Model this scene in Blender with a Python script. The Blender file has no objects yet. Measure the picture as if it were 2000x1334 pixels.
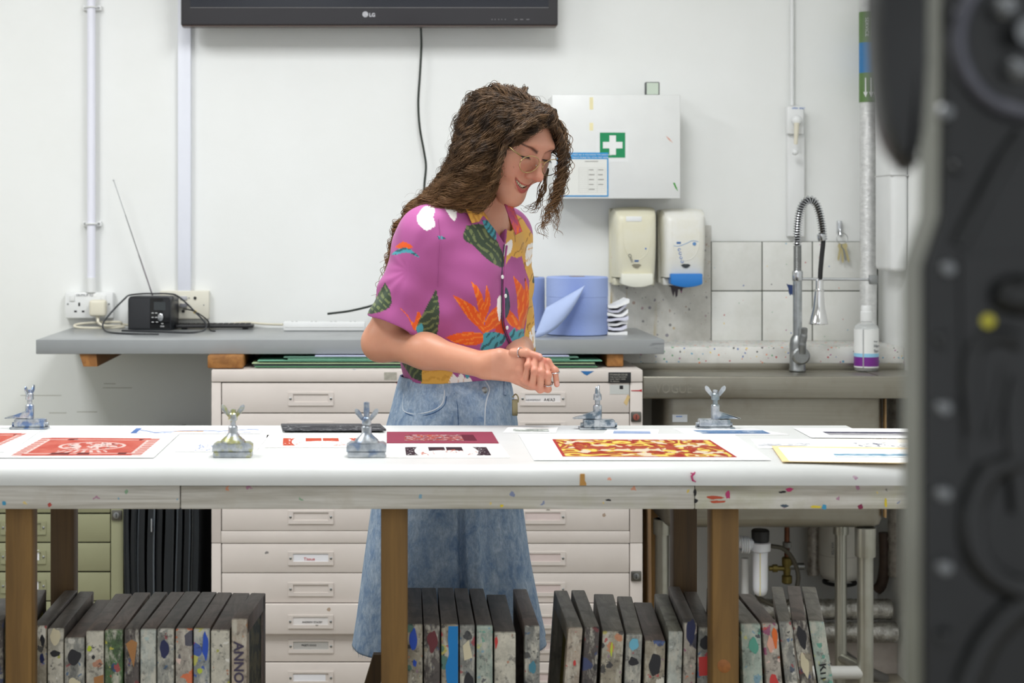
import bpy, bmesh, math, random
import numpy as np
from mathutils import Vector, Matrix, Euler, noise as mnoise
C = bpy.context.scene.collection
scene = bpy.context.scene
rnd = random.Random(7)
PI = math.pi

# ------------------------------------------------------------------ camera, light, exposure
F, CX, CY, CZ = 3250.0, 755.0, 432.0, 1.307          # focal length and principal point in pixels of the 2000x1334 frame, eye height
cam_d = bpy.data.cameras.new('camera'); cam = bpy.data.objects.new('camera', cam_d); C.objects.link(cam)
cam.location = (0, 0, CZ); cam.rotation_euler = (PI / 2, 0, 0)
cam_d.sensor_width = 36.0; cam_d.lens = F / 2000 * 36.0
cam_d.shift_x = (1000 - CX) / 2000; cam_d.shift_y = (CY - 667) / 2000
cam_d.clip_start = 0.05; cam_d.clip_end = 60
cam_d.dof.use_dof = True; cam_d.dof.focus_distance = 3.42; cam_d.dof.aperture_fstop = 5.6
scene.camera = cam
W = bpy.data.worlds.new('room_daylight'); scene.world = W; W.use_nodes = True
W.node_tree.nodes['Background'].inputs[0].default_value = (0.93, 0.97, 1.0, 1)
W.node_tree.nodes['Background'].inputs[1].default_value = 0.66
vs = scene.view_settings
scene.display_settings.display_device = 'sRGB'
vs.view_transform = 'Standard'; vs.look = 'None'; vs.gamma = 1.0; vs.use_curve_mapping = False
vs.exposure = 0.56
def ceiling_lamp(x, y, sx, sy, w, col=(0.965, 0.985, 1.0)):
    l = bpy.data.lights.new('ceiling_panel_light', 'AREA'); l.shape = 'RECTANGLE'; l.size = sx; l.size_y = sy; l.energy = w; l.color = col
    o = bpy.data.objects.new('ceiling_panel_light', l); o.location = (x, y, 2.68); C.objects.link(o)
    return o
for lx, ly, lw in ((-1.5, 3.15, 25), (0.2, 3.15, 25), (1.9, 3.15, 21), (-0.5, 0.8, 4), (1.4, 0.8, 4)):
    ceiling_lamp(lx, ly, 0.6, 1.2, lw)

# ------------------------------------------------------------------ small helpers
def X(px, d): return (px - CX) * d / F
def Z(py, d): return CZ - (py - CY) * d / F
def P(px, py, d): return Vector((X(px, d), d, Z(py, d)))
def on_z(px, py, z):
    d = F * (CZ - z) / (py - CY); return Vector((X(px, d), d, z))
def S(r, g, b):
    f = lambda c: c / 12.92 if c <= 0.04045 else ((c + 0.055) / 1.055) ** 2.4
    return (f(r / 255), f(g / 255), f(b / 255))
def V(*a): return Vector(a)

class MB:
    """collects shapes for ONE mesh object"""
    def __init__(self): self.bm = bmesh.new(); self.mi = 0
    def _fin(self, faces, smooth=False):
        for f in faces: f.material_index = self.mi; f.smooth = smooth
    def verts_faces(self, vs_, fs, smooth=False):
        v = [self.bm.verts.new(p) for p in vs_]; out = []
        for f in fs:
            try: out.append(self.bm.faces.new([v[i] for i in f]))
            except ValueError: pass
        self._fin(out, smooth); return v, out
    def box(self, x0, x1, y0, y1, z0, z1, bev=0.0, seg=2):
        if x0 > x1: x0, x1 = x1, x0
        if y0 > y1: y0, y1 = y1, y0
        if z0 > z1: z0, z1 = z1, z0
        p = [(x0, y0, z0), (x1, y0, z0), (x1, y1, z0), (x0, y1, z0), (x0, y0, z1), (x1, y0, z1), (x1, y1, z1), (x0, y1, z1)]
        f = [(0, 3, 2, 1), (4, 5, 6, 7), (0, 1, 5, 4), (1, 2, 6, 5), (2, 3, 7, 6), (3, 0, 4, 7)]
        v, fa = self.verts_faces(p, f)
        if bev > 0:
            es = {e for q in fa for e in q.edges}
            r = bmesh.ops.bevel(self.bm, geom=list(es), offset=bev, segments=seg, affect='EDGES', profile=0.5)
            self._fin(r['faces'], True)
            for q in r['faces']: q.material_index = self.mi
        return self
    def prism(self, poly, p0, ax, ay, vec, bev=0.0):
        """polygon (2d list) in plane p0 + u*ax + v*ay, extruded by vec"""
        p0, ax, ay, vec = map(Vector, (p0, ax, ay, vec)); n = len(poly)
        a = [p0 + ax * u + ay * w for u, w in poly]; b = [q + vec for q in a]
        fs = [tuple(range(n))[::-1], tuple(range(n, 2 * n))] + [(i, (i + 1) % n, n + (i + 1) % n, n + i) for i in range(n)]
        v, fa = self.verts_faces(a + b, fs)
        bmesh.ops.recalc_face_normals(self.bm, faces=fa)
        if bev > 0:
            es = {e for q in fa for e in q.edges}
            r = bmesh.ops.bevel(self.bm, geom=list(es), offset=bev, segments=2, affect='EDGES', profile=0.5); self._fin(r['faces'], True)
        return self
    def tube(self, pts, r, n=10, caps=True, closed=False, smooth=True):
        pts = [Vector(p) for p in pts]; m = len(pts); rs = r if isinstance(r, (list, tuple)) else [r] * m
        t0 = (pts[1] - pts[0]).normalized(); up = Vector((0, 0, 1)) if abs(t0.z) < 0.9 else Vector((1, 0, 0))
        u = t0.cross(up).normalized(); rings = []
        for i in range(m):
            a = pts[i - 1] if (i > 0 or closed) else pts[i]; b = pts[(i + 1) % m] if (i < m - 1 or closed) else pts[i]
            t = (b - a).normalized() if (b - a).length > 1e-9 else t0
            u = (u - t * u.dot(t)); u = u.normalized() if u.length > 1e-9 else t.orthogonal().normalized()
            w = t.cross(u)
            rings.append([self.bm.verts.new(pts[i] + (u * math.cos(2 * PI * k / n) + w * math.sin(2 * PI * k / n)) * rs[i]) for k in range(n)])
        fa = []
        for i in range(m if closed else m - 1):
            A, B = rings[i], rings[(i + 1) % m]
            for k in range(n): fa.append(self.bm.faces.new((A[k], A[(k + 1) % n], B[(k + 1) % n], B[k])))
        self._fin(fa, smooth)
        if caps and not closed:
            self._fin([self.bm.faces.new(rings[0][::-1]), self.bm.faces.new(rings[-1])])
        return self
    def cyl(self, p0, p1, r0, r1=None, n=20, caps=True): return self.tube([p0, p1], [r0, r0 if r1 is None else r1], n, caps)
    def lathe(self, prof, o, axis=(0, 0, 1), n=28, smooth=True, sx=1.0, sy=1.0):
        """profile [(r, h)] turned about axis through o"""
        o = Vector(o); ax = Vector(axis).normalized(); u = ax.orthogonal().normalized(); w = ax.cross(u)
        if abs(ax.z) > 0.99: u, w = Vector((1, 0, 0)), Vector((0, 1, 0)) * (1 if ax.z > 0 else -1)
        rings = []
        for r, h in prof:
            if r < 1e-6: rings.append([self.bm.verts.new(o + ax * h)])
            else: rings.append([self.bm.verts.new(o + ax * h + u * (r * sx * math.cos(2 * PI * k / n)) + w * (r * sy * math.sin(2 * PI * k / n))) for k in range(n)])
        fa = []
        for A, B in zip(rings, rings[1:]):
            for k in range(n):
                a, b = A[k % len(A)], A[(k + 1) % len(A)]; c, d = B[(k + 1) % len(B)], B[k % len(B)]
                q = [x for i, x in enumerate((a, b, c, d)) if x not in (a, b, c, d)[:i]]
                if len(q) > 2:
                    try: fa.append(self.bm.faces.new(q))
                    except ValueError: pass
        self._fin(fa, smooth)
        for R, rev in ((rings[0], True), (rings[-1], False)):
            if len(R) > 2: self._fin([self.bm.faces.new(R[::-1] if rev else R)])
        return self
    def sphere(self, c, r, n=16, m=10, sx=1, sy=1, sz=1):
        pr = [(max(0, r * math.sin(PI * i / m)), -r * math.cos(PI * i / m)) for i in range(m + 1)]
        pr[0] = (0, -r); pr[-1] = (0, r); k = len(self.bm.verts)
        self.lathe(pr, (0, 0, 0), n=n); self.bm.verts.ensure_lookup_table()
        for v in self.bm.verts[k:]: v.co = Vector((v.co.x * sx + c[0], v.co.y * sy + c[1], v.co.z * sz + c[2]))
        return self
    def quad(self, a, b, c, d): self.verts_faces([a, b, c, d], [(0, 1, 2, 3)]); return self

def mesh_obj(name, me, mats, parent=None):
    o = bpy.data.objects.new(name, me); C.objects.link(o)
    if parent is not None: o.parent = parent
    for m in (mats if isinstance(mats, (list, tuple)) else [mats]): me.materials.append(m)
    return o
def root_of(o):
    while o.parent is not None: o = o.parent
    return o
def part(name, mb, mats, parent=None, sharp=40):
    """one mesh object from an MB given in world coordinates; under `parent` it is stored in the thing's own frame"""
    me = bpy.data.meshes.new(name)
    if parent is not None:
        mb.bm.transform(root_of(parent).matrix_basis.inverted())
    mb.bm.to_mesh(me); mb.bm.free()
    if sharp: me.set_sharp_from_angle(angle=math.radians(sharp))
    return mesh_obj(name, me, mats, parent)
def tag(o, label=None, cat=None, group=None, kind=None):
    for k, v in (('label', label), ('category', cat), ('group', group), ('kind', kind)):
        if v: o[k] = v
    return o
def thing(name, label, cat, loc=(0, 0, 0), rz=0.0, group=None, rot=None):
    o = bpy.data.objects.new(name, None); C.objects.link(o); o.empty_display_size = 0.05
    o.location = loc; o.rotation_euler = rot if rot else (0, 0, rz)
    o.matrix_basis = Matrix.LocRotScale(o.location, o.rotation_euler, None)
    return tag(o, label, cat, group)
def kids(o): return [c for c in bpy.data.objects if c.parent == o]
def copy_tree(o, loc=None, rz=None, label=None):
    def rec(a, par):
        c = a.copy(); C.objects.link(c); c.parent = par
        for ch in kids(a): rec(ch, c)
        return c
    c = rec(o, None)
    if loc is not None: c.location = loc
    if rz is not None: c.rotation_euler = (0, 0, rz)
    if label: c['label'] = label
    return c
def text_part(s, size, origin, ux, uy, mat, parent, name='lettering', lift=0.0006, align='LEFT', thick=0.0003, sx=1.0, bold=0.0):
    """flat lettering: string drawn from origin along ux with up direction uy"""
    cu = bpy.data.curves.new('t', 'FONT'); cu.body = s; cu.size = size; cu.align_x = align; cu.extrude = thick; cu.resolution_u = 3; cu.offset = bold
    to = bpy.data.objects.new('t', cu); C.objects.link(to)
    dg = bpy.context.evaluated_depsgraph_get(); me = bpy.data.meshes.new_from_object(to.evaluated_get(dg))
    bpy.data.objects.remove(to); bpy.data.curves.remove(cu)
    ux, uy = Vector(ux).normalized(), Vector(uy).normalized(); n = ux.cross(uy)
    M = Matrix(((ux.x * sx, uy.x, n.x, 0), (ux.y * sx, uy.y, n.y, 0), (ux.z * sx, uy.z, n.z, 0), (0, 0, 0, 1)))
    M = Matrix.Translation(Vector(origin) + n * lift) @ M
    if parent is not None: M = root_of(parent).matrix_basis.inverted() @ M
    me.transform(M); me.materials.clear(); me.name = name
    return mesh_obj(name, me, mat, parent)
def smooth_path(pts, n=8):
    """Catmull-Rom through points"""
    pts = [Vector(p) for p in pts]; q = [pts[0] * 2 - pts[1]] + pts + [pts[-1] * 2 - pts[-2]]; out = []
    for i in range(1, len(q) - 2):
        a, b, c, d = q[i - 1:i + 3]
        for k in range(n):
            t = k / n; out.append(0.5 * ((2 * b) + (c - a) * t + (2 * a - 5 * b + 4 * c - d) * t * t + (3 * b - a - 3 * c + d) * t ** 3))
    out.append(pts[-1]); return out
def paint_sheet(name, corners, nx, ny, fn, mat, parent, thick=0.0, lift=0.0):
    """flat printed area: quad TL,TR,BR,BL with a colour per vertex from fn(u,v) arrays (u right, v down)"""
    tl, tr, br, bl = [Vector(c) for c in corners]
    u, v = np.meshgrid(np.linspace(0, 1, nx + 1), np.linspace(0, 1, ny + 1)); u, v = u.ravel(), v.ravel()
    A = lambda q: np.array(q)[None]
    p = (A(tl) * ((1 - u) * (1 - v))[:, None] + A(tr) * (u * (1 - v))[:, None] + A(br) * (u * v)[:, None] + A(bl) * ((1 - u) * v)[:, None])
    nrm = (tr - tl).cross(bl - tl).normalized(); nrm = -nrm
    p = p + np.array(nrm)[None] * lift
    if parent is not None:
        M = np.array(root_of(parent).matrix_basis.inverted()); p = p @ M[:3, :3].T + M[:3, 3]
    idx = (np.arange(ny)[:, None] * (nx + 1) + np.arange(nx)[None]).ravel()
    f = np.stack([idx, idx + nx + 1, idx + nx + 2, idx + 1], 1)
    me = np_mesh(name, p, f)
    set_col(me, fn(u, v)); o = mesh_obj(name, me, mat, parent); return o
def np_mesh(name, v, f, smooth=False):
    me = bpy.data.meshes.new(name); k = f.shape[1]
    me.vertices.add(len(v)); me.vertices.foreach_set('co', np.ascontiguousarray(v, dtype=np.float32).ravel())
    me.loops.add(f.size); me.loops.foreach_set('vertex_index', np.ascontiguousarray(f, dtype=np.int32).ravel())
    me.polygons.add(len(f)); me.polygons.foreach_set('loop_start', np.arange(0, f.size, k, dtype=np.int32))
    if smooth: me.polygons.foreach_set('use_smooth', np.ones(len(f), dtype=bool))
    me.update(calc_edges=True); return me
def set_col(me, rgb, name='Col'):
    a = me.color_attributes.new(name, 'FLOAT_COLOR', 'POINT'); c = np.ones((len(me.vertices), 4), dtype=np.float32); c[:, :3] = rgb
    a.data.foreach_set('color', c.ravel())

# ------------------------------------------------------------------ materials
class G:
    """short hand for node graphs"""
    def __init__(self, name):
        self.m = bpy.data.materials.new(name); self.m.use_nodes = True; self.nt = self.m.node_tree
        self.b = self.nt.nodes['Principled BSDF']; self._pos = None
    def n(self, t, **kw):
        x = self.nt.nodes.new('ShaderNode' + t)
        for k, v in kw.items():
            if k.startswith('_'): setattr(x, k[1:], v)
            else: self.put(x.inputs[k.replace('0', ' ')] if k.replace('0', ' ') in x.inputs else x.inputs[int(k[1:])], v)
        return x
    def put(self, sock, v):
        if hasattr(v, 'is_output'): self.nt.links.new(v, sock)
        elif sock.type == 'RGBA' and len(v) == 3: sock.default_value = (*v, 1)
        else: sock.default_value = v
    @property
    def pos(self):
        if self._pos is None: self._pos = self.n('NewGeometry').outputs['Position']
        return self._pos
    @property
    def local(self): return self.n('TexCoord').outputs['Object']
    def scaled(self, vec, s, off=(0, 0, 0)):
        x = self.n('Mapping', Vector=vec); x.inputs['Scale'].default_value = s; x.inputs['Location'].default_value = off; return x.outputs[0]
    def noise(self, vec, scale, detail=3, rough=0.55, dist=0.0):
        return self.n('TexNoise', Vector=vec, Scale=scale, Detail=detail, Roughness=rough, Distortion=dist).outputs['Fac']
    def ramp(self, fac, stops, interp='LINEAR'):
        x = self.n('ValToRGB', Fac=fac); r = x.color_ramp; r.interpolation = interp
        while len(r.elements) < len(stops): r.elements.new(0.5)
        for e, (p, c) in zip(r.elements, stops): e.position = p; e.color = (*c, 1) if len(c) == 3 else c
        return x.outputs['Color']
    def step(self, fac, lo, hi):
        x = self.n('MapRange', Value=fac); x.inputs[1].default_value = lo; x.inputs[2].default_value = hi; return x.outputs[0]
    def math(self, op, a, b=0.5):
        x = self.n('Math', _operation=op); self.put(x.inputs[0], a); self.put(x.inputs[1], b); return x.outputs[0]
    def mix(self, fac, a, b, mode='MIX'):
        x = self.nt.nodes.new('ShaderNodeMix'); x.data_type = 'RGBA'; x.blend_type = mode
        self.put(x.inputs[0], fac); self.put(x.inputs[6], a); self.put(x.inputs[7], b); return x.outputs[2]
    def spots(self, vec, scale, keep, size):
        v = self.n('TexVoronoi', Vector=vec, Scale=scale); d = self.n('SeparateColor', Color=v.outputs['Color'])
        k = self.math('LESS_THAN', d.outputs[0], keep)
        r = self.math('MULTIPLY', d.outputs[1], size)
        return self.math('MULTIPLY', self.math('LESS_THAN', v.outputs['Distance'], r), k), d.outputs[2]
    def out(self, col, rough=0.5, metal=0.0, bump=None, bstr=0.2, bdist=0.002, spec=None, **kw):
        self.put(self.b.inputs['Base Color'], col); self.put(self.b.inputs['Roughness'], rough); self.put(self.b.inputs['Metallic'], metal)
        if spec is not None: self.b.inputs['Specular IOR Level'].default_value = spec
        if bump is not None:
            x = self.n('Bump', Height=bump, Strength=bstr, Distance=bdist); self.nt.links.new(x.outputs[0], self.b.inputs['Normal'])
        for k, v in kw.items(): self.put(self.b.inputs[k.replace('_', ' ')], v)
        return self.m
PAL = [S(190, 40, 60), S(40, 90, 170), S(235, 200, 40), S(30, 30, 35), S(60, 150, 90), S(235, 120, 40), S(160, 50, 130), S(40, 150, 190)]
def pal_ramp(g, fac, pal=PAL): return g.ramp(fac, [(i / len(pal), c) for i, c in enumerate(pal)], 'CONSTANT')
def mat(name, col, rough=0.5, metal=0.0, vary=0.06, scale=14.0, bump=0.0, bscale=200.0, spec=None, **kw):
    g = G(name); n = g.noise(g.pos, scale, 4)
    c = g.mix(g.step(n, 0.3, 0.7), tuple(x * (1 - vary) for x in col), tuple(min(1, x * (1 + vary)) for x in col))
    b = g.noise(g.pos, bscale, 2) if bump else None
    return g.out(c, rough, metal, b, bump, spec=spec, **kw)
def spattered(name, base, rough=0.5, metal=0.0, sc=60, keep=0.12, size=0.22, grime=None, gamt=0.5, gsc=6, pal=PAL, sc2=None, keep2=0.06, bump=0.0):
    """painted or metal surface with flecks of ink on it"""
    g = G(name); c = g.mix(g.step(g.noise(g.pos, 9, 4), 0.3, 0.7), tuple(x * 0.94 for x in base), base)
    if grime: c = g.mix(g.math('MULTIPLY', g.step(g.noise(g.pos, gsc, 6, 0.65), 0.45, 0.75), gamt), c, grime)
    wob = g.n('VectorMath', _operation='ADD'); g.put(wob.inputs[0], g.pos)
    nz = g.n('TexNoise', Vector=g.pos, Scale=130.0); s = g.n('VectorMath', _operation='SCALE'); g.put(s.inputs[0], nz.outputs['Color']); s.inputs['Scale'].default_value = 0.006
    g.put(wob.inputs[1], s.outputs[0])
    f, r = g.spots(wob.outputs[0], sc, keep, size); c = g.mix(g.math('MULTIPLY', f, 0.85), c, pal_ramp(g, r, pal))
    if sc2:
        f, r = g.spots(wob.outputs[0], sc2, keep2, 0.5); c = g.mix(g.math('MULTIPLY', f, 0.75), c, pal_ramp(g, r, pal))
    return g.out(c, rough, metal, g.noise(g.pos, 90, 3) if bump else None, bump)
def wood(name, light, dark, axis=2, rough=0.6, sc=5.0, bump=0.15):
    g = G(name); st = [30.0, 30.0, 30.0]; st[axis] = 1.6
    v = g.scaled(g.pos, st); n1 = g.noise(v, sc * 0.25, 5, 0.6, 1.2)
    w = g.n('TexWave', Vector=v, Scale=0.35, Distortion=5.0, Detail=3.0); w.wave_type = 'BANDS'; w.bands_direction = 'DIAGONAL'
    c = g.mix(g.step(n1, 0.3, 0.7), dark, light); c = g.mix(g.math('MULTIPLY', w.outputs['Fac'], 0.35), c, tuple(x * 0.6 for x in dark))
    return g.out(c, rough, 0, n1, bump)
def vcol(name, rough=0.6, spec=None, fine=0.0, fscale=400, **kw):
    g = G(name); a = g.n('Attribute', _attribute_name='Col').outputs['Color']
    if fine: a = g.mix(g.math('MULTIPLY', g.step(g.noise(g.pos, fscale, 3), 0.35, 0.65), fine), a, g.mix(1.0, a, (0.6, 0.6, 0.6), 'MULTIPLY'))
    return g.out(a, rough, spec=spec, **kw)
M_white = mat('white_plastic', S(232, 233, 232), 0.35, vary=0.02)
M_white_metal = mat('white_enamel', S(228, 229, 227), 0.4, vary=0.02)
M_cream = mat('cream_plastic', S(226, 220, 200), 0.35, vary=0.02)
M_black = mat('black_plastic', S(28, 28, 30), 0.4, vary=0.1)
M_rubber = mat('black_rubber', S(22, 22, 24), 0.55, vary=0.1)
M_chrome = mat('chrome', S(200, 202, 205), 0.16, 1.0, vary=0.06, scale=40)
M_steel = mat('dull_steel', S(150, 152, 152), 0.38, 1.0, vary=0.15, scale=30)
M_print = vcol('printed_ink', 0.85, 0.12)
M_paper = mat('white_paper', S(246, 246, 245), 0.85, vary=0.01, spec=0.15)
M_ink = mat('black_ink', S(25, 25, 28), 0.7)
M_redink = mat('red_ink', S(190, 50, 55), 0.7)
M_blueink = mat('blue_ink', S(50, 110, 190), 0.6)
M_whiteink = mat('white_ink', S(235, 236, 234), 0.6, vary=0.01)
# ================================================================== ROOM
WY = 5.0                                                             # the back wall's face
def wall_mat():
    g = G('white_wall_paint'); n = g.noise(g.pos, 2.2, 5, 0.6)
    c = g.mix(g.step(n, 0.35, 0.7), S(236, 237, 234), S(241, 242, 240))
    f, r = g.spots(g.pos, 7.0, 0.16, 0.05); c = g.mix(g.math('MULTIPLY', f, 0.35), c, S(150, 145, 135))
    v = g.scaled(g.pos, (3.0, 1, 30)); s = g.step(g.noise(v, 2.0, 4, 0.6), 0.70, 0.76)
    z = g.n('SeparateXYZ', Vector=g.pos).outputs[2]
    low = g.step(z, 1.0, 0.75)
    c = g.mix(g.math('MULTIPLY', g.math('MULTIPLY', s, low), 0.25), c, S(150, 145, 130))
    return g.out(c, 0.55, bump=g.noise(g.pos, 60, 3), bstr=0.04)
M_wall = wall_mat()
def struct(name, mb, m, **k): return tag(part(name, mb, m), kind='structure', **k)
wall_back = struct('wall_back', MB().box(-3.4, 1.62, WY, WY + 0.12, 0, 2.75), M_wall)
wall_right = struct('wall_right', MB().box(1.475, 1.60, 2.2, WY, 0, 2.75), M_wall)
struct('wall_left', MB().box(-3.5, -3.4, -1.5, WY + 0.12, 0, 2.75), M_wall)
struct('floor', MB().box(-3.4, 3.6, -1.5, WY, -0.1, 0.0), mat('worn_lino', S(150, 142, 126), 0.5, vary=0.15, scale=4))
struct('ceiling', MB().box(-3.5, 3.6, -1.5, WY + 0.12, 2.75, 2.85), M_white)
struct('baseboard_back', MB().box(0.72, 1.475, 4.80, WY, 0, 0.0915, 0.004), spattered('dirty_boxing', S(205, 195, 186), 0.6, sc=40, keep=0.1, grime=S(110, 95, 85), gamt=0.5))
# tiles behind the tap, each one a piece of the back wall
M_tile = spattered('white_tile', S(233, 233, 228), 0.25, sc=70, keep=0.16, size=0.3, grime=S(205, 205, 195), gamt=0.5, gsc=12)
grout = part('grout', MB().box(X(1387, WY), 1.475, WY - 0.006, WY + 0.001, Z(666, WY), Z(471.5, WY)), mat('grey_grout', S(95, 98, 88), 0.8), wall_back)
for r, (ya, yb) in enumerate(((472.5, 567), (569, 665))):
    for xa, xb in ((1389, 1486), (1488.3, 1584), (1586.3, 1682), (1684.3, 1709)):
        part('tile', MB().box(X(xa, WY), X(xb, WY), WY - 0.011, WY + 0.002, Z(yb, WY), Z(ya, WY), 0.0012), M_tile, wall_back)
# stained splash panel below the dispensers
def panel_mat():
    g = G('stained_splash_panel'); p = g.pos
    c = g.mix(g.step(g.noise(p, 10, 5, 0.65), 0.35, 0.7), S(214, 212, 206), S(182, 180, 172))
    f, r = g.spots(p, 85, 0.5, 0.5); c = g.mix(g.math('MULTIPLY', f, 0.65), c, pal_ramp(g, r, [S(90, 80, 110), S(150, 110, 90), S(90, 120, 110), S(60, 60, 70), S(180, 150, 90), S(140, 90, 110)]))
    v = g.scaled(p, (60, 1, 2.5)); d = g.step(g.noise(v, 1.0, 3), 0.53, 0.60)
    x = g.n('SeparateXYZ', Vector=p)
    m = g.math('MULTIPLY', g.math('MULTIPLY', d, g.step(x.outputs[0], 0.83, 0.78)), g.step(x.outputs[2], 1.12, 1.06))
    c = g.mix(g.math('MULTIPLY', m, 0.8), c, S(178, 150, 70))
    return g.out(c, 0.45)
part('splash_panel', MB().box(X(1192, WY), X(1387.5, WY), WY - 0.009, WY + 0.001, Z(668, WY), Z(440, WY), 0.001), panel_mat(), wall_back)
# ledge along the wall above the sink
M_ledge = spattered('spattered_ledge', S(228, 227, 222), 0.4, sc=90, keep=0.55, size=0.5, grime=S(170, 168, 160), gamt=0.6, gsc=8, sc2=48, keep2=0.02)
struct('trim_1', MB().box(X(1208, 4.73), 1.4745, 4.735, WY, 0.901, 0.9485, 0.004), M_ledge)

# ------------------------------------------------------------------ fittings on the wall
# round conduit on the left, with saddle clips
con = thing('conduit_pipe', 'white round conduit pipe running up the wall above the double socket', 'pipe', (X(178, 4.97), 4.97, Z(572, 4.97)))
x0 = X(178, 4.97)
part('pipe', MB().cyl((x0, 4.972, Z(570, 4.97)), (x0, 4.972, 2.749), 0.0125, n=18), mat('conduit_white', S(236, 236, 246), 0.35, vary=0.01), con)
part('coupling', MB().cyl((x0, 4.972, Z(571, 4.97)), (x0, 4.972, Z(542, 4.97)), 0.0155, n=18), M_white, con)
for py in (14, 437):
    z = Z(py, 4.97); mb = MB().box(x0 - 0.028, x0 + 0.028, 4.984, WY - 0.0002, z - 0.008, z + 0.008, 0.002)
    mb.tube([(x0 + 0.0155 * math.cos(a), 4.972 - 0.0155 * math.sin(a), z) for a in np.linspace(-0.6, PI + 0.6, 14)], 0.003, 6)
    c = part('saddle_clip', mb, M_white, con)
    for s in (-1, 1): part('screw', MB().cyl((x0 + s * 0.021, 4.986, z), (x0 + s * 0.021, 4.982, z), 0.0032, n=10), M_steel, c)
# flat trunking under the television
tr = thing('cable_trunking', 'flat white cable trunking running down from the television to the cream wall plate', 'trunking', (X(360, 4.985), 4.985, Z(572, 4.985)))
part('cover', MB().box(X(347.5, 4.98), X(372.5, 4.98), 4.975, WY - 0.0003, Z(572, 4.98), Z(-20, 4.98), 0.002), mat('trunking_white', S(233, 235, 244), 0.4, vary=0.01), tr)
part('screw', MB().cyl((X(358, 4.98), 4.976, Z(52, 4.98)), (X(358, 4.98), 4.9735, Z(52, 4.98)), 0.003, n=10), M_steel, tr)
# double socket with a cream plug
so = thing('double_socket', 'white double wall socket under the round conduit pipe', 'socket', (X(173, 4.97), WY, Z(622, 4.97)))
d = 4.965
part('faceplate', MB().box(X(126, d), X(221, d), d, WY - 0.0003, Z(622, d), Z(571, d), 0.005), M_white, so)
part('label_strip', MB().box(X(147, d), X(188, d), d - 0.0008, d + 0.001, Z(579, d), Z(573, d)), M_paper, so)
text_part('DB-PML/P 1L2', 0.0085, (X(149, d), d - 0.0008, Z(578.3, d)), (1, 0, 0), (0, 0, 1), mat('faded_ink', S(110, 115, 120), 0.7), so)
for xa in (136, 197):
    part('rocker_switch', MB().box(X(xa, d), X(xa + 10, d), d - 0.004, d + 0.001, Z(588, d), Z(576, d), 0.0012), M_white, so)
for (xa, ya, w, h) in ((153, 591, 3.5, 7), (145, 606.5, 5, 3.5), (160, 606.5, 5, 3.5)):
    part('socket_hole', MB().box(X(xa, d), X(xa + w, d), d - 0.0006, d + 0.001, Z(ya + h, d), Z(ya, d)), M_black, so)
for xa in (132.5, 213): part('screw', MB().cyl((X(xa, d), d + 0.001, Z(594, d)), (X(xa, d), d - 0.001, Z(594, d)), 0.0028, n=10), M_steel, so)
pl = thing('mains_plug', 'cream mains plug pushed into the right half of the double socket', 'plug', (X(189, 4.94), d, Z(617, 4.94)))
part('plug_body', MB().box(X(174, 4.93), X(207, 4.93), 4.925, d - 0.0045, Z(618, 4.93), Z(586, 4.93), 0.008, 3), M_cream, pl)
part('cord_grip', MB().cyl((X(190, 4.94), 4.945, Z(617, 4.94)), (X(191, 4.93), 4.935, Z(630, 4.94)), 0.006, 0.004, n=12), M_cream, pl)
# audio/video plate
av = thing('wall_plate', 'cream wall plate with computer and sound sockets behind the radio', 'socket', (X(361, 4.97), WY, Z(622, 4.97)))
d = 4.972
part('faceplate', MB().box(X(312, d), X(408, d), d, WY - 0.0003, Z(623, d), Z(568, d), 0.003), mat('cream_plate', S(228, 224, 208), 0.4, vary=0.01), av)
for ya, c in ((582, 'vga_socket'), (596, 'cable_connector')):
    part(c, MB().box(X(352, d), X(366, d), d - (0.004 if ya == 582 else 0.018), d + 0.001, Z(ya + 3.5, d), Z(ya - 3.5, d), 0.001), mat('grey_plug_' + c, S(190, 190, 195) if ya == 582 else S(120, 120, 125), 0.4), av)
    for s in (348.5, 369.5): part('screw', MB().cyl((X(s, d), d + 0.001, Z(ya, d)), (X(s, d), d - 0.0025, Z(ya, d)), 0.0018, n=8), M_steel, av)
for xa, ya, m in ((381, 582, M_black), (358, 608, M_black), (381, 609, mat('yellow_jack', S(200, 170, 40), 0.4))):
    part('jack_socket', MB().lathe([(0.0045, 0.0), (0.0045, 0.004), (0.0022, 0.004), (0.0022, 0.001)], (X(xa, d), d + 0.001, Z(ya, d)), (0, -1, 0), 14), m, av)
part('screw', MB().cyl((X(398, d), d + 0.001, Z(596, d)), (X(398, d), d - 0.001, Z(596, d)), 0.002, n=8), M_steel, av)

# television
tv = thing('television', 'black flat television on the wall above the trunking', 'television', (X(722, 4.88), 4.90, Z(50, 4.88)), rot=(0, math.radians(0.45), 0))
d = 4.875; x0, x1 = X(353, d), X(1090, d); zb = Z(50.5, d)
g = G('tv_gloss_black'); M_tvb = g.out(S(46, 44, 47), 0.22)
part('bezel', MB().box(x0, x1, d, 4.925, zb, zb + 0.67, 0.006, 3), M_tvb, tv)
part('back_cover', MB().box(x0 + 0.06, x1 - 0.06, 4.925, 4.965, zb + 0.05, zb + 0.6, 0.01), M_black, tv)
part('wall_bracket', MB().box(-0.25, 0.12, 4.965, WY - 0.0003, zb + 0.2, zb + 0.45, 0.002), M_steel, tv)
zs = zb + 0.055
part('screen', MB().box(x0 + 0.028, x1 - 0.028, d - 0.0012, d + 0.004, zs, zb + 0.64), G('tv_screen').out(S(36, 38, 46), 0.12), tv)
part('screen_edge', MB().box(x0 + 0.028, x1 - 0.028, d - 0.0016, d + 0.003, zs - 0.0025, zs - 0.0008), mat('grey_trim', S(110, 108, 108), 0.4), tv)
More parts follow.
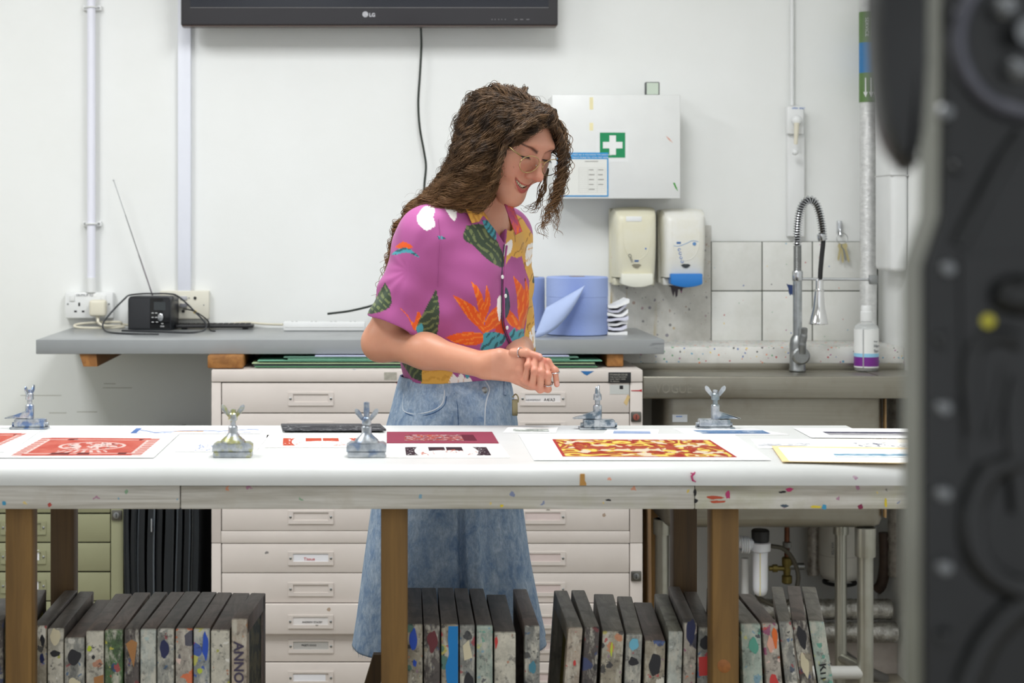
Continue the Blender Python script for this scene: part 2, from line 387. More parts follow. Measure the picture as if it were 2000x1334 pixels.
part('amber_edge', MB().box(x0 + 0.004, x1 - 0.004, d - 0.0005, 4.92, zb - 0.0015, zb + 0.0015), mat('amber_edge', S(70, 52, 42), 0.3), tv, ).data
xl = X(713.5, d); zl = Z(28, d)
lg = part('logo_disc', MB().cyl((xl, d + 0.001, zl), (xl, d - 0.0012, zl), 0.0083, n=28), mat('silver_logo', S(205, 205, 210), 0.35), tv, )
part('logo_mark', MB().tube([(xl + 0.0052 * math.cos(a), d - 0.0015, zl + 0.0052 * math.sin(a)) for a in np.linspace(0.4, 2 * PI - 0.2, 20)], 0.0006, 6).tube([(xl - 0.0007, d - 0.0015, zl + 0.003), (xl - 0.0007, d - 0.0015, zl - 0.0026), (xl + 0.003, d - 0.0015, zl - 0.0026)], 0.0006, 6), mat('logo_grey', S(120, 118, 122), 0.4), tv)
text_part('LG', 0.0145, (X(721, d), d, Z(32.5, d)), (1, 0, 0), (0, 0, 1), mat('silver_letters', S(205, 205, 210), 0.35), tv, bold=0.0004)
mb = MB()
for i, xa in enumerate((960, 966, 973, 979, 986, 1005, 1016, 1028)): mb.box(X(xa, d), X(xa + (2 if i < 5 else 6), d), d - 0.0006, d + 0.001, Z(38.6, d), Z(37.4, d))
tag(part('button_marks', mb, mat('grey_marks', S(120, 118, 120), 0.5), tv), kind='stuff')

# first aid cabinet
fa = thing('first_aid_cabinet', 'white metal first aid cabinet with a green cross sign behind her head', 'cabinet', (X(1200, 4.86), WY, Z(388, 4.86)), rot=(0, math.radians(0.55), 0))
d = 4.86; x0, x1, z0, z1 = X(1078, d), X(1329, d), Z(388, d), Z(185, d)
M_cab = spattered('cabinet_enamel', S(232, 233, 231), 0.35, sc=22, keep=0.05, size=0.1)
part('body', MB().box(x0 + 0.002, x1 - 0.004, d + 0.016, WY - 0.0003, z0 + 0.003, z1 - 0.002, 0.002), M_cab, fa)
dr = part('door', MB().box(x0, x1, d, d + 0.0145, z0, z1, 0.003), M_cab, fa)
xc, zc = X(1196.5, d), Z(283.5, d)
part('sign_backing', MB().box(X(1164, d), X(1228, d), d - 0.0006, d + 0.001, Z(317, d), Z(252, d)), M_white, fa)
M_grn = mat('safety_green', S(0, 138, 84), 0.4, vary=0.03)
sg = part('green_sign', MB().box(X(1171.5, d), X(1221, d), d - 0.0012, d, Z(308, d), Z(259, d), 0.0), M_grn, fa)
a, b = 0.0285, 0.0095
part('white_cross', MB().prism([(-b, -a), (b, -a), (b, -b), (a, -b), (a, b), (b, b), (b, a), (-b, a), (-b, b), (-a, b), (-a, -b), (-b, -b)], (xc, d - 0.0012, zc), (1, 0, 0), (0, 0, 1), (0, -0.0005, 0)), M_whiteink, sg)
nt = part('notice', MB().box(X(1088, d), X(1188, d), d - 0.0018, d - 0.0003, Z(384, d), Z(298, d)), mat('notice_blue', S(40, 145, 205), 0.5, vary=0.03), fa)
part('notice_paper', MB().box(X(1090, d), X(1185.5, d), d - 0.0021, d - 0.001, Z(381.5, d), Z(311, d)), mat('notice_paper', S(228, 228, 222), 0.6, vary=0.02), nt)
text_part('EYE / FIRST AID: IF YOU KNOW YOU HAVE USED', 0.0058, (X(1110, d), d - 0.0018, Z(303.6, d)), (1, 0, 0), (0, 0, 1), M_whiteink, nt)
text_part('THIS KIT PLEASE TELL YOUR FIRST AIDER', 0.0058, (X(1117, d), d - 0.0018, Z(309, d)), (1, 0, 0), (0, 0, 1), M_whiteink, nt)
mb = MB()
for i in range(13):
    z = Z(328 + i * 4.0, d); mb.box(X(1130, d), X(1182, d), d - 0.0024, d - 0.002, z, z + 0.0006)
for xa in (1130, 1148, 1166, 1182): mb.box(X(xa, d), X(xa, d) + 0.0006, d - 0.0024, d - 0.002, Z(376, d), Z(328, d))
tag(part('notice_table_lines', mb, mat('pale_lines', S(196, 196, 190), 0.7), nt), kind='stuff')
mb = MB()
for i in range(9):
    xa, ya = (1150, 1168)[i % 2], 331 + (i // 2) * 9.5; mb.box(X(xa, d), X(xa + 9 + i % 3, d), d - 0.0025, d - 0.002, Z(ya + 1.6, d), Z(ya, d))
mb.box(X(1142, d), X(1168, d), d - 0.0025, d - 0.002, Z(316, d), Z(314.6, d))
tag(part('handwriting', mb, mat('pencil_grey', S(140, 138, 132), 0.7), nt), kind='stuff')
M_tape = mat('aged_tape', S(236, 226, 178), 0.5)
for ya, yb in ((190, 214), (240, 255)): part('tape_mark', MB().box(X(1151.5, d), X(1158.5, d), d - 0.0004, d + 0.001, Z(yb, d), Z(ya, d)), M_tape, fa)
part('green_paint_mark', MB().prism([(-0.004, 0.013), (0.001, 0.014), (0.007, 0.0), (0.011, -0.012), (0.003, -0.002)], (X(1317, d), d - 0.0004, Z(366, d)), (1, 0, 0), (0, 0, 1), (0, 0.0008, 0)), mat('green_paint', S(60, 150, 50), 0.4), fa)
part('red_paint_mark', MB().prism([(-0.01, 0.01), (0.0, 0.003), (0.011, -0.011), (-0.002, -0.001)], (X(1307, d), d - 0.0004, Z(272, d)), (1, 0, 0), (0, 0, 1), (0, 0.0008, 0)), mat('salmon_paint', S(214, 150, 130), 0.5), fa)
# little digital thermometer on top of it
th = thing('digital_thermometer', 'tiny black framed digital thermometer standing on the first aid cabinet', 'thermometer', (X(1274, 4.92), 4.92, Z(187, 4.86)))
d = 4.90; zb = Z(187, 4.86) + 0.0008
part('casing', MB().box(X(1260.5, d), X(1288.5, d), d, d + 0.02, zb, zb + 0.043, 0.003), mat('dark_grey_casing', S(70, 72, 74), 0.4), th)
part('display', MB().box(X(1263, d), X(1286, d), d - 0.001, d + 0.002, zb + 0.006, zb + 0.0405), G('lcd').out(S(200, 212, 196), 0.3), th)
part('white_tab', MB().box(X(1269, d), X(1281, d), d - 0.0014, d + 0.002, zb + 0.0008, zb + 0.005), M_white, th)

# hanging television cable
d = 4.97
cb = part('hanging_cable', MB().tube(smooth_path([P(822, 52, 4.93), P(823, 90, d), P(820.5, 140, d), P(817, 200, d), P(820, 250, d), P(828, 295, d), P(832, 325, d), P(829, 360, d), P(828, 400, d), P(826, 470, d), P(790, 560, 4.98), P(745, 590, 4.96), P(690, 606, 4.9), P(640, 613, 4.86)], 8), 0.0034, 8), mat('dark_cable', S(30, 38, 30), 0.45))
tag(cb, 'black cable hanging down the wall from the television', 'cable')

# roof-light winder, thin tube and trunk below
wi = thing('window_winder', 'white crank winder box with a hanging handle on the wall above the tap', 'winder', (X(1553, 4.96), WY, Z(300, 4.96)))
d = 4.955
part('tube', MB().cyl((X(1547.5, 4.985), 4.988, Z(206, 4.98)), (X(1547.5, 4.985), 4.988, 2.749), 0.006, n=12), M_white, wi)
part('trunk', MB().box(X(1538.5, 4.975), X(1571, 4.975), 4.972, WY - 0.0003, Z(462, 4.975), Z(212, 4.975), 0.003), M_white, wi)
part('box', MB().box(X(1538, d), X(1570, d), d, WY - 0.012, Z(262, d), Z(207, d), 0.004), M_white, wi)
part('crank_hub', MB().sphere((X(1557, 4.94), 4.945, Z(235, 4.94)), 0.016, sy=0.8), M_white, wi)
part('crank_arm', MB().tube([P(1556, 240, 4.935), P(1554, 282, 4.935)], [0.008, 0.0055], 10), M_cream, wi)
part('crank_knob', MB().sphere(P(1553, 297, 4.93), 0.0098), M_white, wi)
text_part('OPEN  SHUT', 0.007, (X(1546.5, d), d, Z(213, d)), (1, 0, 0), (0, 0, 1), M_blueink, wi)
# lagged service pipe in the corner
g = G('foil_lagging'); v = g.scaled(g.pos, (1, 1, 2.0)); nz = g.noise(v, 45, 5, 0.7)
g2 = g.mix(g.step(nz, 0.3, 0.7), S(205, 205, 204), S(238, 238, 236)); M_lag = g.out(g2, 0.32, 0.35, nz, 0.9, 0.004)
lp = thing('lagged_pipe', 'white foil wrapped service pipe with green and blue bands in the right corner', 'pipe', (X(1695.5, 4.93), 4.93, 0.9485))
xp, yp, rp = X(1696, 4.92), 4.92, 0.0245
def lumpy(p0, p1, r, n=60, amp=0.002, seed=0):
    p0, p1 = Vector(p0), Vector(p1); pts = [p0.lerp(p1, i / n) for i in range(n + 1)]
    return pts, [r + amp * (mnoise.noise(Vector((i * 0.6, seed, 0)))) for i in range(n + 1)]
pts, rr = lumpy((xp, yp, 0.9490), (xp, yp, 2.749), rp)
part('lagging', MB().tube(pts, rr, 20), M_lag, lp)
M_bg = mat('band_green', S(92, 128, 62), 0.45); M_bb = mat('band_blue', S(10, 120, 185), 0.45)
for nm, ya, yb, m in (('green_band', 24, 84, M_bg), ('blue_band', 84, 143, M_bb), ('green_band', 143, 200, M_bg)):
    part(nm, MB().cyl((xp, yp, Z(yb, yp)), (xp, yp, Z(ya, yp)), rp + 0.0022, n=28), m, lp)
def on_pipe(ang, z, r=rp + 0.0026): return Vector((xp + r * math.sin(ang), yp - r * math.cos(ang), z)), Vector((math.cos(ang), math.sin(ang), 0))
for ang in (-0.55, 0.05, 0.6):
    o, t = on_pipe(ang, Z(36, yp))
    text_part('SERVICE', 0.0155, o, (0, 0, -1), t, M_whiteink, lp, lift=0.0004)
    o, t = on_pipe(ang, Z(153, yp))
    part('arrow', MB().prism([(-0.002, 0), (0.002, 0), (0.002, -0.042), (0.007, -0.042), (0, -0.058), (-0.007, -0.042), (-0.002, -0.042)], o, t, (0, 0, 1), Vector((math.sin(ang), -math.cos(ang), 0)) * 0.0006), M_whiteink, lp)
# white towel box on the side wall
tb = thing('towel_box', 'white towel box on the side wall right of the lagged pipe', 'dispenser', (1.475, 4.80, Z(529, 4.82)))
part('box_body', MB().box(1.425, 1.4745, 4.70, 4.86, Z(529, 4.78), Z(170, 4.78), 0.014, 4), M_white, tb)
part('box_seam', MB().box(1.4245, 1.4748, 4.699, 4.861, Z(345, 4.78), Z(342.5, 4.78), 0.0), mat('grey_seam', S(190, 190, 188), 0.5), tb)
# keys on a hook
ks = thing('key_bunch', 'small bunch of keys hanging from a silver hook beside the tap', 'keys', P(1643, 440, 4.985))
d = 4.982
part('hook', MB().box(X(1637, d), X(1645, d), d, WY - 0.0002, Z(456, d), Z(431, d), 0.002).tube(smooth_path([P(1641, 447, d - 0.002), P(1641, 458, d - 0.006), P(1643, 462, d - 0.012), P(1645, 456, d - 0.014)]), 0.0022, 8), M_chrome, ks)
cx = P(1645, 466, 4.974)
part('ring', MB().tube([cx + V(0.0165 * math.cos(a), 0.002 * math.sin(a), 0.0165 * math.sin(a)) for a in np.linspace(0, 2 * PI, 28)[:-1]], 0.0009, 6, closed=True), M_steel, ks)
M_brass = mat('pale_brass', S(196, 184, 140), 0.3, 0.8)
for i, (dx, an) in enumerate(((-5, -0.16), (0, 0.02), (4, 0.14), (8, 0.24))):
    k0 = P(1645 + dx * 0.5, 476, 4.972 - i * 0.0016); u = V(math.sin(an), 0, -math.cos(an)); w = V(u.z, 0, -u.x) * -1
    L = 0.048 + 0.006 * (i % 2)
    part('key', MB().prism([(-0.007, 0), (0.007, 0), (0.008, 0.009), (0.0035, 0.016), (0.0035, L), (0.0, L + 0.004), (-0.003, L - 0.003), (-0.0035, 0.016), (-0.008, 0.009)], k0, w, u, (0, 0.001, 0)), M_brass if i != 2 else M_steel, ks)

# ------------------------------------------------------------------ soap dispensers
def dispenser(x0, x1, y0, y1, d, label, lever, window, kind):
    t = thing('soap_dispenser', label, 'dispenser', (X((x0 + x1) / 2, d), WY - 0.009, Z(y1, d)), group='wall soap dispensers')
    xa, xb, za, zb = X(x0, d), X(x1, d), Z(y1, d), Z(y0, d); xm = (xa + xb) / 2; w = xb - xa; h = zb - za
    Mb = spattered('dispenser_plastic_' + kind, S(226, 222, 200) if kind == 'plain' else S(234, 233, 226), 0.35, sc=45, keep=0.08, size=0.2, grime=S(205, 196, 150), gamt=0.45, gsc=9)
    part('back_plate', MB().box(xa - 0.001, xb + 0.001, WY - 0.045, WY - 0.0093, za + 0.004, zb - 0.004, 0.006), Mb, t)
    # bowed front cover: profile in side view, lofted with rounded flanks
    mb = MB(); rows = []; n = 16; cols = 16
    for i in range(n + 1):
        v = i / n; z = za + 0.024 + (h - 0.024) * v
        top = max(0.0, (v - 0.86) / 0.14); dep = 0.055 + 0.035 * math.sin(PI * min(1, v * 0.62 + 0.18)) ; dep *= math.sqrt(max(0.0, 1 - top * top * 0.92))
        row = []
        for j in range(cols + 1):
            u = j / cols * 2 - 1; e = (1 - abs(u) ** 7) ** (1 / 4.0) if abs(u) < 1 else 0
            row.append((xm + u * w / 2 * (1 - 0.05 * (1 - v)), WY - 0.043 - dep * (0.25 + 0.75 * e) + (dep * 0.25 + 0.0 if abs(u) == 1 else 0), z - 0.006 * top * abs(u) ** 4))
        rows.append(row)
    def ys(x, z, lift=0.0006):
        v = (z - za - 0.024) / (h - 0.024); top = max(0.0, (v - 0.86) / 0.14); dp = (0.055 + 0.035 * math.sin(PI * min(1, max(0, v) * 0.62 + 0.18))) * math.sqrt(max(0.0, 1 - top * top * 0.92)); u = min(0.99, abs((x - xm) / (w / 2 * (1 - 0.05 * (1 - v)))))
        return WY - 0.043 - dp * (0.25 + 0.75 * (1 - u ** 7) ** 0.25) - lift
    k = cols + 1; vv = [p for r in rows for p in r]; ff = [(i * k + j, i * k + j + 1, (i + 1) * k + j + 1, (i + 1) * k + j) for i in range(n) for j in range(cols)]
    vv += [(xa, WY - 0.043, zb), (xb, WY - 0.043, zb)]
    mb.verts_faces(vv, ff, True); mb.bm.faces.ensure_lookup_table()
    bmesh.ops.holes_fill(mb.bm, edges=[e for e in mb.bm.edges if e.is_boundary], sides=0)
    cover = part('front_cover', mb, Mb, t, sharp=55)
    yf = WY - 0.043 - 0.055 - 0.035
    # inner shield outline, raised
    zc = za + h * 0.30; sh = []
    for a in np.linspace(PI, 2 * PI, 24): sh.append((xm + 0.040 * math.cos(a) * (w / 0.135), zc + 0.062 + 0.055 * math.sin(a)))
    top = zb - 0.047
    sh = [(xm - 0.042 * w / 0.135, top)] + sh + [(xm + 0.042 * w / 0.135, top)]
    part('shield_rim', MB().tube([(x, ys(x, zz, 0), zz) for x, zz in sh], 0.0011, 6), Mb, cover)
    # sight window
    wm = [(xm - 0.0145 + 0.029 * i / 10, za + 0.0605 + 0.005 * math.sin(PI * i / 10)) for i in range(11)] + [(xm + 0.0145 - 0.029 * i / 10, za + 0.0605 - 0.0085 * math.sin(PI * i / 10)) for i in range(1, 10)]
    part('sight_window', MB().prism(wm, (0, ys(xm, za + 0.058, 0.0012), 0), (1, 0, 0), (0, 0, 1), (0, 0.006, 0)), window, cover)
    # push lever
    mb = MB(); lv = []; xl0, xl1 = xm - w * 0.345, xm + w * 0.355; n = 14
    for i in range(n + 1):
        u = i / n; lv.append((xl0 + (xl1 - xl0) * u, za + 0.036))
    for i in range(n + 1):
        u = 1 - i / n; lv.append((xl0 + (xl1 - xl0) * u, za + 0.006 - 0.010 * math.sin(PI * u) ** 0.8))
    mb.prism(lv, (0, yf - 0.008, 0), (1, 0, 0), (0, 0, 1), (0, 0.05, 0), bev=0.003)
    part('push_lever', mb, lever, t)
    part('base_tray', MB().box(xa + 0.006, xb - 0.006, WY - 0.085, WY - 0.0095, za, za + 0.022, 0.004), Mb, t)
    return t, cover, xm, ys, za, zb, w
M_win = G('dark_window').out(S(38, 44, 48), 0.15)
M_lv1 = spattered('cream_lever', S(236, 235, 220), 0.35, sc=60, keep=0.06, size=0.12)
M_lv2 = spattered('blue_lever', S(40, 125, 205), 0.35, sc=70, keep=0.18, size=0.3, pal=[S(40, 40, 50), S(40, 60, 90), S(170, 160, 60), S(40, 60, 60)])
d1, cv, xm, ys, za, zb, w = dispenser(1198, 1286, 404, 558, 4.885, 'yellowed soap dispenser with a cream lever and a white name strip', M_lv1, G('dull_window').out(S(130, 125, 105), 0.2), 'plain')
part('name_strip', MB().box(xm - 0.031, xm + 0.015, ys(xm, zb - 0.045, 0.001), ys(xm, zb - 0.045) + 0.012, zb - 0.043, zb - 0.028, 0.001), M_whiteink, cv)
part('maker_badge', MB().box(xm - 0.006, xm + 0.006, ys(xm, za + 0.072, 0.001), ys(xm, za + 0.072) + 0.005, za + 0.0705, za + 0.077), mat('badge_blue', S(60, 95, 150), 0.5), cv)
part('blue_dot', MB().cyl((xm + 0.026, ys(xm + 0.026, za + 0.109) + 0.005, za + 0.109), (xm + 0.026, ys(xm + 0.026, za + 0.109), za + 0.109), 0.0025, n=12), M_blueink, cv)
text_part('Choc', 0.012, (xm - 0.026, ys(xm, za + 0.085, 0.0016), za + 0.092), (0.45, 0, -1), (1, 0, 0.45), mat('grey_pen', S(90, 92, 90), 0.7), cv)
d2, cv, xm, ys, za, zb, w = dispenser(1294, 1382, 407, 558, 4.885, 'inky soap dispenser with a bright blue lever and blue icons', M_lv2, M_win, 'blue')
for i, (dx, dz) in enumerate(((-0.020, 0.106), (-0.017, 0.095), (-0.0145, 0.083), (-0.011, 0.0715))):
    part('blue_icon', MB().tube([(xm + dx + 0.0036 * math.cos(a), ys(xm + dx, za + dz, 0.0002), za + dz + 0.0036 * math.sin(a)) for a in np.linspace(0.6 * i, 0.6 * i + 5.2, 16)], 0.0009, 6), M_blueink, cv)
part('blue_icon', MB().cyl((xm + 0.024, ys(xm + 0.024, za + 0.123) + 0.005, za + 0.123), (xm + 0.024, ys(xm + 0.024, za + 0.123, 0.001), za + 0.123), 0.0052, n=18), mat('icon_blue', S(90, 140, 195), 0.5), cv)
part('maker_badge', MB().box(xm - 0.028, xm - 0.016, ys(xm - 0.02, za + 0.126, 0.001), ys(xm - 0.02, za + 0.126) + 0.005, za + 0.123, za + 0.129), mat('badge_blue2', S(70, 110, 165), 0.5), cv)
part('blue_wave', MB().tube([(p.x, ys(p.x, p.z, 0.0002), p.z) for p in smooth_path([(xm - 0.036, 0, za + 0.1175), (xm - 0.022, 0, za + 0.1165), (xm, 0, za + 0.124), (xm + 0.018, 0, za + 0.132), (xm + 0.036, 0, za + 0.129)])], 0.0008, 6), mat('wave_blue', S(110, 155, 205), 0.5), cv)
# dried ink below the blue lever
ik = part('ink_drip', MB().prism([(-0.045, 0.012), (0.045, 0.012), (0.03, 0.0), (0.012, -0.004), (0.008, -0.02), (0.003, -0.006), (-0.002, -0.008), (-0.004, -0.026), (-0.009, -0.032), (-0.012, -0.012), (-0.016, -0.03), (-0.02, -0.018), (-0.024, 0.0)], (xm, WY - 0.0094, za - 0.008), (1, 0, 0), (0, 0, 1), (0, -0.0006, 0)), spattered('dried_ink', S(62, 50, 60), 0.4, sc=60, keep=0.3, size=0.4), wall_back)

# ================================================================== SHELF AND WHAT STANDS ON IT
SZ = 0.987                                                            # shelf top
g = G('grey_shelf_paint'); c = g.mix(g.step(g.noise(g.pos, 5, 5), 0.3, 0.7), S(140, 143, 144), S(150, 153, 154))
v = g.scaled(g.pos, (8, 60, 60)); c = g.mix(g.math('MULTIPLY', g.step(g.noise(v, 1.0, 3), 0.68, 0.72), 0.5), c, S(90, 90, 96))
f, r = g.spots(g.pos, 26, 0.10, 0.12); c = g.mix(g.math('MULTIPLY', f, 0.8), c, pal_ramp(g, r, [S(60, 60, 66), S(190, 60, 70), S(225, 225, 225), S(70, 90, 150)]))
M_shelf = g.out(c, 0.28, 0, g.noise(g.pos, 25, 3), 0.05)
sh = thing('wall_shelf', 'long grey painted shelf along the back wall', 'shelf', (X(684, 4.493), WY, SZ - 0.039))
M_bat = wood('bracket_timber', S(176, 122, 62), S(130, 82, 36), axis=1)
part('board', MB().box(X(70, 4.493), X(1297.5, 4.493), 4.493, WY - 0.0004, SZ - 0.039, SZ, 0.002), M_shelf, sh)
b0 = P(0, 716, 4.50).z; zt = SZ - 0.0393
mb = MB(); mb.verts_faces([(X(155, 4.5), 4.5, zt), (X(188, 4.5), 4.5, zt), (X(190, 4.5), 4.5, b0), (X(163, 4.5), 4.5, b0), (X(158, 4.5), WY - .0004, zt), (X(188, 4.5), WY - .0004, zt), (X(190, 4.5), WY - .0004, b0), (X(163, 4.5), WY - .0004, b0)],
                          [(0, 3, 2, 1), (4, 5, 6, 7), (0, 1, 5, 4), (1, 2, 6, 5), (2, 3, 7, 6), (3, 0, 4, 7)])
bmesh.ops.recalc_face_normals(mb.bm, faces=mb.bm.faces)
part('bracket', mb, M_bat, sh)
for px, l in ((405, 'left'), (1185, 'right')):
    dd = 4.452 if l == 'left' else 4.505; w = X(475, 4.44) - X(405, 4.44) if l == 'left' else X(1218, 4.5) - X(1185, 4.5)
    zc0 = 0.9128
    tag(part('timber_batten', MB().box(X(px, dd), X(px, dd) + w, dd, 4.93, zc0 + 0.0004, zt, 0.004), M_bat), 'timber batten at the %s end between plan chest and grey shelf' % l, 'batten', 'battens under the grey shelf')
# radio
ra = thing('radio', 'black table radio with a tall aerial on the grey shelf', 'radio', P(299, 642, 4.918), rz=math.radians(-11))
def loc(x, y, z): return ra.matrix_basis @ Vector((x, y, z))
ra.location.z = SZ + 0.001; ra.matrix_basis = Matrix.LocRotScale(ra.location, Euler((0, 0, math.radians(-11))), None)
RK = 0.80
def rpart(name, mb, m, par=None):
    mb.bm.transform(Matrix.Diagonal((0.82, 0.78, 1.06, 1))); mb.bm.transform(ra.matrix_basis); return part(name, mb, m, par or ra)
M_rad = mat('radio_black', S(34, 36, 40), 0.3, vary=0.05)
prof = []
for cxx, czz, a0 in ((0.066, 0.079, 0), (-0.066, 0.079, PI / 2)):
    prof += [(cxx + 0.014 * math.cos(a), czz + 0.014 * math.sin(a)) for a in np.linspace(a0, a0 + PI / 2, 6)]
prof += [(-0.08, 0.0), (0.08, 0.0)]
rpart('case', MB().prism(prof, (0, -0.045, 0), (1, 0, 0), (0, 0, 1), (0, 0.1, 0), bev=0.002), M_rad)
g = G('speaker_cloth'); w_ = g.n('TexWave', Vector=g.scaled(g.local, (1, 1, 1)), Scale=220.0); rpart('speaker_grille', MB().box(-0.077, 0.004, -0.0465, -0.044, 0.004, 0.088, 0.002), g.out(g.mix(w_.outputs['Fac'], S(36, 37, 40), S(56, 57, 60)), 0.8))
fr = rpart('control_panel', MB().box(0.005, 0.077, -0.0467, -0.044, 0.004, 0.088, 0.001), G('glossy_black').out(S(18, 18, 20), 0.12))
rpart('display', MB().box(0.018, 0.062, -0.0474, -0.046, 0.055, 0.078), G('radio_display').out(S(58, 62, 64), 0.2), fr)
mbk = MB(); mbk.lathe([(0.0105, 0), (0.0105, 0.012), (0.009, 0.0135), (0, 0.0135)], (0.046, -0.0466, 0.036), (0, -1, 0), 20); rpart('tuning_knob', mbk, M_chrome, fr)
mb = MB()
for xx, zz in ((0.014, 0.047), (0.027, 0.047), (0.014, 0.035), (0.027, 0.035), (0.014, 0.022), (0.03, 0.022), (0.05, 0.018)): mb.box(xx - 0.004, xx + 0.004, -0.0472, -0.0465, zz - 0.0009, zz + 0.0009)
tag(rpart('button_marks', mb, M_whiteink, fr), kind='stuff')
text_part('DAB', 0.006, loc(0.035, -0.0366, 0.009), ra.matrix_basis.to_3x3() @ V(1, 0, 0), (0, 0, 1), M_whiteink, fr)
tip = P(222, 352, 4.93); bs = loc(-0.012, 0.030, 0.098)
ae = part('aerial', MB().tube([bs, bs.lerp(tip, 0.35)], 0.0026, 8).tube([bs.lerp(tip, 0.35), bs.lerp(tip, 0.7)], 0.0019, 8).tube([bs.lerp(tip, 0.7), tip], 0.0013, 8).sphere(tip, 0.0028, 8, 6), M_chrome, ra)
# radio lead looped over and round it
def onshelf(px, py, r): 
    d = F * (CZ - SZ - r) / (py - CY); return V(X(px, d), d, SZ + r)
r_ = 0.0026
top = loc(0.0, 0.0, 0.098)
lead = smooth_path([onshelf(310, 652.5, r_), onshelf(262, 652, r_), onshelf(222, 650, r_), onshelf(204, 646, r_) + V(0, 0, 0.002), P(202, 630, 4.84), P(221, 606, 4.86), P(243, 584, 4.87), loc(-0.069, -0.012, 0.1), loc(-0.03, 0.0, 0.1045), loc(0.0, 0.006, 0.1045), loc(0.04, 0.01, 0.1045), loc(0.074, 0.014, 0.096), P(384, 612, 4.88), P(402, 633, 4.865), onshelf(397, 645.5, r_), onshelf(370, 649.5, r_), onshelf(300, 647.5, r_), onshelf(238, 645.5, r_)], 8)
tag(part('radio_lead', MB().tube(lead, r_, 8), mat('grey_black_cable', S(44, 46, 50), 0.45)), 'black lead looping over the radio and along the grey shelf', 'cable')
lead = smooth_path([P(358, 603, 4.962), P(374, 606, 4.94), P(392, 615, 4.905), P(407, 628, 4.885), P(408, 640, 4.89), onshelf(412, 645.5, 0.002), onshelf(420, 646.8, 0.002)], 8)
tag(part('sound_lead', MB().tube(lead, 0.002, 8), M_rubber), 'thin black lead from the cream wall plate down behind the radio', 'cable')
c_ = lambda x, y: P(x, min(y, 639.6), 4.968)
lead = smooth_path([P(191, 630, 4.935), P(204, 636, 4.94), c_(235, 636.6), c_(240, 639), P(205, 640.5, 4.95), P(160, 640, 4.95), P(145, 637, 4.955), c_(156, 632.5), c_(190, 630), c_(232, 629), P(243, 634, 4.978), P(300, 638.5, 4.983), P(400, 639.2, 4.985), P(440, 634, 4.985), P(478, 630, 4.985), P(520, 633, 4.975), P(552, 634, 4.93)], 8)
tag(part('cream_lead', MB().tube(lead, 0.0038, 8), M_cream), 'cream mains lead coiled on the shelf under the double socket', 'cable')
# remote-like slim black keyboard slab
kb = thing('slim_keyboard', 'slim black keyboard lying beside the radio on the grey shelf', 'keyboard', V(X(420, 4.94), 4.94, SZ + 0.0004), rz=math.radians(2))
def kpt(x, y, z): return kb.matrix_basis @ Vector((x, y, z))
mb = MB().box(-0.115, 0.115, -0.03, 0.03, 0.004, 0.014, 0.004); mb.bm.transform(kb.matrix_basis); part('base', mb, M_black, kb)
for i in range(3):
    for j in range(13):
        mb = MB().box(-0.107 + j * 0.0165, -0.0925 + j * 0.0165, -0.022 + i * 0.0165, -0.0075 + i * 0.0165, 0.0135, 0.0165, 0.001); mb.bm.transform(kb.matrix_basis)
        part('key', mb, M_rubber, kb)
for s in (-0.09, 0.09):
    mb = MB().box(s - 0.008, s + 0.008, -0.02, 0.02, 0.0, 0.006); mb.bm.transform(kb.matrix_basis); part('foot', mb, M_rubber, kb)
# power strip
ps = thing('power_strip', 'white power strip lying at the back of the grey shelf', 'power strip', P(633, 640, 4.86))
z0 = SZ + 0.0006
part('body', MB().box(X(553, 4.84), X(713, 4.84), 4.84, 4.9, z0, z0 + 0.026, 0.004), M_white, ps)
part('side_groove', MB().box(X(556, 4.84), X(710, 4.84), 4.8392, 4.842, z0 + 0.010, z0 + 0.0115), mat('groove_grey', S(200, 200, 196), 0.5), ps)
for i in range(4):
    for dx in (-0.006, 0.006): part('socket_hole', MB().box(X(575 + i * 38, 4.86) + dx - 0.003, X(575 + i * 38, 4.86) + dx + 0.003, 4.862, 4.866, z0 + 0.0255, z0 + 0.0265), M_black, ps)
# blue paper rolls
def blue_roll(px0, px1, py0, d, label):
    xa, xb = X(px0, d), X(px1, d); r = (xb - xa) / 2; xm = (xa + xb) / 2; h = Z(py0, d) - SZ
    t = thing('paper_roll', label, 'paper roll', (xm, d, SZ), group='blue paper rolls')
    g = G('blue_tissue'); z = g.n('SeparateXYZ', Vector=g.pos).outputs[2]
    w = g.n('TexWave', Vector=g.scaled(g.pos, (0.3, 0.3, 1)), Scale=8.0, Distortion=1.5)
    m = g.out(g.mix(w.outputs['Fac'], S(138, 158, 214), S(160, 178, 226)), 0.85, 0, g.noise(g.pos, 160, 3), 0.25)
    part('roll_body', MB().lathe([(0.022, h - 0.004), (0.022, h), (r - 0.003, h), (r, h - 0.003), (r * 1.004, h * 0.66), (r * 0.996, h * 0.655), (r * 1.003, h * 0.33), (r * 0.997, h * 0.325), (r, 0.003), (r - 0.003, 0.0008), (0, 0.0008)], (xm, d, SZ), n=48), m, t)
    part('core', MB().lathe([(0.018, h - 0.002), (0.022, h + 0.0008), (0.0225, h - 0.02), (0.018, h - 0.02)], (xm, d, SZ), n=24), mat('card_core', S(150, 130, 100), 0.8), t)
    return t, xm, r, h, m
r1, xm, rr_, hh, mblue = blue_roll(1067, 1187, 540, 4.70, 'large blue paper towel roll with a loose flap on the grey shelf')
fl = MB(); n = 14; rows = []
A0, A1, B0, B1 = P(1143, 557, 4.60), P(1066, 601, 4.585), P(1100, 655, 4.57), P(1043, 660, 4.58)
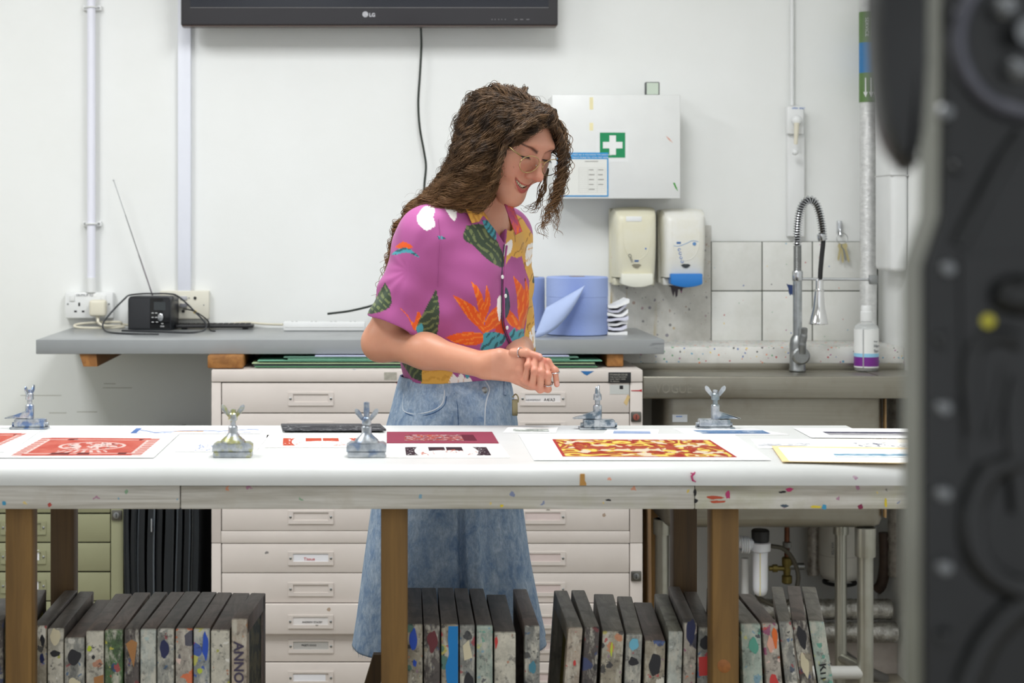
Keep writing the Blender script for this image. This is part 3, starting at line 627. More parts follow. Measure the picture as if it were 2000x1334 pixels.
for i in range(n + 1):
    t = i / n
    a = A0.lerp(A1, t); b = A0.lerp(P(1098, 650, 4.575), min(1, t * 1.0)) if False else A0.lerp(B0, t).lerp(B0.lerp(B1, t), t)
    rows.append([a.lerp(b, s / 6) + V(0, -0.012 * math.sin(PI * s / 6) * math.sin(PI * t), 0) for s in range(7)])
fl.verts_faces([p for r in rows for p in r], [(i * 7 + j, (i + 1) * 7 + j, (i + 1) * 7 + j + 1, i * 7 + j + 1) for i in range(n) for j in range(6)], True)
fo = part('loose_flap', fl, mat('pale_blue_tissue', S(178, 194, 232), 0.85, vary=0.03), r1); mod = fo.modifiers.new('thickness', 'SOLIDIFY'); mod.thickness = 0.0012
blue_roll(1010, 1064, 541, 4.84, 'second blue paper towel roll half hidden behind her shirt')
# folded papers
pb = thing('paper_bundle', 'crumpled stack of folded white papers right of the blue roll', 'papers', P(1208, 650, 4.72))
for i in range(7):
    za_ = SZ + 0.0008 + i * 0.0125; zb_ = za_ + 0.011; mb = MB(); nn = 12; x0_, x1_ = X(1186 + rnd.uniform(-2, 2), 4.68), X(1226 + rnd.uniform(-3, 3), 4.68)
    top_, bot_ = [], []
    for k in range(nn + 1):
        u = k / nn; dz = 0.020 * (i / 6) * (u - 0.35) ** 2 * 2 + 0.003 * math.sin(6 * u + i * 1.7)
        if i == 0: dz = 0
        bot_.append((x0_ + (x1_ - x0_) * u, za_ + max(0, dz))); top_.append((x0_ + (x1_ - x0_) * u, za_ + max(0, dz) + 0.0085 - 0.002 * math.sin(4 * u)))
    mb.prism(bot_ + top_[::-1], (0, 4.665 + 0.004 * (i % 3), 0), (1, 0, 0), (0, 0, 1), (0, 0.12, 0))
    part('folded_sheet', mb, mat('folded_white', S(222, 222, 236), 0.8) if i % 2 else M_paper, pb)
# cutting mats and boards between chest and shelf
MATS = [(497, 1167, 721.2, S(96, 150, 112)), (495, 1164, 718.0, S(52, 70, 66)), (492, 1162, 714.2, S(170, 190, 150)), (503, 1176, 709.2, S(110, 168, 140)), (562, 1113, 705.8, S(130, 190, 160)), (554, 1130, 702.2, S(90, 130, 112)), (615, 1112, 699.6, S(190, 196, 222))]
names = ['bottom green', 'dark charcoal', 'pale edged green', 'long mid green', 'mint green', 'curled teal', 'lilac topmost']
for (xa, xb, py, col), nm in zip(MATS, names):
    d = 4.475; z = 0.9134 + (721.6 - py) * 0.00133
    mb = MB().box(X(xa, d), X(xb, d), d, d + 0.36, z, z + 0.0026, 0.0008)
    tag(part('cutting_mat', mb, mat('mat_' + nm.replace(' ', '_'), col, 0.5)), '%s sheet in the pile between plan chest and shelf' % nm, 'cutting mat', 'sheets piled under the grey shelf')

for xa, xb, ya in ((201, 258, 757), (203, 226, 749), (40, 120, 772), (150, 190, 804), (96, 130, 806)):
    part('scuff_mark', MB().box(X(xa, WY), X(xb, WY), WY - 0.0003, WY + 0.0005, Z(ya + 0.9, WY), Z(ya, WY)), mat('scuff_%d' % xa, S(150, 146, 130), 0.7, vary=0.2, scale=90), wall_back)
# ================================================================== PLAN CHESTS
CD = 4.44                                                             # chest fronts
def zc(py): return Z(py, CD)
def xc_(px): return X(px, CD)
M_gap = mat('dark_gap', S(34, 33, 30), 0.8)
def chest(name, label, off, m, mdark, rows, cap, lip, plinth, texts, cards, lock_rows, holder_rows, proud=()):
    o = lambda px: xc_(px) + off
    t = thing(name, label, 'plan chest', (o(834), CD, 0))
    part('carcass', MB().box(o(413) + 0.001, o(1255) - 0.001, CD + 0.012, 4.985, 0.03, zc(cap[0]) - 0.003, 0.002), m, t)
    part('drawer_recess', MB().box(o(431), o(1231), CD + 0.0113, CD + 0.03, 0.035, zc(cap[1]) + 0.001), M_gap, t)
    part('top_cap', MB().box(o(413), o(1255), CD - 0.003, 4.987, zc(cap[1]), zc(cap[0]), 0.003), m, t)
    for a, b in ((413, 431.6), (1230.6, 1255)):
        part('side_post', MB().box(o(a), o(b), CD, CD + 0.03, zc(lip[1]) + 0.0008 if lip else 0.035, zc(cap[1]) - 0.0008, 0.0015), m, t)
        if lip: part('side_post', MB().box(o(a), o(b), CD, CD + 0.03, 0.035, zc(lip[1]) - 0.0008, 0.0015), m, t)
    if lip: part('middle_rail', MB().box(o(432), o(1230), CD, CD + 0.02, zc(lip[1]), zc(lip[0]), 0.0015), m, t)
    part('plinth', MB().box(o(420), o(1248), CD + 0.03, 4.97, 0, 0.036), mdark, t)
    for i, (a, b) in enumerate(rows):
        yo = proud[i] if i in proud else 0.0
        dw = part('drawer', MB().box(o(433.3), o(1229), CD + yo, CD + yo + 0.022, zc(b), zc(a), 0.0016), m, t)
        hy = holder_rows[i]
        for j, hx in enumerate((607, 1060)):
            mb = MB(); x0, x1, z0, z1 = o(hx - 44), o(hx + 44), zc(hy + 13), zc(hy - 13); y1 = CD + yo + 0.0005; y0 = y1 - 0.0035
            wx0, wx1, wz0, wz1 = o(hx - 34.5), o(hx + 34.5), zc(hy + 6), zc(hy - 9.5)
            for bx in ((x0, wx0, z0, z1), (wx1, x1, z0, z1), (wx0, wx1, z0, wz0), (wx0, wx1, wz1, z1)): mb.box(bx[0], bx[1], y0, y1, bx[2], bx[3])
            bmesh.ops.remove_doubles(mb.bm, verts=mb.bm.verts, dist=1e-5)
            part('label_holder', mb, m, dw)
            card = cards.get((i, j))
            if card: part('label_card', MB().box(wx0 - 0.001, wx1 - card[1] * (wx1 - wx0), CD + yo - 0.0009, CD + yo + 0.0004, wz0 - 0.001, wz1 + card[2]), card[0], dw)
            for s in (-39.5, 39.5): part('screw', MB().lathe([(0.0034, 0), (0.0034, 0.0014), (0.002, 0.0024), (0, 0.0026)], (o(hx + s), y0 + 0.0003, zc(hy - 0.5)), (0, -1, 0), 10), M_steel, dw)
            tx = texts.get((i, j))
            for s, size, px, py, mt in (tx or ()):
                text_part(s, size, (o(px), CD + yo - 0.0009, zc(py)), (1, 0, 0), (0, 0, 1), mt, dw, lift=0.0003)
    for py in lock_rows:
        lk = part('lock', MB().box(o(1232), o(1252.5), CD - 0.005, CD + 0.001, zc(py + 10), zc(py - 10), 0.003), mat('lock_plate', S(110, 108, 102), 0.35, 0.8), t)
        part('lock_barrel', MB().lathe([(0.0085, 0), (0.0085, 0.003), (0.006, 0.0036), (0, 0.0036)], (o(1242), CD - 0.005, zc(py)), (0, -1, 0), 18), M_steel if (py != 814) else mat('red_barrel', S(150, 80, 66), 0.4), lk)
        part('keyhole', MB().box(o(1241.2), o(1242.8), CD - 0.009, CD - 0.0084, zc(py + 4), zc(py - 4)), M_black, lk)
    return t, o
M_chest = spattered('chest_enamel', S(222, 213, 206), 0.42, sc=16, keep=0.16, size=0.07, grime=S(205, 194, 184), gamt=0.25, gsc=5, sc2=60, keep2=0.012, pal=[S(90, 85, 78), S(120, 112, 100), S(70, 70, 72), S(150, 120, 90), S(180, 90, 90), S(90, 110, 150)])
M_chestdark = mat('chest_plinth', S(96, 92, 86), 0.6)
M_card = mat('label_card', S(228, 224, 222), 0.7, vary=0.02); M_cardp = mat('pinkish_card', S(216, 200, 196), 0.7, vary=0.03); M_cardw = mat('white_card', S(236, 236, 240), 0.7, vary=0.01)
rows = [(748, 806), (808, 864), (866, 922), (924, 979), (981, 1036.5), (1062.5, 1118.5), (1120, 1177), (1178.5, 1236.5), (1239, 1293), (1295, 1351)]
hrow = [779, 837, 894, 951, 1010, 1090.5, 1151, 1212, 1263, 1324]
cards = {(0, 1): (M_card, 0.0, -0.002), (2, 0): (M_card, 0, 0), (5, 0): (M_cardw, 0, -0.001), (7, 0): (M_card, 0, 0), (8, 0): (mat('grey_card', S(190, 188, 184), 0.7), 0, 0), (9, 0): (M_cardw, 0.08, -0.004)}
for i in (4, 5, 6, 7, 8, 9): cards[(i, 1)] = (M_cardp, 0, 0)
texts = {(0, 1): [('NEWSPRINT', 0.0072, 1027, 783, mat('grey_print', S(110, 112, 118), 0.7)), ('A4/A3', 0.0115, 1062, 783.5, M_ink)],
         (5, 0): [('Tissue', 0.0118, 593, 1094.5, M_redink)], (7, 0): [('ANDREW STACEY', 0.0066, 590.5, 1214.5, M_ink)], (8, 0): [('PREETI SOOD', 0.0066, 588.5, 1262.5, M_ink)]}
pc, o_ = chest('plan_chest', 'cream metal plan chest of ten shallow drawers standing behind the woman', 0, M_chest, M_chestdark, rows, (722, 746), (1037.5, 1061), 36, texts, cards, (814, 1125), hrow, {7: -0.012, 8: 0.004})
part('maker_plate', MB().box(xc_(1188), xc_(1232), CD - 0.0042, CD - 0.002, zc(747.5), zc(727), 0.0015), M_black, pc)
for i, (s, sz) in enumerate((('STORAGE.CO.UK', 0.0062), ('STEEL PLAN FILE SUPPLY', 0.0042), ('PLANS  PRINTS  PAPER', 0.0042), ('TEL 0800 012', 0.0045))):
    text_part(s, sz, (xc_(1190.5), CD - 0.0042, zc(733 + i * 4.2)), (1, 0, 0), (0, 0, 1), mat('plate_letters', S(176, 172, 160), 0.6) if i == 0 else bpy.data.materials['plate_letters'], pc, lift=0.0003)
part('grey_sticker', MB().box(xc_(1191), xc_(1229), CD - 0.0006, CD + 0.0005, zc(770), zc(751.5)), mat('sticker_grey', S(196, 198, 194), 0.5), pc)
part('sticker_block', MB().box(xc_(1210), xc_(1217), CD - 0.0009, CD - 0.0004, zc(760), zc(753)), M_ink, pc)
part('tape_piece', MB().prism([(-0.008, -0.006), (0.003, 0.016), (0.009, 0.009), (0.0, -0.014)], (xc_(1224), CD - 0.0004, zc(782)), (1, 0, 0), (0, 0, 1), (0, -0.0005, 0)), mat('masking_tape', S(214, 186, 130), 0.6), pc)
part('blue_paint_mark', MB().prism([(-0.018, 0.006), (0.018, 0.006), (0.006, -0.001), (-0.001, -0.006), (-0.01, -0.001)], (xc_(1147), CD - 0.0031, zc(729)), (1, 0, 0), (0, 0, 1), (0, -0.0005, 0)), mat('blue_paint', S(40, 105, 165), 0.4), pc)
part('red_paint_mark', MB().prism([(-0.014, 0.001), (0.008, 0.0015), (0.014, 0.004), (0.015, -0.003), (0.008, -0.0015), (-0.014, -0.001)], (xc_(1243), CD - 0.0004, zc(763)), (1, 0, 0), (0, 0, 1), (0, -0.0005, 0)), mat('red_paint', S(190, 40, 50), 0.4), pc)
part('tape_residue', MB().box(xc_(750), xc_(775), CD - 0.0034, CD - 0.002, zc(742), zc(727)), mat('residue_grey', S(168, 164, 152), 0.7, vary=0.2, scale=120), pc)
M_olive = spattered('olive_enamel', S(150, 150, 118), 0.42, sc=16, keep=0.10, size=0.06, grime=S(132, 130, 100), gamt=0.3, gsc=5)
rows2 = [(945.5, 1001.5), (1004.5, 1058.5), (1061, 1115.5), (1118.5, 1173), (1175.5, 1230), (1232.5, 1287), (1289.5, 1346)]
hrow2 = [974, 1031, 1088, 1145, 1203, 1260, 1318]
c2 = {(1, 1): (M_cardw, 0.18, 0), (2, 1): (M_cardw, 0.06, 0.006), (3, 1): (M_cardw, 0.08, 0)}
t2 = {(2, 1): [('Bubbles', 0.0125, 1060 - 22, 1091, M_redink)]}
chest('plan_chest', 'olive green metal plan chest under the far left of the work table', xc_(241) - xc_(1255), M_olive, M_chestdark, rows2, (920, 943.5), None, 36, t2, c2, (1006,), hrow2)

# black portfolios standing between the two chests
M_pf = mat('portfolio_black', S(30, 34, 38), 0.32, vary=0.1); M_pipe = mat('portfolio_piping', S(84, 90, 96), 0.35)
xs = [244, 256, 270, 288, 306, 320, 343, 357, 373, 390]; labs = ['first', 'second', 'third', 'fourth', 'fifth', 'sixth', 'seventh', 'eighth', 'ninth']
for i in range(9):
    d = 4.43 + 0.03 * ((i * 7) % 5) / 5; x0 = X(xs[i] + 1, d); w = (X(xs[i + 1], d) - X(xs[i] + 1, d)) * 0.78
    top = 0.70 - 0.02 * ((i * 3) % 4); t = thing('portfolio', '%s black portfolio from the olive chest, standing upright between the chests' % labs[i], 'portfolio', (x0 + w / 2, d, 0), group='black portfolios between the chests')
    mb = MB(); n = 18; L, R = [], []
    for k in range(n + 1):
        v = k / n; wob = 0.006 * math.sin(2.2 * v * PI + i * 0.35) * v * (1 - 0.3 * v); L.append((x0 + wob, v * top)); R.append((x0 + w * (0.8 + 0.2 * math.sin(v * PI)) + wob, v * top))
    mb.prism(L + R[::-1], (0, d, 0), (1, 0, 0), (0, 0, 1), (0, 0.52, 0)); part('cover', mb, M_pf, t)
    part('piping', MB().tube([(x, d - 0.001, z) for x, z in (R if i % 2 else L)], 0.0024, 6), M_pipe if i in (2, 3, 6, 7) else M_pf, t)
    if i == 3: part('zip_pull', MB().tube([(x0 + w * 0.6, d - 0.004, 0.515), (x0 + w * 0.62, d - 0.006, 0.48)], 0.003, 8), M_chrome, t)

# ================================================================== SINK
SD, SB = 4.46, 4.733                                                  # front lip, back
def brushed(name, col, rough, dirt, ax=0):
    g = G(name); v = g.scaled(g.pos, (1.5, 40, 90) if ax == 0 else (90, 40, 1.5)); n = g.noise(v, 3, 4, 0.6)
    c = g.mix(g.step(n, 0.3, 0.7), tuple(x * 0.86 for x in col), col); c = g.mix(g.math('MULTIPLY', g.step(g.noise(g.pos, 7, 5, 0.6), 0.5, 0.75), 0.5), c, dirt)
    f, r = g.spots(g.pos, 18, 0.12, 0.14); c = g.mix(g.math('MULTIPLY', f, 0.8), c, pal_ramp(g, r, [S(70, 50, 55), S(110, 60, 60), S(60, 60, 70), S(150, 130, 60)]))
    return g.out(c, g.mix(g.step(n, 0.3, 0.7), (rough,) * 3, (rough + 0.12,) * 3), 0.9, n, 0.06)
M_sink = brushed('sink_steel', S(156, 152, 140), 0.34, S(118, 108, 92))
M_leg = brushed('leg_steel', S(196, 196, 186), 0.28, S(150, 146, 126), 2)
sk = thing('sink', 'deep stainless steel pot sink on tubular legs at the right', 'sink', (1.06, 4.55, 0), group=None)
xl, xr = 0.6865, 1.472; zt, zb = Z(735, SD), Z(779, SD); zd = 0.885
part('fascia', MB().box(xl, xr, SD, SD + 0.02, zb, zt, 0.004, 3), M_sink, sk)
bx0, bx1, by0, by1, bz = X(1297, 4.5), X(1727, 4.5), 4.50, 4.69, Z(1033, 4.5)
mb = MB()
for a in ((xl, xr, SD + 0.018, by0), (xl, xr, by1, SB), (xl, bx0, by0, by1), (bx1, xr, by0, by1)): mb.box(a[0], a[1], a[2], a[3], zd - 0.004, zd)
part('deck', mb, M_sink, sk)
part('bowl', MB().box(bx0, bx1, by0 - 0.002, 4.74, bz, zd - 0.003, 0.028, 4), M_sink, sk)
part('bowl_interior', MB().box(bx0 - 0.002, bx1 + 0.002, by0, by1 + 0.002, zd - 0.006, zd - 0.002), M_sink, sk)
part('upstand', MB().box(xl, xr, SB - 0.004, SB + 0.0015, zd - 0.002, 0.903, 0.001), M_sink, sk)
part('bowl_rim_seam', MB().box(bx1 + 0.002, bx1 + 0.006, by0 - 0.001, by0 + 0.02, bz + 0.03, zb + 0.001), mat('rust_seam', S(150, 120, 80), 0.5), sk)
text_part('VOGUE', 0.036, (X(1279, SD), SD, Z(768, SD)), (1, 0, 0), (0, 0, 1), M_sink, sk, name='embossed_lettering', lift=0.0004, thick=0.001, sx=0.82)
part('maker_sticker', MB().box(X(1313, by0), X(1342, by0), by0 - 0.0032, by0 - 0.001, Z(824, by0), Z(809.5, by0)), mat('sticker_silver', S(196, 200, 204), 0.4), sk)
part('sticker_line', MB().box(X(1320, by0), X(1332, by0), by0 - 0.0036, by0 - 0.003, Z(814, by0), Z(812.5, by0)), M_blueink, sk)
for px, d, r, ls, zlo in ((1690, 4.53, 0.0215, 'front', 0), (1642, 4.66, 0.0165, 'rear', 0), (1293, 4.66, 0.019, 'rear', 0)):
    x = X(px, d); lg = part('leg', MB().cyl((x, d, 0), (x, d, bz), r, n=24), M_leg, sk)
    part('leg_sleeve', MB().lathe([(r * 1.28, 0), (r * 1.3, 0.004), (r * 1.3, 0.078 if ls == 'front' else 0.042), (r * 1.02, 0.08 if ls == 'front' else 0.044)], (x, d, bz - (0.08 if ls == 'front' else 0.044)), n=24), M_leg, lg)
part('crossbar', MB().cyl((X(1690, 4.53), 4.53, 0.085), (X(1642, 4.66), 4.66, 0.085), 0.014, n=16), M_leg, sk)
part('crossbar', MB().cyl((X(1560, 4.53), 4.53, 0.078), (X(1690, 4.53), 4.53, 0.078), 0.018, n=16), mat('pale_pipe', S(205, 205, 200), 0.4), sk)
# pull-out tap
tp = thing('spring_tap', 'tall chrome sink tap with a coiled spring hose and bell sprayer', 'tap', (X(1557, 4.69), 4.69, zd))
d = 4.69; xt = X(1557.5, d)
part('body', MB().lathe([(0.024, 0), (0.024, 0.004), (0.022, 0.008), (0.022, 0.075), (0.019, 0.09), (0.0135, 0.1)], (xt, d, zd + 0.0004), n=24), M_steel, tp)
part('riser', MB().cyl((xt, d, zd + 0.095), (xt, d, Z(545, d)), 0.0125, n=20), mat('worn_chrome', S(170, 174, 176), 0.3, 0.85, vary=0.12, scale=60), tp)
part('collar', MB().lathe([(0.0135, 0), (0.015, 0.003), (0.015, 0.026), (0.0135, 0.029)], (xt, d, Z(549, d)), n=22), M_chrome, tp)
part('ribbed_sleeve', MB().lathe([(0.0105 + 0.0012 * (i % 2), i * 0.0021) for i in range(35)], (xt, d, Z(529, d)), n=18), M_steel, tp)
lv = part('lever', MB().lathe([(0, -0.012), (0.021, -0.012), (0.0245, -0.008), (0.0245, 0.006), (0.02, 0.01), (0, 0.01)], P(1564, 695, 4.655), (0, -1, 0), 26).tube(smooth_path([P(1566, 690, 4.652), P(1567, 672, 4.648), P(1570, 655, 4.645), P(1571, 640, 4.642)]), [0.0115] * 9 + [0.0105] * 8 + [0.0095] * 7 + [0.006], 12), M_steel, tp)
path = smooth_path([P(1557.5, 529, d), P(1557.5, 490, d), P(1557.5, 450, d), P(1561, 420, d), P(1568, 400, d), P(1580, 390, d), P(1592, 396, d), P(1600, 415, d), P(1605, 440, d), P(1608, 468, d)], 16)
part('hose', MB().tube(smooth_path([P(1557.5, 529, d), P(1557.5, 490, d), P(1557.5, 450, d), P(1561, 420, d), P(1568, 400, d), P(1580, 390, d), P(1592, 396, d), P(1600, 415, d), P(1605, 440, d), P(1608, 468, d), P(1605, 500, d), P(1602.5, 530, d), P(1601.5, 552, d)], 8), 0.0066, 10), M_rubber, tp)
# spring wound round the path
def coil(path, r, turns, rad, per=14):
    L = [0]; 
    for a, b in zip(path, path[1:]): L.append(L[-1] + (b - a).length)
    out = []; n = int(turns * per)
    for i in range(n + 1):
        s = L[-1] * i / n; k = max(0, min(len(path) - 2, np.searchsorted(L, s) - 1)); f = (s - L[k]) / max(1e-9, L[k + 1] - L[k])
        c = path[k].lerp(path[k + 1], f); t = (path[k + 1] - path[k]).normalized(); u = V(0, -1, 0); w = t.cross(u).normalized()
        a = 2 * PI * turns * i / n; out.append(c + (u * math.cos(a) + w * math.sin(a)) * r)
    return MB().tube(out, rad, 5)
part('spring', coil([p for p in path if p.z > Z(482, d) or p.x > xt + 0.02], 0.0108, 38, 0.0016), M_chrome, tp)
part('spring_end', MB().lathe([(0.0115, 0), (0.0125, 0.002), (0.0125, 0.018), (0.0105, 0.02)], P(1606, 470, d), (P(1605, 450, d) - P(1608, 470, d)), 20), M_chrome, tp)
hd = part('spray_head', MB().lathe([(0.0265, 0.0), (0.0275, 0.003), (0.0255, 0.008), (0.0165, 0.050), (0.0135, 0.085), (0.0128, 0.094), (0.0152, 0.096), (0.0152, 0.0985), (0.0108, 0.100), (0.0108, 0.124), (0.009, 0.126)], P(1598, 633.5, d), (0.03, 0, 1), 26), mat('bright_chrome', S(225, 225, 225), 0.08, 1.0, vary=0.04), tp)
part('support_arm', MB().tube([P(1564, 545, d), P(1700, 546, d)], 0.0042, 10), M_chrome, tp)
part('arm_clip', MB().tube([P(1704, 546, d) + V(0.010 * math.cos(a), -0.004, 0.010 * math.sin(a)) for a in np.linspace(0.6, 5.7, 20)], 0.0028, 8).box(X(1697, d), X(1713, d), d - 0.008, d + 0.004, Z(555, d), Z(537, d), 0.002), M_steel, tp)
part('blue_tag', MB().prism([(0, 0.014), (0.014, 0.012), (0.014, -0.016), (0.009, -0.014), (0.007, -0.018), (0.003, -0.01), (0.002, 0.002), (-0.004, 0.016)], (X(1538, d), d - 0.004, Z(565, d)), (1, 0, 0), (0, 0, 1), (0, 0.002, 0)), mat('navy_tag', S(30, 52, 100), 0.5), tp)
# hand sanitiser
hs = thing('sanitiser_bottle', 'clear hand sanitiser pump bottle with purple band standing on the sink corner', 'bottle', (X(1692, 4.72), 4.72, zd))
d = 4.70; xb = X(1692, d); 
g = G('clear_plastic'); M_clear = g.out((0.95, 0.97, 0.97), 0.08, Transmission_Weight=0.75, IOR=1.3)
part('bottle_body', MB().lathe([(0, 0.0006), (0.031, 0.0006), (0.0335, 0.004), (0.0335, 0.118), (0.030, 0.128), (0.016, 0.138), (0.012, 0.142)], (xb, d, zd), n=32), M_clear, hs)
lb = part('label', MB().lathe([(0.0339, 0.0), (0.0339, 0.108 - 0.0)], (xb, d, zd + 0.010), n=40), M_whiteink, hs)
part('purple_band', MB().lathe([(0.0342, 0.0), (0.0342, 0.026)], (xb, d, zd + 0.014), n=40), mat('purple_band', S(120, 40, 140), 0.4), lb)
part('blue_band', MB().lathe([(0.0342, 0.0), (0.0342, 0.010)], (xb, d, zd + 0.040), n=40), mat('sky_band', S(150, 205, 235), 0.4), lb)
part('label_edge', MB().box(xb - 0.0185, xb - 0.0155, d - 0.0305, d - 0.0285, zd + 0.01, zd + 0.118), mat('grey_gap', S(170, 172, 172), 0.3), lb)
for s, z, sz, m in (('Han', 0.068, 0.0125, 'grey_print'), ('San', 0.054, 0.0125, 'grey_print'), ('the ge', 0.083, 0.0055, 'grey_print')):
    text_part(s, sz, (xb + 0.0115, d - 0.0330, zd + z), (1, 0.55, 0), (0, 0, 1), bpy.data.materials[m], lb)
part('pump_cap', MB().lathe([(0.0165, 0), (0.0168, 0.002), (0.0165, 0.026), (0.0145, 0.028), (0.0145, 0.042), (0.013, 0.044), (0, 0.044)], (xb, d, zd + 0.140), n=26), M_white, hs)

# ------------------------------------------------------------------ plumbing under the sink
bt = thing('bottle_trap', 'white bottle trap hanging from a black waste under the sink', 'waste trap', (X(1485, 4.6), 4.6, Z(1164, 4.6)))
d = 4.60; xt2 = X(1485, d)
part('waste_nut', MB().lathe([(0.022, 0), (0.024, 0.002), (0.025, 0.030), (0.021, 0.034)], (xt2, d, Z(1058, d)), n=20), M_black, bt)
g = G('trap_white'); M_trap = g.out(S(232, 233, 238), 0.3, Subsurface_Weight=0.1)
part('trap_collar', MB().lathe([(0.026, 0.0), (0.028, 0.002), (0.028, 0.022), (0.025, 0.024)], (xt2, d, Z(1076, d)), n=28), M_trap, bt)
part('trap_cup', MB().lathe([(0, 0), (0.009, 0.001), (0.016, 0.006), (0.020, 0.017), (0.0205, 0.03), (0.0205, 0.125)], (xt2, d, Z(1164, d)), n=28), M_trap, bt)
part('trap_seam', MB().box(xt2 - 0.006, xt2 - 0.004, d - 0.0212, d - 0.019, Z(1160, d), Z(1078, d)), mat('yellowed_seam', S(226, 214, 150), 0.4), bt)
mb = MB().cyl((xt2 - 0.018, d, Z(1064, d)), (X(1446, d), d + 0.01, Z(1060, d)), 0.017, n=18)
for i in range(4): mb.tube([(X(1461 - i * 4, d), d + 0.002 * i + 0.021 * math.cos(a), Z(1064, d) + 0.021 * math.sin(a)) for a in np.linspace(0, 2 * PI, 20)[:-1]], 0.003, 6, closed=True)
part('trap_outlet', mb, M_trap, bt)
part('waste_pipe', MB().tube([(X(1455, 4.66), 4.66, 0.02), (X(1455, 4.66), 4.66, Z(1090, 4.66))], 0.0105, 14), M_white, bt)
vv = thing('stop_valve', 'brass stop valve on a copper pipe right of the white trap', 'valve', (X(1537, 4.8), 4.8, 0.26))
d = 4.80; xv = X(1537, d); M_copper = mat('tarnished_copper', S(120, 78, 58), 0.4, 0.8, vary=0.2, scale=40); M_brassd = mat('dull_brass', S(140, 126, 72), 0.4, 0.8, vary=0.2, scale=60)
part('copper_pipe', MB().cyl((xv, d, 0.2625), (xv, d, zd - 0.05), 0.0075, n=14), M_copper, vv)
part('valve_body', MB().lathe([(0.011, 0), (0.015, 0.004), (0.015, 0.022), (0.010, 0.026), (0.012, 0.05), (0.015, 0.056), (0.015, 0.074), (0.010, 0.078)], (xv, d, Z(1140, d)), n=10), M_brassd, vv)
part('tee_branch', MB().cyl((xv, d, Z(1110, d)), (X(1502, d), d, Z(1110, d)), 0.0075, n=12).cyl((X(1518, d), d, Z(1110, d)), (X(1509, d), d, Z(1110, d)), 0.0115, n=8), M_brassd, vv)
part('end_cap', MB().cyl((xv, d, Z(1106, d)), (X(1570, d), d, Z(1106, d)), 0.010, n=12), M_steel, vv)
part('pipe_nut', MB().lathe([(0.010, 0), (0.0125, 0.002), (0.0125, 0.016), (0.009, 0.018)], (xv, d, Z(1070, d)), n=8), M_steel, vv)
tag(part('flexible_hose', MB().tube(smooth_path([P(1503, 1066, 4.7), P(1530, 1072, 4.72), P(1550, 1095, 4.74), P(1559, 1130, 4.75), P(1548, 1168, 4.74), P(1520, 1184, 4.72), P(1490, 1172, 4.7), P(1478, 1162, 4.68)], 8), 0.0065, 10), mat('grey_hose', S(96, 92, 82), 0.4, 0.3)), 'grey braided hose curling behind the white trap', 'hose')
wh = thing('water_heater', 'small white rounded water heater tank behind the sink legs', 'water heater', (X(1640, 4.9), 4.9, Z(1134, 4.88)))
d = 4.885; xw = X(1640, d)
part('tank', MB().lathe([(0, 0), (0.03, 0.001), (0.05, 0.008), (0.060, 0.024), (0.062, 0.04), (0.062, 0.25), (0.05, 0.27), (0, 0.272)], (xw, d, Z(1134, d)), n=32), mat('tank_white', S(222, 220, 212), 0.35, vary=0.03), wh)
part('seam', MB().lathe([(0.0626, 0), (0.0626, 0.0012)], (xw, d, Z(1082, d)), n=36), mat('tank_seam', S(180, 178, 170), 0.5), wh)
part('bottom_ring', MB().tube([(xw + 0.045 * math.cos(a), d + 0.045 * math.sin(a), Z(1137, d)) for a in np.linspace(0, 2 * PI, 30)[:-1]], 0.0055, 8, closed=True), M_rubber, wh)
text_part('WATER', 0.011, (xw - 0.038, d - 0.0523, Z(1052, d)), (0, 0, -1), (0.85, -0.52, 0), bpy.data.materials['grey_print'], wh)
part('bracket', MB().box(xw - 0.03, xw + 0.03, 4.945, WY - 0.0003, 0.36, 0.44), M_steel, wh)
M_foil = None
g = G('shiny_foil'); nz = g.noise(g.scaled(g.pos, (1.2, 1, 1)), 38, 5, 0.7); M_foil = g.out(g.mix(g.step(nz, 0.3, 0.7), S(150, 146, 140), S(225, 224, 218)), 0.24, 0.9, nz, 1.0, 0.006)
M_dark_lag = None
g = G('aged_lagging'); nz = g.noise(g.pos, 50, 5, 0.7); M_dark_lag = g.out(g.mix(g.step(nz, 0.3, 0.7), S(120, 112, 104), S(205, 200, 192)), 0.4, 0.5, nz, 1.0, 0.005)
for i, (a, b, lab) in enumerate((((1.05, 4.79, Z(1190, 4.79)), (1.45, 4.79, Z(1190, 4.79)), 'upper of two fat foil wrapped pipes running along the wall under the sink'), ((1.05, 4.77, Z(1235, 4.77)), (1.46, 4.77, Z(1235, 4.77)), 'lower of two fat foil wrapped pipes running along the wall under the sink'))):
    pts, rr = lumpy(a, b, 0.0295, 50, 0.003, i); tag(part('foil_pipe', MB().tube(pts, rr, 18), M_foil), lab, 'pipe', 'foil wrapped pipes under the sink')
for i, (px, d, r, z0, z1, lab) in enumerate(((1588, 4.90, 0.0165, 0.265, 0.80, 'grey lagged upright pipe left of the water heater'), (1752, 4.84, 0.026, 0.275, 0.86, 'thick lagged upright pipe in the corner beside the press'))):
    pts, rr = lumpy((X(px, d), d, z0), (X(px, d), d, z1), r, 50, 0.003, 5 + i); tag(part('upright_lagged_pipe', MB().tube(pts, rr, 16), M_dark_lag), lab, 'pipe')
tag(part('dark_drain_pipe', MB().tube(smooth_path([P(1727, 1040, 4.86), P(1728, 1100, 4.86), P(1722, 1140, 4.87), P(1712, 1152, 4.88)], 6), 0.016, 14), mat('rusty_iron', S(66, 50, 40), 0.6, vary=0.3, scale=40)), 'dark rusty drain pipe behind the right sink leg', 'pipe')
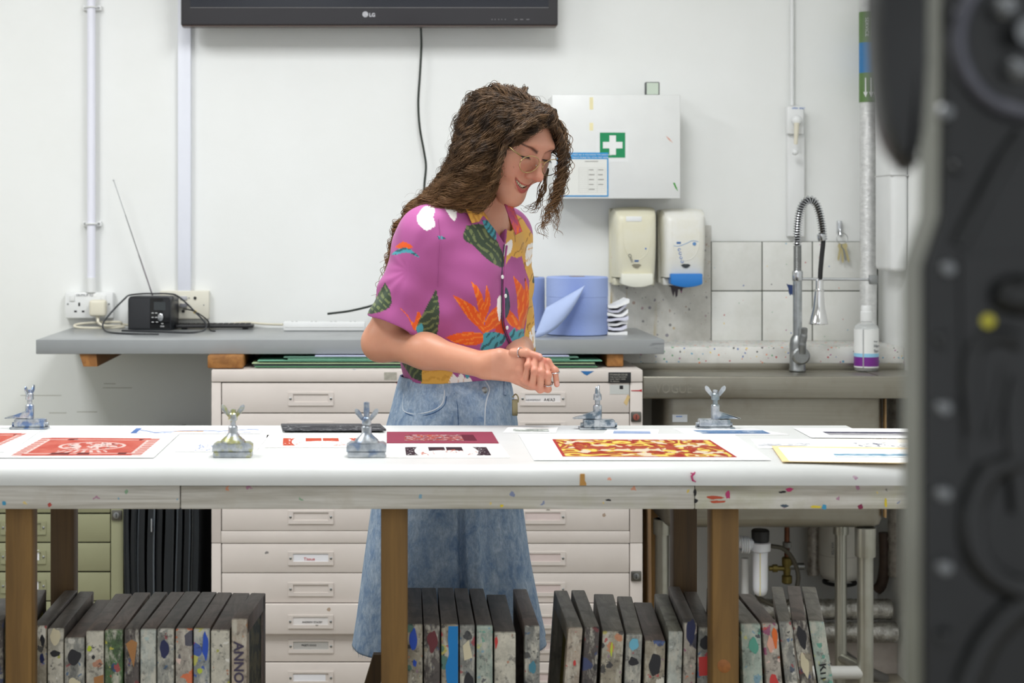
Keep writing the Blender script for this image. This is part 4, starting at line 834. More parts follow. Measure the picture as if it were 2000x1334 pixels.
tag(part('waste_elbow', MB().tube(smooth_path([P(1646, 1282, 4.73), P(1660, 1292, 4.73), P(1690, 1312, 4.73), P(1730, 1330, 4.73)], 6), 0.019, 16), mat('grey_plastic_pipe', S(96, 94, 90), 0.45)), 'grey plastic waste pipe sloping down behind the sink legs', 'pipe')
tag(part('leaning_plank', MB().prism([(0, 0), (0.03, 0), (0.036, 0.56), (0.006, 0.56)], (X(1262, 4.80), 4.80, 0.0), (1, 0, 0), (0, 0, 1), (0, 0.16, 0), 0.002), wood('ochre_plank', S(170, 130, 70), S(130, 92, 44))), 'ochre plank leaning between plan chest and sink', 'plank')
tag(part('thin_batten', MB().prism([(0, 0), (0.008, 0), (0.004, 0.6), (-0.004, 0.6)], (X(1268, 4.475), 4.475, 0.0), (1, 0, 0), (0, 0, 1), (0, 0.02, 0)), wood('batten_pale', S(160, 130, 96), S(120, 92, 62))), 'thin pale batten leaning beside the plan chest', 'batten')
# ================================================================== WORK TABLE
TZ, TF, TB = 0.9068, 2.72, 3.26
TX0, TX1 = -0.95, 0.90
g = G('table_white'); c = g.mix(g.step(g.noise(g.pos, 8, 5), 0.3, 0.7), S(206, 207, 204), S(214, 215, 213))
zz = g.n('SeparateXYZ', Vector=g.pos).outputs[2]
wv = g.n('VectorMath', _operation='ADD'); g.put(wv.inputs[0], g.pos); nt_ = g.n('TexNoise', Vector=g.pos, Scale=120.0); sc_ = g.n('VectorMath', _operation='SCALE'); g.put(sc_.inputs[0], nt_.outputs['Color']); sc_.inputs['Scale'].default_value = 0.01; g.put(wv.inputs[1], sc_.outputs[0])
f, r = g.spots(wv.outputs[0], 30, 0.16, 0.12); f = g.math('MULTIPLY', f, g.step(zz, 0.896, 0.884)); c = g.mix(g.math('MULTIPLY', f, 0.75), c, pal_ramp(g, r))
M_top = g.out(c, 0.32)
def apron_mat(name, off):
    g = G(name); v = g.scaled(g.pos, (1.2, 30, 42), off); n = g.noise(v, 1.5, 6, 0.65, 0.6)
    c = g.mix(g.step(n, 0.34, 0.66), S(166, 160, 148), S(226, 223, 217)); c = g.mix(g.math('MULTIPLY', g.step(g.noise(g.pos, 11, 5, 0.7), 0.5, 0.7), 0.5), c, S(186, 178, 164))
    wob = g.n('VectorMath', _operation='ADD'); g.put(wob.inputs[0], g.pos); nz = g.n('TexNoise', Vector=g.pos, Scale=90.0, Detail=3.0); s = g.n('VectorMath', _operation='SCALE'); g.put(s.inputs[0], nz.outputs['Color']); s.inputs['Scale'].default_value = 0.022; g.put(wob.inputs[1], s.outputs[0])
    x = g.n('SeparateXYZ', Vector=g.pos).outputs[0]
    gr = g.math('MULTIPLY', g.step(x, -0.1, 0.55), g.step(g.noise(g.pos, 16, 4, 0.6), 0.48, 0.7)); c = g.mix(g.math('MULTIPLY', gr, 0.35), c, S(170, 172, 120))
    f, r = g.spots(wob.outputs[0], 30, 0.22, 0.26); f = g.math('MULTIPLY', f, g.step(x, -0.5, 0.5)); c = g.mix(g.math('MULTIPLY', f, 0.85), c, pal_ramp(g, r))
    f, r = g.spots(wob.outputs[0], 60, 0.14, 0.3); c = g.mix(g.math('MULTIPLY', f, 0.6), c, pal_ramp(g, r))
    return g.out(c, 0.6, 0, n, 0.15)
tb = thing('work_table', 'long white work table on square timber legs across the foreground', 'table', (-0.02, 3.0, 0))
R = 0.026; prof = [(TB, TZ), (TB, TZ - 0.032), (TF, TZ - 0.032)] + [(TF + R - R * math.cos(a), TZ - R + R * math.sin(a)) for a in np.linspace(0, PI / 2, 9)]
mb = MB(); mb.prism(prof, (TX0, 0, 0), (0, 1, 0), (0, 0, 1), (TX1 - TX0, 0, 0))
for f in mb.bm.faces: f.smooth = True
part('tabletop', mb, M_top, tb, sharp=35)
part('chipped_veneer', MB().prism([(0, 0), (0.011, 0), (0.011, 0.004), (0.0085, 0.008), (0.0085, 0.019), (0.001, 0.019)], (X(1132, TF), TF - 0.0004, TZ - 0.0318), (1, 0, 0), (0, 0, 1), (0, 0.002, 0)), mat('bare_ply', S(190, 140, 70), 0.6), tb)
part('pink_ink_mark', MB().tube([P(1358, 922, TF - .0005), P(1351, 930, TF - .0005), P(1353, 938, TF - .0005), P(1359, 941, TF - .0005)], [0.0012, 0.002, 0.0018, 0.001], 6).tube([P(1349, 924, TF), P(1357, 926, TF)], 0.0012, 6), mat('magenta_ink', S(190, 50, 110), 0.5), tb)
az0, az1 = Z(994.5, 2.735), TZ - 0.0325
for i, (a, b) in enumerate(((TX0, X(351.2, 2.735)), (X(353, 2.735), X(1356.5, 2.735)), (X(1357.5, 2.735), TX1))):
    part('apron_board', MB().box(a, b, 2.735, 2.757, az0, az1 - 0.0005 - (0.002 if i == 1 else 0), 0.002), apron_mat('whitewashed_board_%d' % i, (i * 3.7, 0, i * 1.3)), tb)
part('back_apron_board', MB().box(TX0, TX1, 3.21, 3.23, az0, az1 - 0.0005), apron_mat('whitewashed_board_3', (9, 0, 0)), tb)
def blob(name, px, py, rx, ry, m, seed):
    pts = [(rx * (0.75 + 0.45 * mnoise.noise(Vector((math.cos(a) * 1.7, math.sin(a) * 1.7, seed)))) * math.cos(a), ry * (0.75 + 0.45 * mnoise.noise(Vector((math.cos(a) * 1.7, math.sin(a) * 1.7, seed + 4)))) * math.sin(a)) for a in np.linspace(0, 2 * PI, 19)[:-1]]
    part(name, MB().prism(pts, P(px, py, 2.7349), (1, 0, 0), (0, 0, 1), (0, -0.0004, 0)), m, tb)
mmg = bpy.data.materials['magenta_ink']
for k, (px, py, rx, ry, m) in enumerate(((1422, 966, .0055, .010, mmg), (1542, 956, .007, .004, mmg), (1395, 972, .02, .0035, mat('rust_ink', S(190, 80, 50), 0.6)), (1402, 980, .016, .003, bpy.data.materials['rust_ink']), (1357, 962, .003, .007, M_ink), (1359, 978, .004, .005, M_ink), (1610, 990, .005, .006, mat('blue_ink_blot', S(60, 150, 190), 0.5)), (1594, 990, .012, .003, mat('yellow_ink', S(225, 200, 50), 0.5)), (1680, 990, .006, .005, mat('wine_ink', S(130, 30, 70), 0.5)), (1730, 982, .003, .010, bpy.data.materials['yellow_ink']), (1528, 961, .009, .002, M_ink), (1532, 988, .008, .004, mat('slate_ink', S(70, 85, 100), 0.6)), (980, 988, .004, .003, bpy.data.materials['yellow_ink']), (8, 983, .004, .005, bpy.data.materials['blue_ink_blot']), (97, 986, .004, .004, mat('brick_ink', S(180, 70, 60), 0.6)), (1188, 977, .006, .002, M_ink))):
    blob('ink_blot', px, py, rx, ry, m, k * 2.3)
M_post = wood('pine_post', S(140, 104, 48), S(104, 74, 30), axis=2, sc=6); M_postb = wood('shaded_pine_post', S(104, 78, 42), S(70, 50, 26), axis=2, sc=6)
for px in (10, 744, 1391):
    x = X(px, 2.76); w = 0.0446
    lg = part('leg', MB().box(x, x + w, 2.76, 2.805, 0, az1 - 0.001, 0.003), M_post, tb)
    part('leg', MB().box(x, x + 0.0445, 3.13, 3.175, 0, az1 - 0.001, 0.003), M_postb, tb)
    if px == 1391:
        k = P(1414, 1301, 2.7599); part('knot', MB().lathe([(0.0105, -0.002), (0.0105, 0.0004), (0.008, 0.0012), (0, 0.0012)], k, (0, -1, 0), 20, sy=1.1), mat('dark_knot', S(150, 92, 40), 0.5, vary=0.2, scale=120), lg)
part('lower_shelf', MB().box(TX0, TX1, 2.81, 3.19, 0.10, 0.118), wood('shelf_ply', S(150, 120, 84), S(112, 86, 56), axis=0), tb)
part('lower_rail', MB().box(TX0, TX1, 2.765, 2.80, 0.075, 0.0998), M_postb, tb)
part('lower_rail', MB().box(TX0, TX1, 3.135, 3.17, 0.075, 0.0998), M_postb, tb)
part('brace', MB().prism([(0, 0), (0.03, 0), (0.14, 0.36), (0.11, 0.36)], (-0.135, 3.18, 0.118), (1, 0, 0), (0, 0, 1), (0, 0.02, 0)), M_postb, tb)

# ------------------------------------------------------------------ prints on the table
def clampc(a): return np.clip(a, 0, 1)
def nz2(u, v, s, seed=0):
    """layered value noise, about -1..1"""
    r = np.random.RandomState(seed); T = r.uniform(-1, 1, (64, 64)); o = np.zeros_like(u); a = 1.0
    for k in range(3):
        x, y = u * s * 1.5 * 2 ** k + 7.3 * k, v * s * 2 ** k + 3.1 * k; i, j = np.floor(x).astype(int), np.floor(y).astype(int); fx, fy = x - i, y - j; fx, fy = fx * fx * (3 - 2 * fx), fy * fy * (3 - 2 * fy)
        g_ = lambda p, q: T[p % 64, q % 64]; o += a * ((g_(i, j) * (1 - fx) + g_(i + 1, j) * fx) * (1 - fy) + (g_(i, j + 1) * (1 - fx) + g_(i + 1, j + 1) * fx) * fy); a *= 0.5
    return o * 1.05
def lerp3(m, a, b): m = clampc(m)[:, None]; return np.array(a)[None] * (1 - m) + np.array(b)[None] * m
WHT = S(247, 246, 243)
NPRINT = [0]
def deepen(c): return np.where((c.min(1) > 0.72)[:, None], c, c * 0.62)
def print_thing(name, label, sheet, image, fn, sheet_m=None, cat='print', nx=150, ny=90, group='prints laid out on the table', thick=0.0006, level=0):
    NPRINT[0] += 1; z = TZ + 0.0003 + level * 0.0009
    c = [on_z(x, y, z) for x, y in sheet]; cen = sum(c, Vector()) / 4
    t = thing(name, label, cat, (cen.x, cen.y, z), group=group)
    mb = MB(); top = [p + V(0, 0, thick) for p in c]
    mb.verts_faces(c + top, [(0, 1, 2, 3), (7, 6, 5, 4)] + [(i, i + 4, (i + 1) % 4 + 4, (i + 1) % 4) for i in range(4)])
    bmesh.ops.recalc_face_normals(mb.bm, faces=mb.bm.faces)
    part('sheet', mb, sheet_m or M_paper, t)
    if image:
        ci = [on_z(x, y, z + thick + 0.00025) for x, y in image]; paint_sheet('printed_image', ci, nx, ny, lambda u, v: deepen(fn(u, v)), M_print, t)
    return t
def red_card(u, v):
    red, pale, dk = S(206, 92, 78), S(242, 214, 206), S(120, 58, 56)
    o = lerp3(0.5 + 0.5 * nz2(u, v, 9, 1), red, S(222, 120, 104))
    e = np.minimum(np.minimum(u, 1 - u) * 1.3, np.minimum(v, 1 - v))
    o = np.where(((e > 0.10) & (e < 0.13))[:, None], pale, o)
    st = (np.minimum(u, 1 - u) * 1.3 < 0.1) & (np.sin(60 * v + 20 * u) > 0); o = np.where(st[:, None], pale, o)
    r = ((u - 0.52) / 0.27) ** 2 + ((v - 0.47) / 0.23) ** 2
    o = np.where(((r > 0.8) & (r < 1))[:, None], pale, o); o = np.where(((r < 0.72) & (nz2(u, v, 16, 5) > 0.05))[:, None], pale, o)
    o = np.where(((r < 0.6) & (nz2(u, v, 22, 6) > 0.75))[:, None], dk, o)
    for lo, hi, sd in ((0.05, 0.14, 2), (0.84, 0.95, 3)):
        m = (v > lo) & (v < hi) & (u > 0.15) & (u < 0.87); o = np.where((m & (nz2(u, v * 0.2, 7, sd) > 0.15))[:, None], dk, o)
    rays = (v > 0.72) & (v < 0.83) & (np.abs(u - 0.5) < 0.2) & (np.sin(40 * (u - 0.5) / (v - 0.4)) > 0.2); return np.where(rays[:, None], pale, o)
def blue_sketch(u, v):
    n = nz2(u, v, 6, 11); o = np.tile(np.array(WHT), (len(u), 1))
    e = np.minimum(u * 1.4, np.minimum(v, 1 - v)); o = np.where(((u < 0.05) | (((v < 0.07) | (v > 0.93)) & (nz2(u, v, 30, 4) > -0.1)))[:, None], S(96, 130, 190), o)
    m = np.abs(v - 0.55 + 0.25 * nz2(u, 0 * v, 3, 8)) < 0.07; o = np.where(m[:, None], S(120, 150, 205), o)
    m = (np.abs(v - 0.72) < 0.09) & (np.abs(u - 0.45) < 0.12) & (n > -0.2); return np.where(m[:, None], S(232, 180, 120), o)
def blue_marks(u, v):
    n = nz2(u, v, 7, 21); return np.where(((np.abs(n) < 0.22))[:, None], S(120, 145, 205), WHT)
def lino(u, v):
    n = nz2(u, v, 5, 31) + 0.4 * nz2(u * 0.3, v, 18, 32); o = lerp3(0.5 + 0.5 * nz2(u, v, 20, 33), S(64, 64, 68), S(84, 84, 88))
    return np.where((np.abs(n - 0.2) < 0.09)[:, None], S(160, 162, 164), o)
def panels(col, col2, seed):
    def fn(u, v):
        o = np.tile(np.array(WHT), (len(u), 1)); n = nz2(u, v, 5, seed)
        side = (u < 0.16 - 0.05 * np.sin(v * 3.1)) | (u > 0.82 + 0.05 * np.sin(v * 3.1)); sp = nz2(u, v, 24, seed + 2) > 0.9
        o = np.where((side & ~sp)[:, None], col, o)
        topb = (v < 0.5 + 0.1 * np.cos(u * 6.3)) & (u > 0.28) & (u < 0.70) & (np.abs(u - 0.49) > 0.008); o = np.where(topb[:, None], col, o)
        l = (np.abs(n - 0.1) < 0.1) & (v > 0.3) & ~side; o = np.where(l[:, None], col2, o)
        d = (nz2(u, v, 30, seed + 5) > 0.85) & ~side & ~topb; return np.where(d[:, None], col, o)
    return fn
def maroon_fn(u, v):
    n = nz2(u, v, 9, 51); o = lerp3(0.5 + 0.5 * n, S(130, 48, 66), S(190, 120, 120)); o = np.where((nz2(u, v, 14, 52) > 0.25)[:, None], S(196, 92, 74), o)
    o = np.where((nz2(u, v, 20, 53) > 0.55)[:, None], S(206, 196, 198), o); return np.where((u > 0.82)[:, None], S(112, 46, 62), o)
def landscape(c0, c1, c2, seed, fade=0.0):
    def fn(u, v):
        n = nz2(u * 0.5, v, 5, seed); o = lerp3(v + 0.4 * n, c0, c1); return np.where((n + 0.6 * nz2(u, v * 3, 9, seed + 1) > 0.45)[:, None], c2, o)
    return fn
def orange_fn(u, v):
    n = nz2(u, v, 3.0, 61); t = (np.sin(n * 11) + 1) / 2
    o = np.where((t < 0.25)[:, None], S(176, 58, 44), np.where((t < 0.48)[:, None], S(206, 110, 56), np.where((t < 0.66)[:, None], S(150, 96, 66), np.where((t < 0.82)[:, None], S(238, 168, 48), S(250, 224, 110)))))
    w = (nz2(u, v, 8, 63) > 0.52); o = np.where(w[:, None], S(244, 226, 196), o)
    band = (np.abs(v - 0.47) < 0.10); o = np.where((band & (np.sin(70 * u + 9 * n) > -0.3))[:, None], S(186, 84, 62), o)
    e = np.minimum(np.minimum(u, 1 - u) * 1.8, np.minimum(v, 1 - v)); return np.where((e < 0.035)[:, None], S(190, 66, 62), o)
print_thing('red_print', 'red ornamental print cut off by the left edge of the table', [(-80, 842), (78, 842), (20, 883), (-150, 883)], [(-70, 846), (54, 846), (-20, 879), (-130, 879)], red_card)
print_thing('red_print', 'large red ornamental print with an oval centre at the table left', [(92, 847.5), (350, 847.5), (300, 894), (-14, 894)], [(84, 854.5), (314, 856), (275, 889.5), (19, 890.5)], red_card, nx=220, ny=120, level=1)
print_thing('blue_sketch', 'pale blue framed sketch on white paper behind the left clamp', [(231, 834), (517, 832.5), (508, 847.2), (212, 847.2)], [(266, 836.3), (508, 835.3), (502, 844.5), (254, 846.2)], blue_sketch, nx=200, ny=60)
print_thing('blue_print', 'small print with loose blue marks under the left front clamp', [(372, 850), (526, 850), (499, 882.5), (342, 882.5)], [(388, 868), (470, 868), (466, 880), (380, 880)], blue_marks)
print_thing('lino_block', 'dark grey carved lino block near the back of the table', [(549, 830.8), (742, 830.8), (754, 841.5), (552.5, 841.5)], [(550, 831.1), (741, 831.1), (752, 841.2), (553.5, 841.2)], lino, mat('lino_dark', S(58, 58, 62), 0.6), cat='lino block', group=None, thick=0.0035, nx=220, ny=60)
print_thing('orange_print', 'orange and white panel print below the dark lino block', [(522, 846.5), (738, 846.5), (752, 874.5), (517, 874.5)], [(553, 855.5), (708, 855.5), (712, 870.3), (552, 870.3)], panels(S(216, 92, 66), S(226, 140, 118), 41), mat('warm_paper', S(246, 243, 237), 0.8, vary=0.01), nx=200, ny=80)
print_thing('maroon_print', 'print on deep maroon paper in the middle of the table', [(755.5, 843.8), (961, 843.8), (974.5, 866.3), (755.5, 866)], [(791, 849), (924, 849), (932, 860.5), (790, 860.5)], maroon_fn, mat('maroon_paper', S(128, 36, 62), 0.75, vary=0.04), level=1, nx=200, ny=80)
print_thing('black_print', 'black and white panel print in front of the maroon sheet', [(755.5, 867), (976, 867), (996, 894), (754, 894)], [(790.5, 873), (950, 873), (960, 889.5), (793, 889.5)], panels(S(62, 42, 52), S(200, 110, 90), 45), bpy.data.materials['warm_paper'], nx=200, ny=80)
print_thing('landscape_print', 'tiny green grey landscape print behind the maroon sheet', [(992, 835), (1090, 835), (1085, 845.7), (983, 845.4)], [(1003, 837.3), (1071, 837.8), (1073, 843), (1001, 842.4)], landscape(S(200, 206, 200), S(130, 142, 130), S(222, 226, 222), 71))
print_thing('orange_print', 'big fiery orange and yellow print right of centre on the table', [(1013, 848.3), (1432, 848.3), (1506, 899), (1043, 899)], [(1078, 857.5), (1386.5, 859), (1441, 893.3), (1099, 892)], orange_fn, nx=340, ny=150, level=1)
print_thing('blue_print', 'small pale blue seascape print behind the fiery orange print', [(1186, 839.5), (1287, 839.5), (1285, 850.3), (1178, 848.5)], [(1199, 841), (1270, 842), (1271, 847.2), (1197, 846.6)], landscape(S(200, 212, 236), S(140, 166, 214), S(176, 194, 228), 75))
print_thing('seascape_print', 'dark blue seascape print beside the far right clamp', [(1316, 837.5), (1472, 838), (1542, 849.6), (1342, 849.6)], [(1352, 840.2), (1489, 840.2), (1506, 847), (1373, 847)], landscape(S(120, 152, 190), S(80, 116, 164), S(206, 218, 230), 81))
print_thing('mountain_print', 'grey mountain print with a navy sky at the table right end', [(1550, 836.5), (1810, 838), (1830, 857), (1585, 855)], [(1606, 843), (1790, 844), (1802, 851), (1620, 849.5)], lambda u, v: np.where((v < 0.35)[:, None], S(62, 60, 88), landscape(S(150, 146, 156), S(206, 204, 206), S(232, 232, 232), 85)(u, v)), level=1)
print_thing('pencil_print', 'faint grey pencil print right of the fiery orange print', [(1466, 858), (1600, 858), (1621, 876), (1482, 876)], [(1475, 862.5), (1578, 862.5), (1586, 871), (1482, 871)], landscape(S(232, 232, 234), S(206, 208, 214), S(240, 240, 242), 91))
print_thing('sketch_print', 'line sketch of hills on cream edged paper at the right', [(1592, 857.5), (1812, 858.5), (1826, 876), (1616, 875)], [(1658, 864.5), (1790, 865), (1798, 873), (1684, 872.5)], lambda u, v: np.where((np.abs(nz2(u, v, 5, 95)) < 0.16)[:, None], S(120, 122, 146), WHT), mat('cream_paper', S(240, 232, 216), 0.8), level=1)
kt = print_thing('kraft_print', 'teal seascape on white paper mounted on kraft card', [(1507, 871.5), (1790, 876), (1812, 906), (1528, 902)], [(1520, 873.5), (1792, 878), (1812, 904.4), (1542, 900.5)], lambda u, v: np.tile(np.array(WHT), (len(u), 1)), mat('kraft_card', S(236, 206, 150), 0.8), level=3)
ci = [on_z(x, y, TZ + 0.0045) for x, y in ((1625, 882.5), (1786, 883), (1796, 893), (1632, 892))]
paint_sheet('seascape', ci, 120, 50, lambda u, v: lerp3(1 - np.abs(v - 0.6) * 2.6 + 0.3 * nz2(u, v, 9, 99), (0.9, 0.93, 0.95), S(70, 130, 160)), M_print, kt)

# ------------------------------------------------------------------ hinge clamps
def clamp_mat(name, tint):
    g = G(name); c = g.mix(g.step(g.noise(g.pos, 60, 4, 0.6), 0.35, 0.65), S(150, 156, 162), S(196, 200, 204)); c = g.mix(g.math('MULTIPLY', g.step(g.noise(g.pos, 38, 3, 0.6), 0.5, 0.6), 0.75), c, tint)
    return g.out(c, 0.34, 0.75)
def clamp(px, py, label, facing, tint, rod=0.0):
    """base plate, hinge jaw, threaded bolt, wing nut and a small lever. facing: +1 lever to +x, -1 lever to -x, 0 seen from its back"""
    M = clamp_mat('clamp_metal_%d' % int(px), tint); c = on_z(px, py, TZ + 0.0003); rz = {1: 0.0, -1: PI, 0: PI / 2}[facing]
    t = thing('hinge_clamp', label, 'clamp', c, rz=rz, group='hinge clamps on the table')
    def q(name, mb, par=None):
        mb.bm.transform(t.matrix_basis); return part(name, mb, M, par or t)
    wide = 0.034 if facing else 0.032
    if facing:
        q('base_plate', MB().box(-0.036, 0.036, -0.014, 0.016, 0, 0.0035, 0.001))
        q('jaw', MB().box(-0.032, 0.028, -0.010, 0.014, 0.0035, 0.0185, 0.0025))
        q('hinge_pin', MB().cyl((-0.037, 0.002, 0.008), (0.033, 0.002, 0.008), 0.0042, n=12))
        bx = 0.0
        lv = q('lever', MB().prism([(0.0, 0.034), (0.006, 0.034), (0.042, 0.0215), (0.048, 0.0205), (0.047, 0.0195), (0.0, 0.0195)], (0, -0.008, 0), (1, 0, 0), (0, 0, 1), (0, 0.016, 0), bev=0.0012))
    else:
        q('base_plate', MB().box(-0.020, 0.026, -0.032, 0.032, 0, 0.009, 0.001))
        q('jaw', MB().prism([(-0.034, 0.009), (0.034, 0.009), (0.034, 0.020), (0.028, 0.024), (-0.028, 0.024), (-0.034, 0.020)], (-0.016, 0, 0), (0, 1, 0), (0, 0, 1), (0.034, 0, 0), bev=0.001))
        q('lever', MB().lathe([(0.022, 0.0), (0.020, 0.004), (0.011, 0.012), (0.0085, 0.016)], (0, 0, 0.0242), n=18))
        bx = 0.0
    h0 = 0.0185 if facing else 0.024
    q('bolt_sleeve', MB().lathe([(0.0078, 0), (0.0084, 0.002), (0.0084, 0.026), (0.0066, 0.028)], (bx, 0, h0), n=16))
    b = q('threaded_bolt', MB().lathe([(0.0047 + 0.0004 * (i % 2), 0.0012 * i) for i in range(int((0.053 + rod) / 0.0012))] + [(0, 0.053 + rod)], (bx, 0, h0 + 0.004), n=12))
    nh = h0 + (0.037 if rod == 0 else 0.030)
    mb = MB().lathe([(0.0075, 0), (0.0082, 0.001), (0.0075, 0.011), (0.0055, 0.013)], (bx, 0, nh), n=14)
    ax = V(1, 0, 0) if facing == 1 and px > 1300 else V(0.25, 0.97, 0) if facing else V(0, 1, 0)
    for s in (-1, 1):
        o = V(bx, 0, nh + 0.006)
        pts = [(0.005, -0.003), (0.012, 0.004), (0.019, 0.012), (0.0205, 0.018), (0.018, 0.0215), (0.013, 0.019), (0.007, 0.010), (0.004, 0.004)]
        mb.prism(pts, o - V(-ax.y, ax.x, 0) * 0.0018, ax * s, (0, 0, 1), V(-ax.y, ax.x, 0) * 0.0036, bev=0.0009)
    q('wing_nut', mb)
    return t
clamp(58, 836.5, 'hinge clamp with blue tinted jaw at the far left table edge', -1, S(70, 110, 165))
clamp(455, 891, 'hinge clamp with yellow ink stains at the front left of the table', 0, S(170, 168, 80), 0.0)
clamp(716, 891, 'hinge clamp with a tall blue tipped bolt left of the maroon print', 0, S(110, 130, 160), 0.012)
clamp(1167, 837.5, 'hinge clamp with blue jaw and yellow sleeve behind the fiery orange print', -1, S(50, 80, 100))
clamp(1397, 837, 'hinge clamp with open wing nut in front of the sink', 1, S(120, 135, 140))

# ------------------------------------------------------------------ printing screens stored under the table
def frame_mat(name, base, pal, seed, amt=1.0):
    g = G(name); p = g.scaled(g.pos, (1, 0.4, 1), (seed * 1.37, seed * 0.71, seed * 2.13))
    wob = g.n('VectorMath', _operation='ADD'); g.put(wob.inputs[0], p); nz = g.n('TexNoise', Vector=p, Scale=55.0, Detail=4.0, Roughness=0.65); s = g.n('VectorMath', _operation='SCALE'); g.put(s.inputs[0], nz.outputs['Color']); s.inputs['Scale'].default_value = 0.022; g.put(wob.inputs[1], s.outputs[0])
    c = g.mix(g.step(g.noise(p, 30, 6, 0.7), 0.38, 0.64), tuple(x * 0.55 for x in base), base)
    c = g.mix(g.math('MULTIPLY', g.step(g.noise(g.scaled(p, (1, 1, 0.35)), 60, 5, 0.7), 0.48, 0.62), 0.8), c, S(205, 200, 186))
    for sc, kp, sz, a in ((34, 0.34, 0.55, 0.9), (62, 0.4, 0.5, 0.85), (120, 0.4, 0.45, 0.8)):
        f, r = g.spots(wob.outputs[0], sc, kp * amt, sz); c = g.mix(g.math('MULTIPLY', f, a), c, pal_ramp(g, r, pal))
    c = g.mix(g.math('MULTIPLY', g.step(g.noise(p, 90, 5, 0.7), 0.56, 0.64), 0.55), c, S(40, 38, 40))
    return g.out(c, 0.55)
INK = [S(30, 32, 44), S(180, 50, 60), S(60, 90, 150), S(190, 180, 90), S(226, 222, 210), S(40, 40, 46), S(70, 120, 110), S(200, 130, 90), S(150, 120, 140)]
FM = [frame_mat('inky_frame_beige', S(176, 166, 146), INK, 1), frame_mat('inky_frame_grey', S(150, 150, 144), [S(40, 40, 46), S(70, 80, 100), S(160, 60, 70), S(210, 206, 196), S(60, 100, 140)], 2),
      frame_mat('inky_frame_cream', S(214, 208, 192), [S(180, 120, 90), S(60, 60, 66), S(225, 222, 214), S(170, 170, 60)], 3, 0.5), frame_mat('inky_frame_green', S(86, 116, 70), [S(52, 92, 46), S(60, 120, 60), S(200, 190, 70), S(40, 70, 110), S(170, 70, 60)], 4),
      frame_mat('inky_frame_blue', S(170, 176, 176), [S(40, 80, 170), S(60, 110, 190), S(200, 196, 90), S(30, 40, 70), S(170, 60, 90)], 5), frame_mat('inky_frame_dark', S(92, 84, 80), [S(40, 40, 44), S(120, 60, 60), S(60, 70, 110), S(150, 140, 120)], 6),
      frame_mat('inky_frame_red', S(190, 180, 168), [S(200, 60, 60), S(220, 110, 60), S(60, 60, 80), S(230, 200, 190), S(150, 60, 110)], 7), frame_mat('inky_frame_mint', S(178, 192, 180), [S(90, 160, 140), S(40, 40, 60), S(200, 200, 120), S(120, 160, 180)], 8),
      frame_mat('inky_frame_pale', S(196, 200, 192), [S(170, 190, 190), S(200, 204, 200), S(150, 160, 160)], 9, 0.4), frame_mat('inky_frame_plain', S(196, 180, 162), [S(190, 80, 80), S(180, 130, 90), S(200, 186, 170)], 10, 0.25)]
def rail_mat(name, base, seed):
    g = G(name); p = g.scaled(g.pos, (20, 3, 3), (seed, seed, 0)); n = g.noise(p, 2.5, 6, 0.7, 0.8); c = g.mix(g.step(n, 0.35, 0.65), tuple(x * 0.45 for x in base), base)
    c = g.mix(g.math('MULTIPLY', g.step(g.noise(g.pos, 26, 4, 0.6), 0.52, 0.62), 0.7), c, tuple(x * 0.4 for x in base)); return g.out(c, 0.5)
RM = [rail_mat('stained_rail_dark', S(112, 104, 98), 1), rail_mat('stained_rail_grey', S(146, 140, 130), 5), rail_mat('stained_rail_brown', S(128, 112, 104), 9), rail_mat('aluminium_rail', S(150, 148, 134), 13)]
g = G('screen_mesh'); M_mesh = g.out(g.mix(g.step(g.noise(g.pos, 12, 3), 0.35, 0.65), S(112, 104, 40), S(146, 138, 48)), 0.6)
g = G('dark_stencil_mesh'); M_mesh2 = g.out(g.mix(g.step(g.noise(g.pos, 22, 5, 0.6, 1.5), 0.46, 0.54), S(44, 52, 48), S(96, 92, 70)), 0.6)
LOW = 0.1185
def screen(xa, xb, yt, bx, by, fm, rm, label, lean=0.0, mesh=M_mesh, fd=2.832, grp='silk screens stored under the table'):
    """front top corners (xa..xb, yt) and back top left corner (bx, by) give size and yaw; lean = sideways slope of the front stile"""
    zt = Z(yt, fd); A = P(xa, yt, fd); w = X(xb - 0.8, fd) - A.x; db = F * (CZ - zt) / (by - CY); db = min(max(db, fd + 0.15), 3.122)
    Bk = V(X(bx, db), db, zt); L = (Bk - A).length; yaw = math.atan2(-(Bk.x - A.x), db - fd)
    t = thing('silk_screen', label, 'silk screen', (A.x, fd, LOW), rot=(0, 0, 0), group=grp)
    sh = Matrix.Identity(4); sh[0][2] = lean                                   # the frame stands aslant: built sheared by its small tilt
    t.matrix_basis = Matrix.Translation((A.x - lean * (zt - LOW), fd, LOW)) @ Matrix.Rotation(yaw, 4, 'Z')
    t.rotation_euler = (0, 0, yaw); t.location = t.matrix_basis.translation
    h = zt - LOW; b = 0.028; 
    def q(name, mb, m, par=None):
        mb.bm.transform(t.matrix_basis @ sh); return part(name, mb, m, par or t)
    q('front_stile', MB().box(0, w, 0, b, 0, h - 0.0006, 0.0018), fm); q('back_stile', MB().box(0, w, L - b, L, 0, h - 0.0006, 0.0018), rm)
    q('top_rail', MB().box(0, w, b * 0.25, L - b * 0.25, h - b, h, 0.0016), rm); q('bottom_rail', MB().box(0, w, b, L - b, 0, b, 0.001), rm)
    q('mesh', MB().box(w * 0.80, w * 0.86, b * 0.6, L - b * 0.6, b * 0.6, h - b * 0.6), mesh)
    t['front'] = 1
    return t, q, w, h
def mark(s, name, poly, m):
    t, q, w, h = s; q(name, MB().prism([(u * w, h - v * h) for u, v in poly], (0, -0.0002, 0), (1, 0, 0), (0, 0, 1), (0, -0.0006, 0)), m)
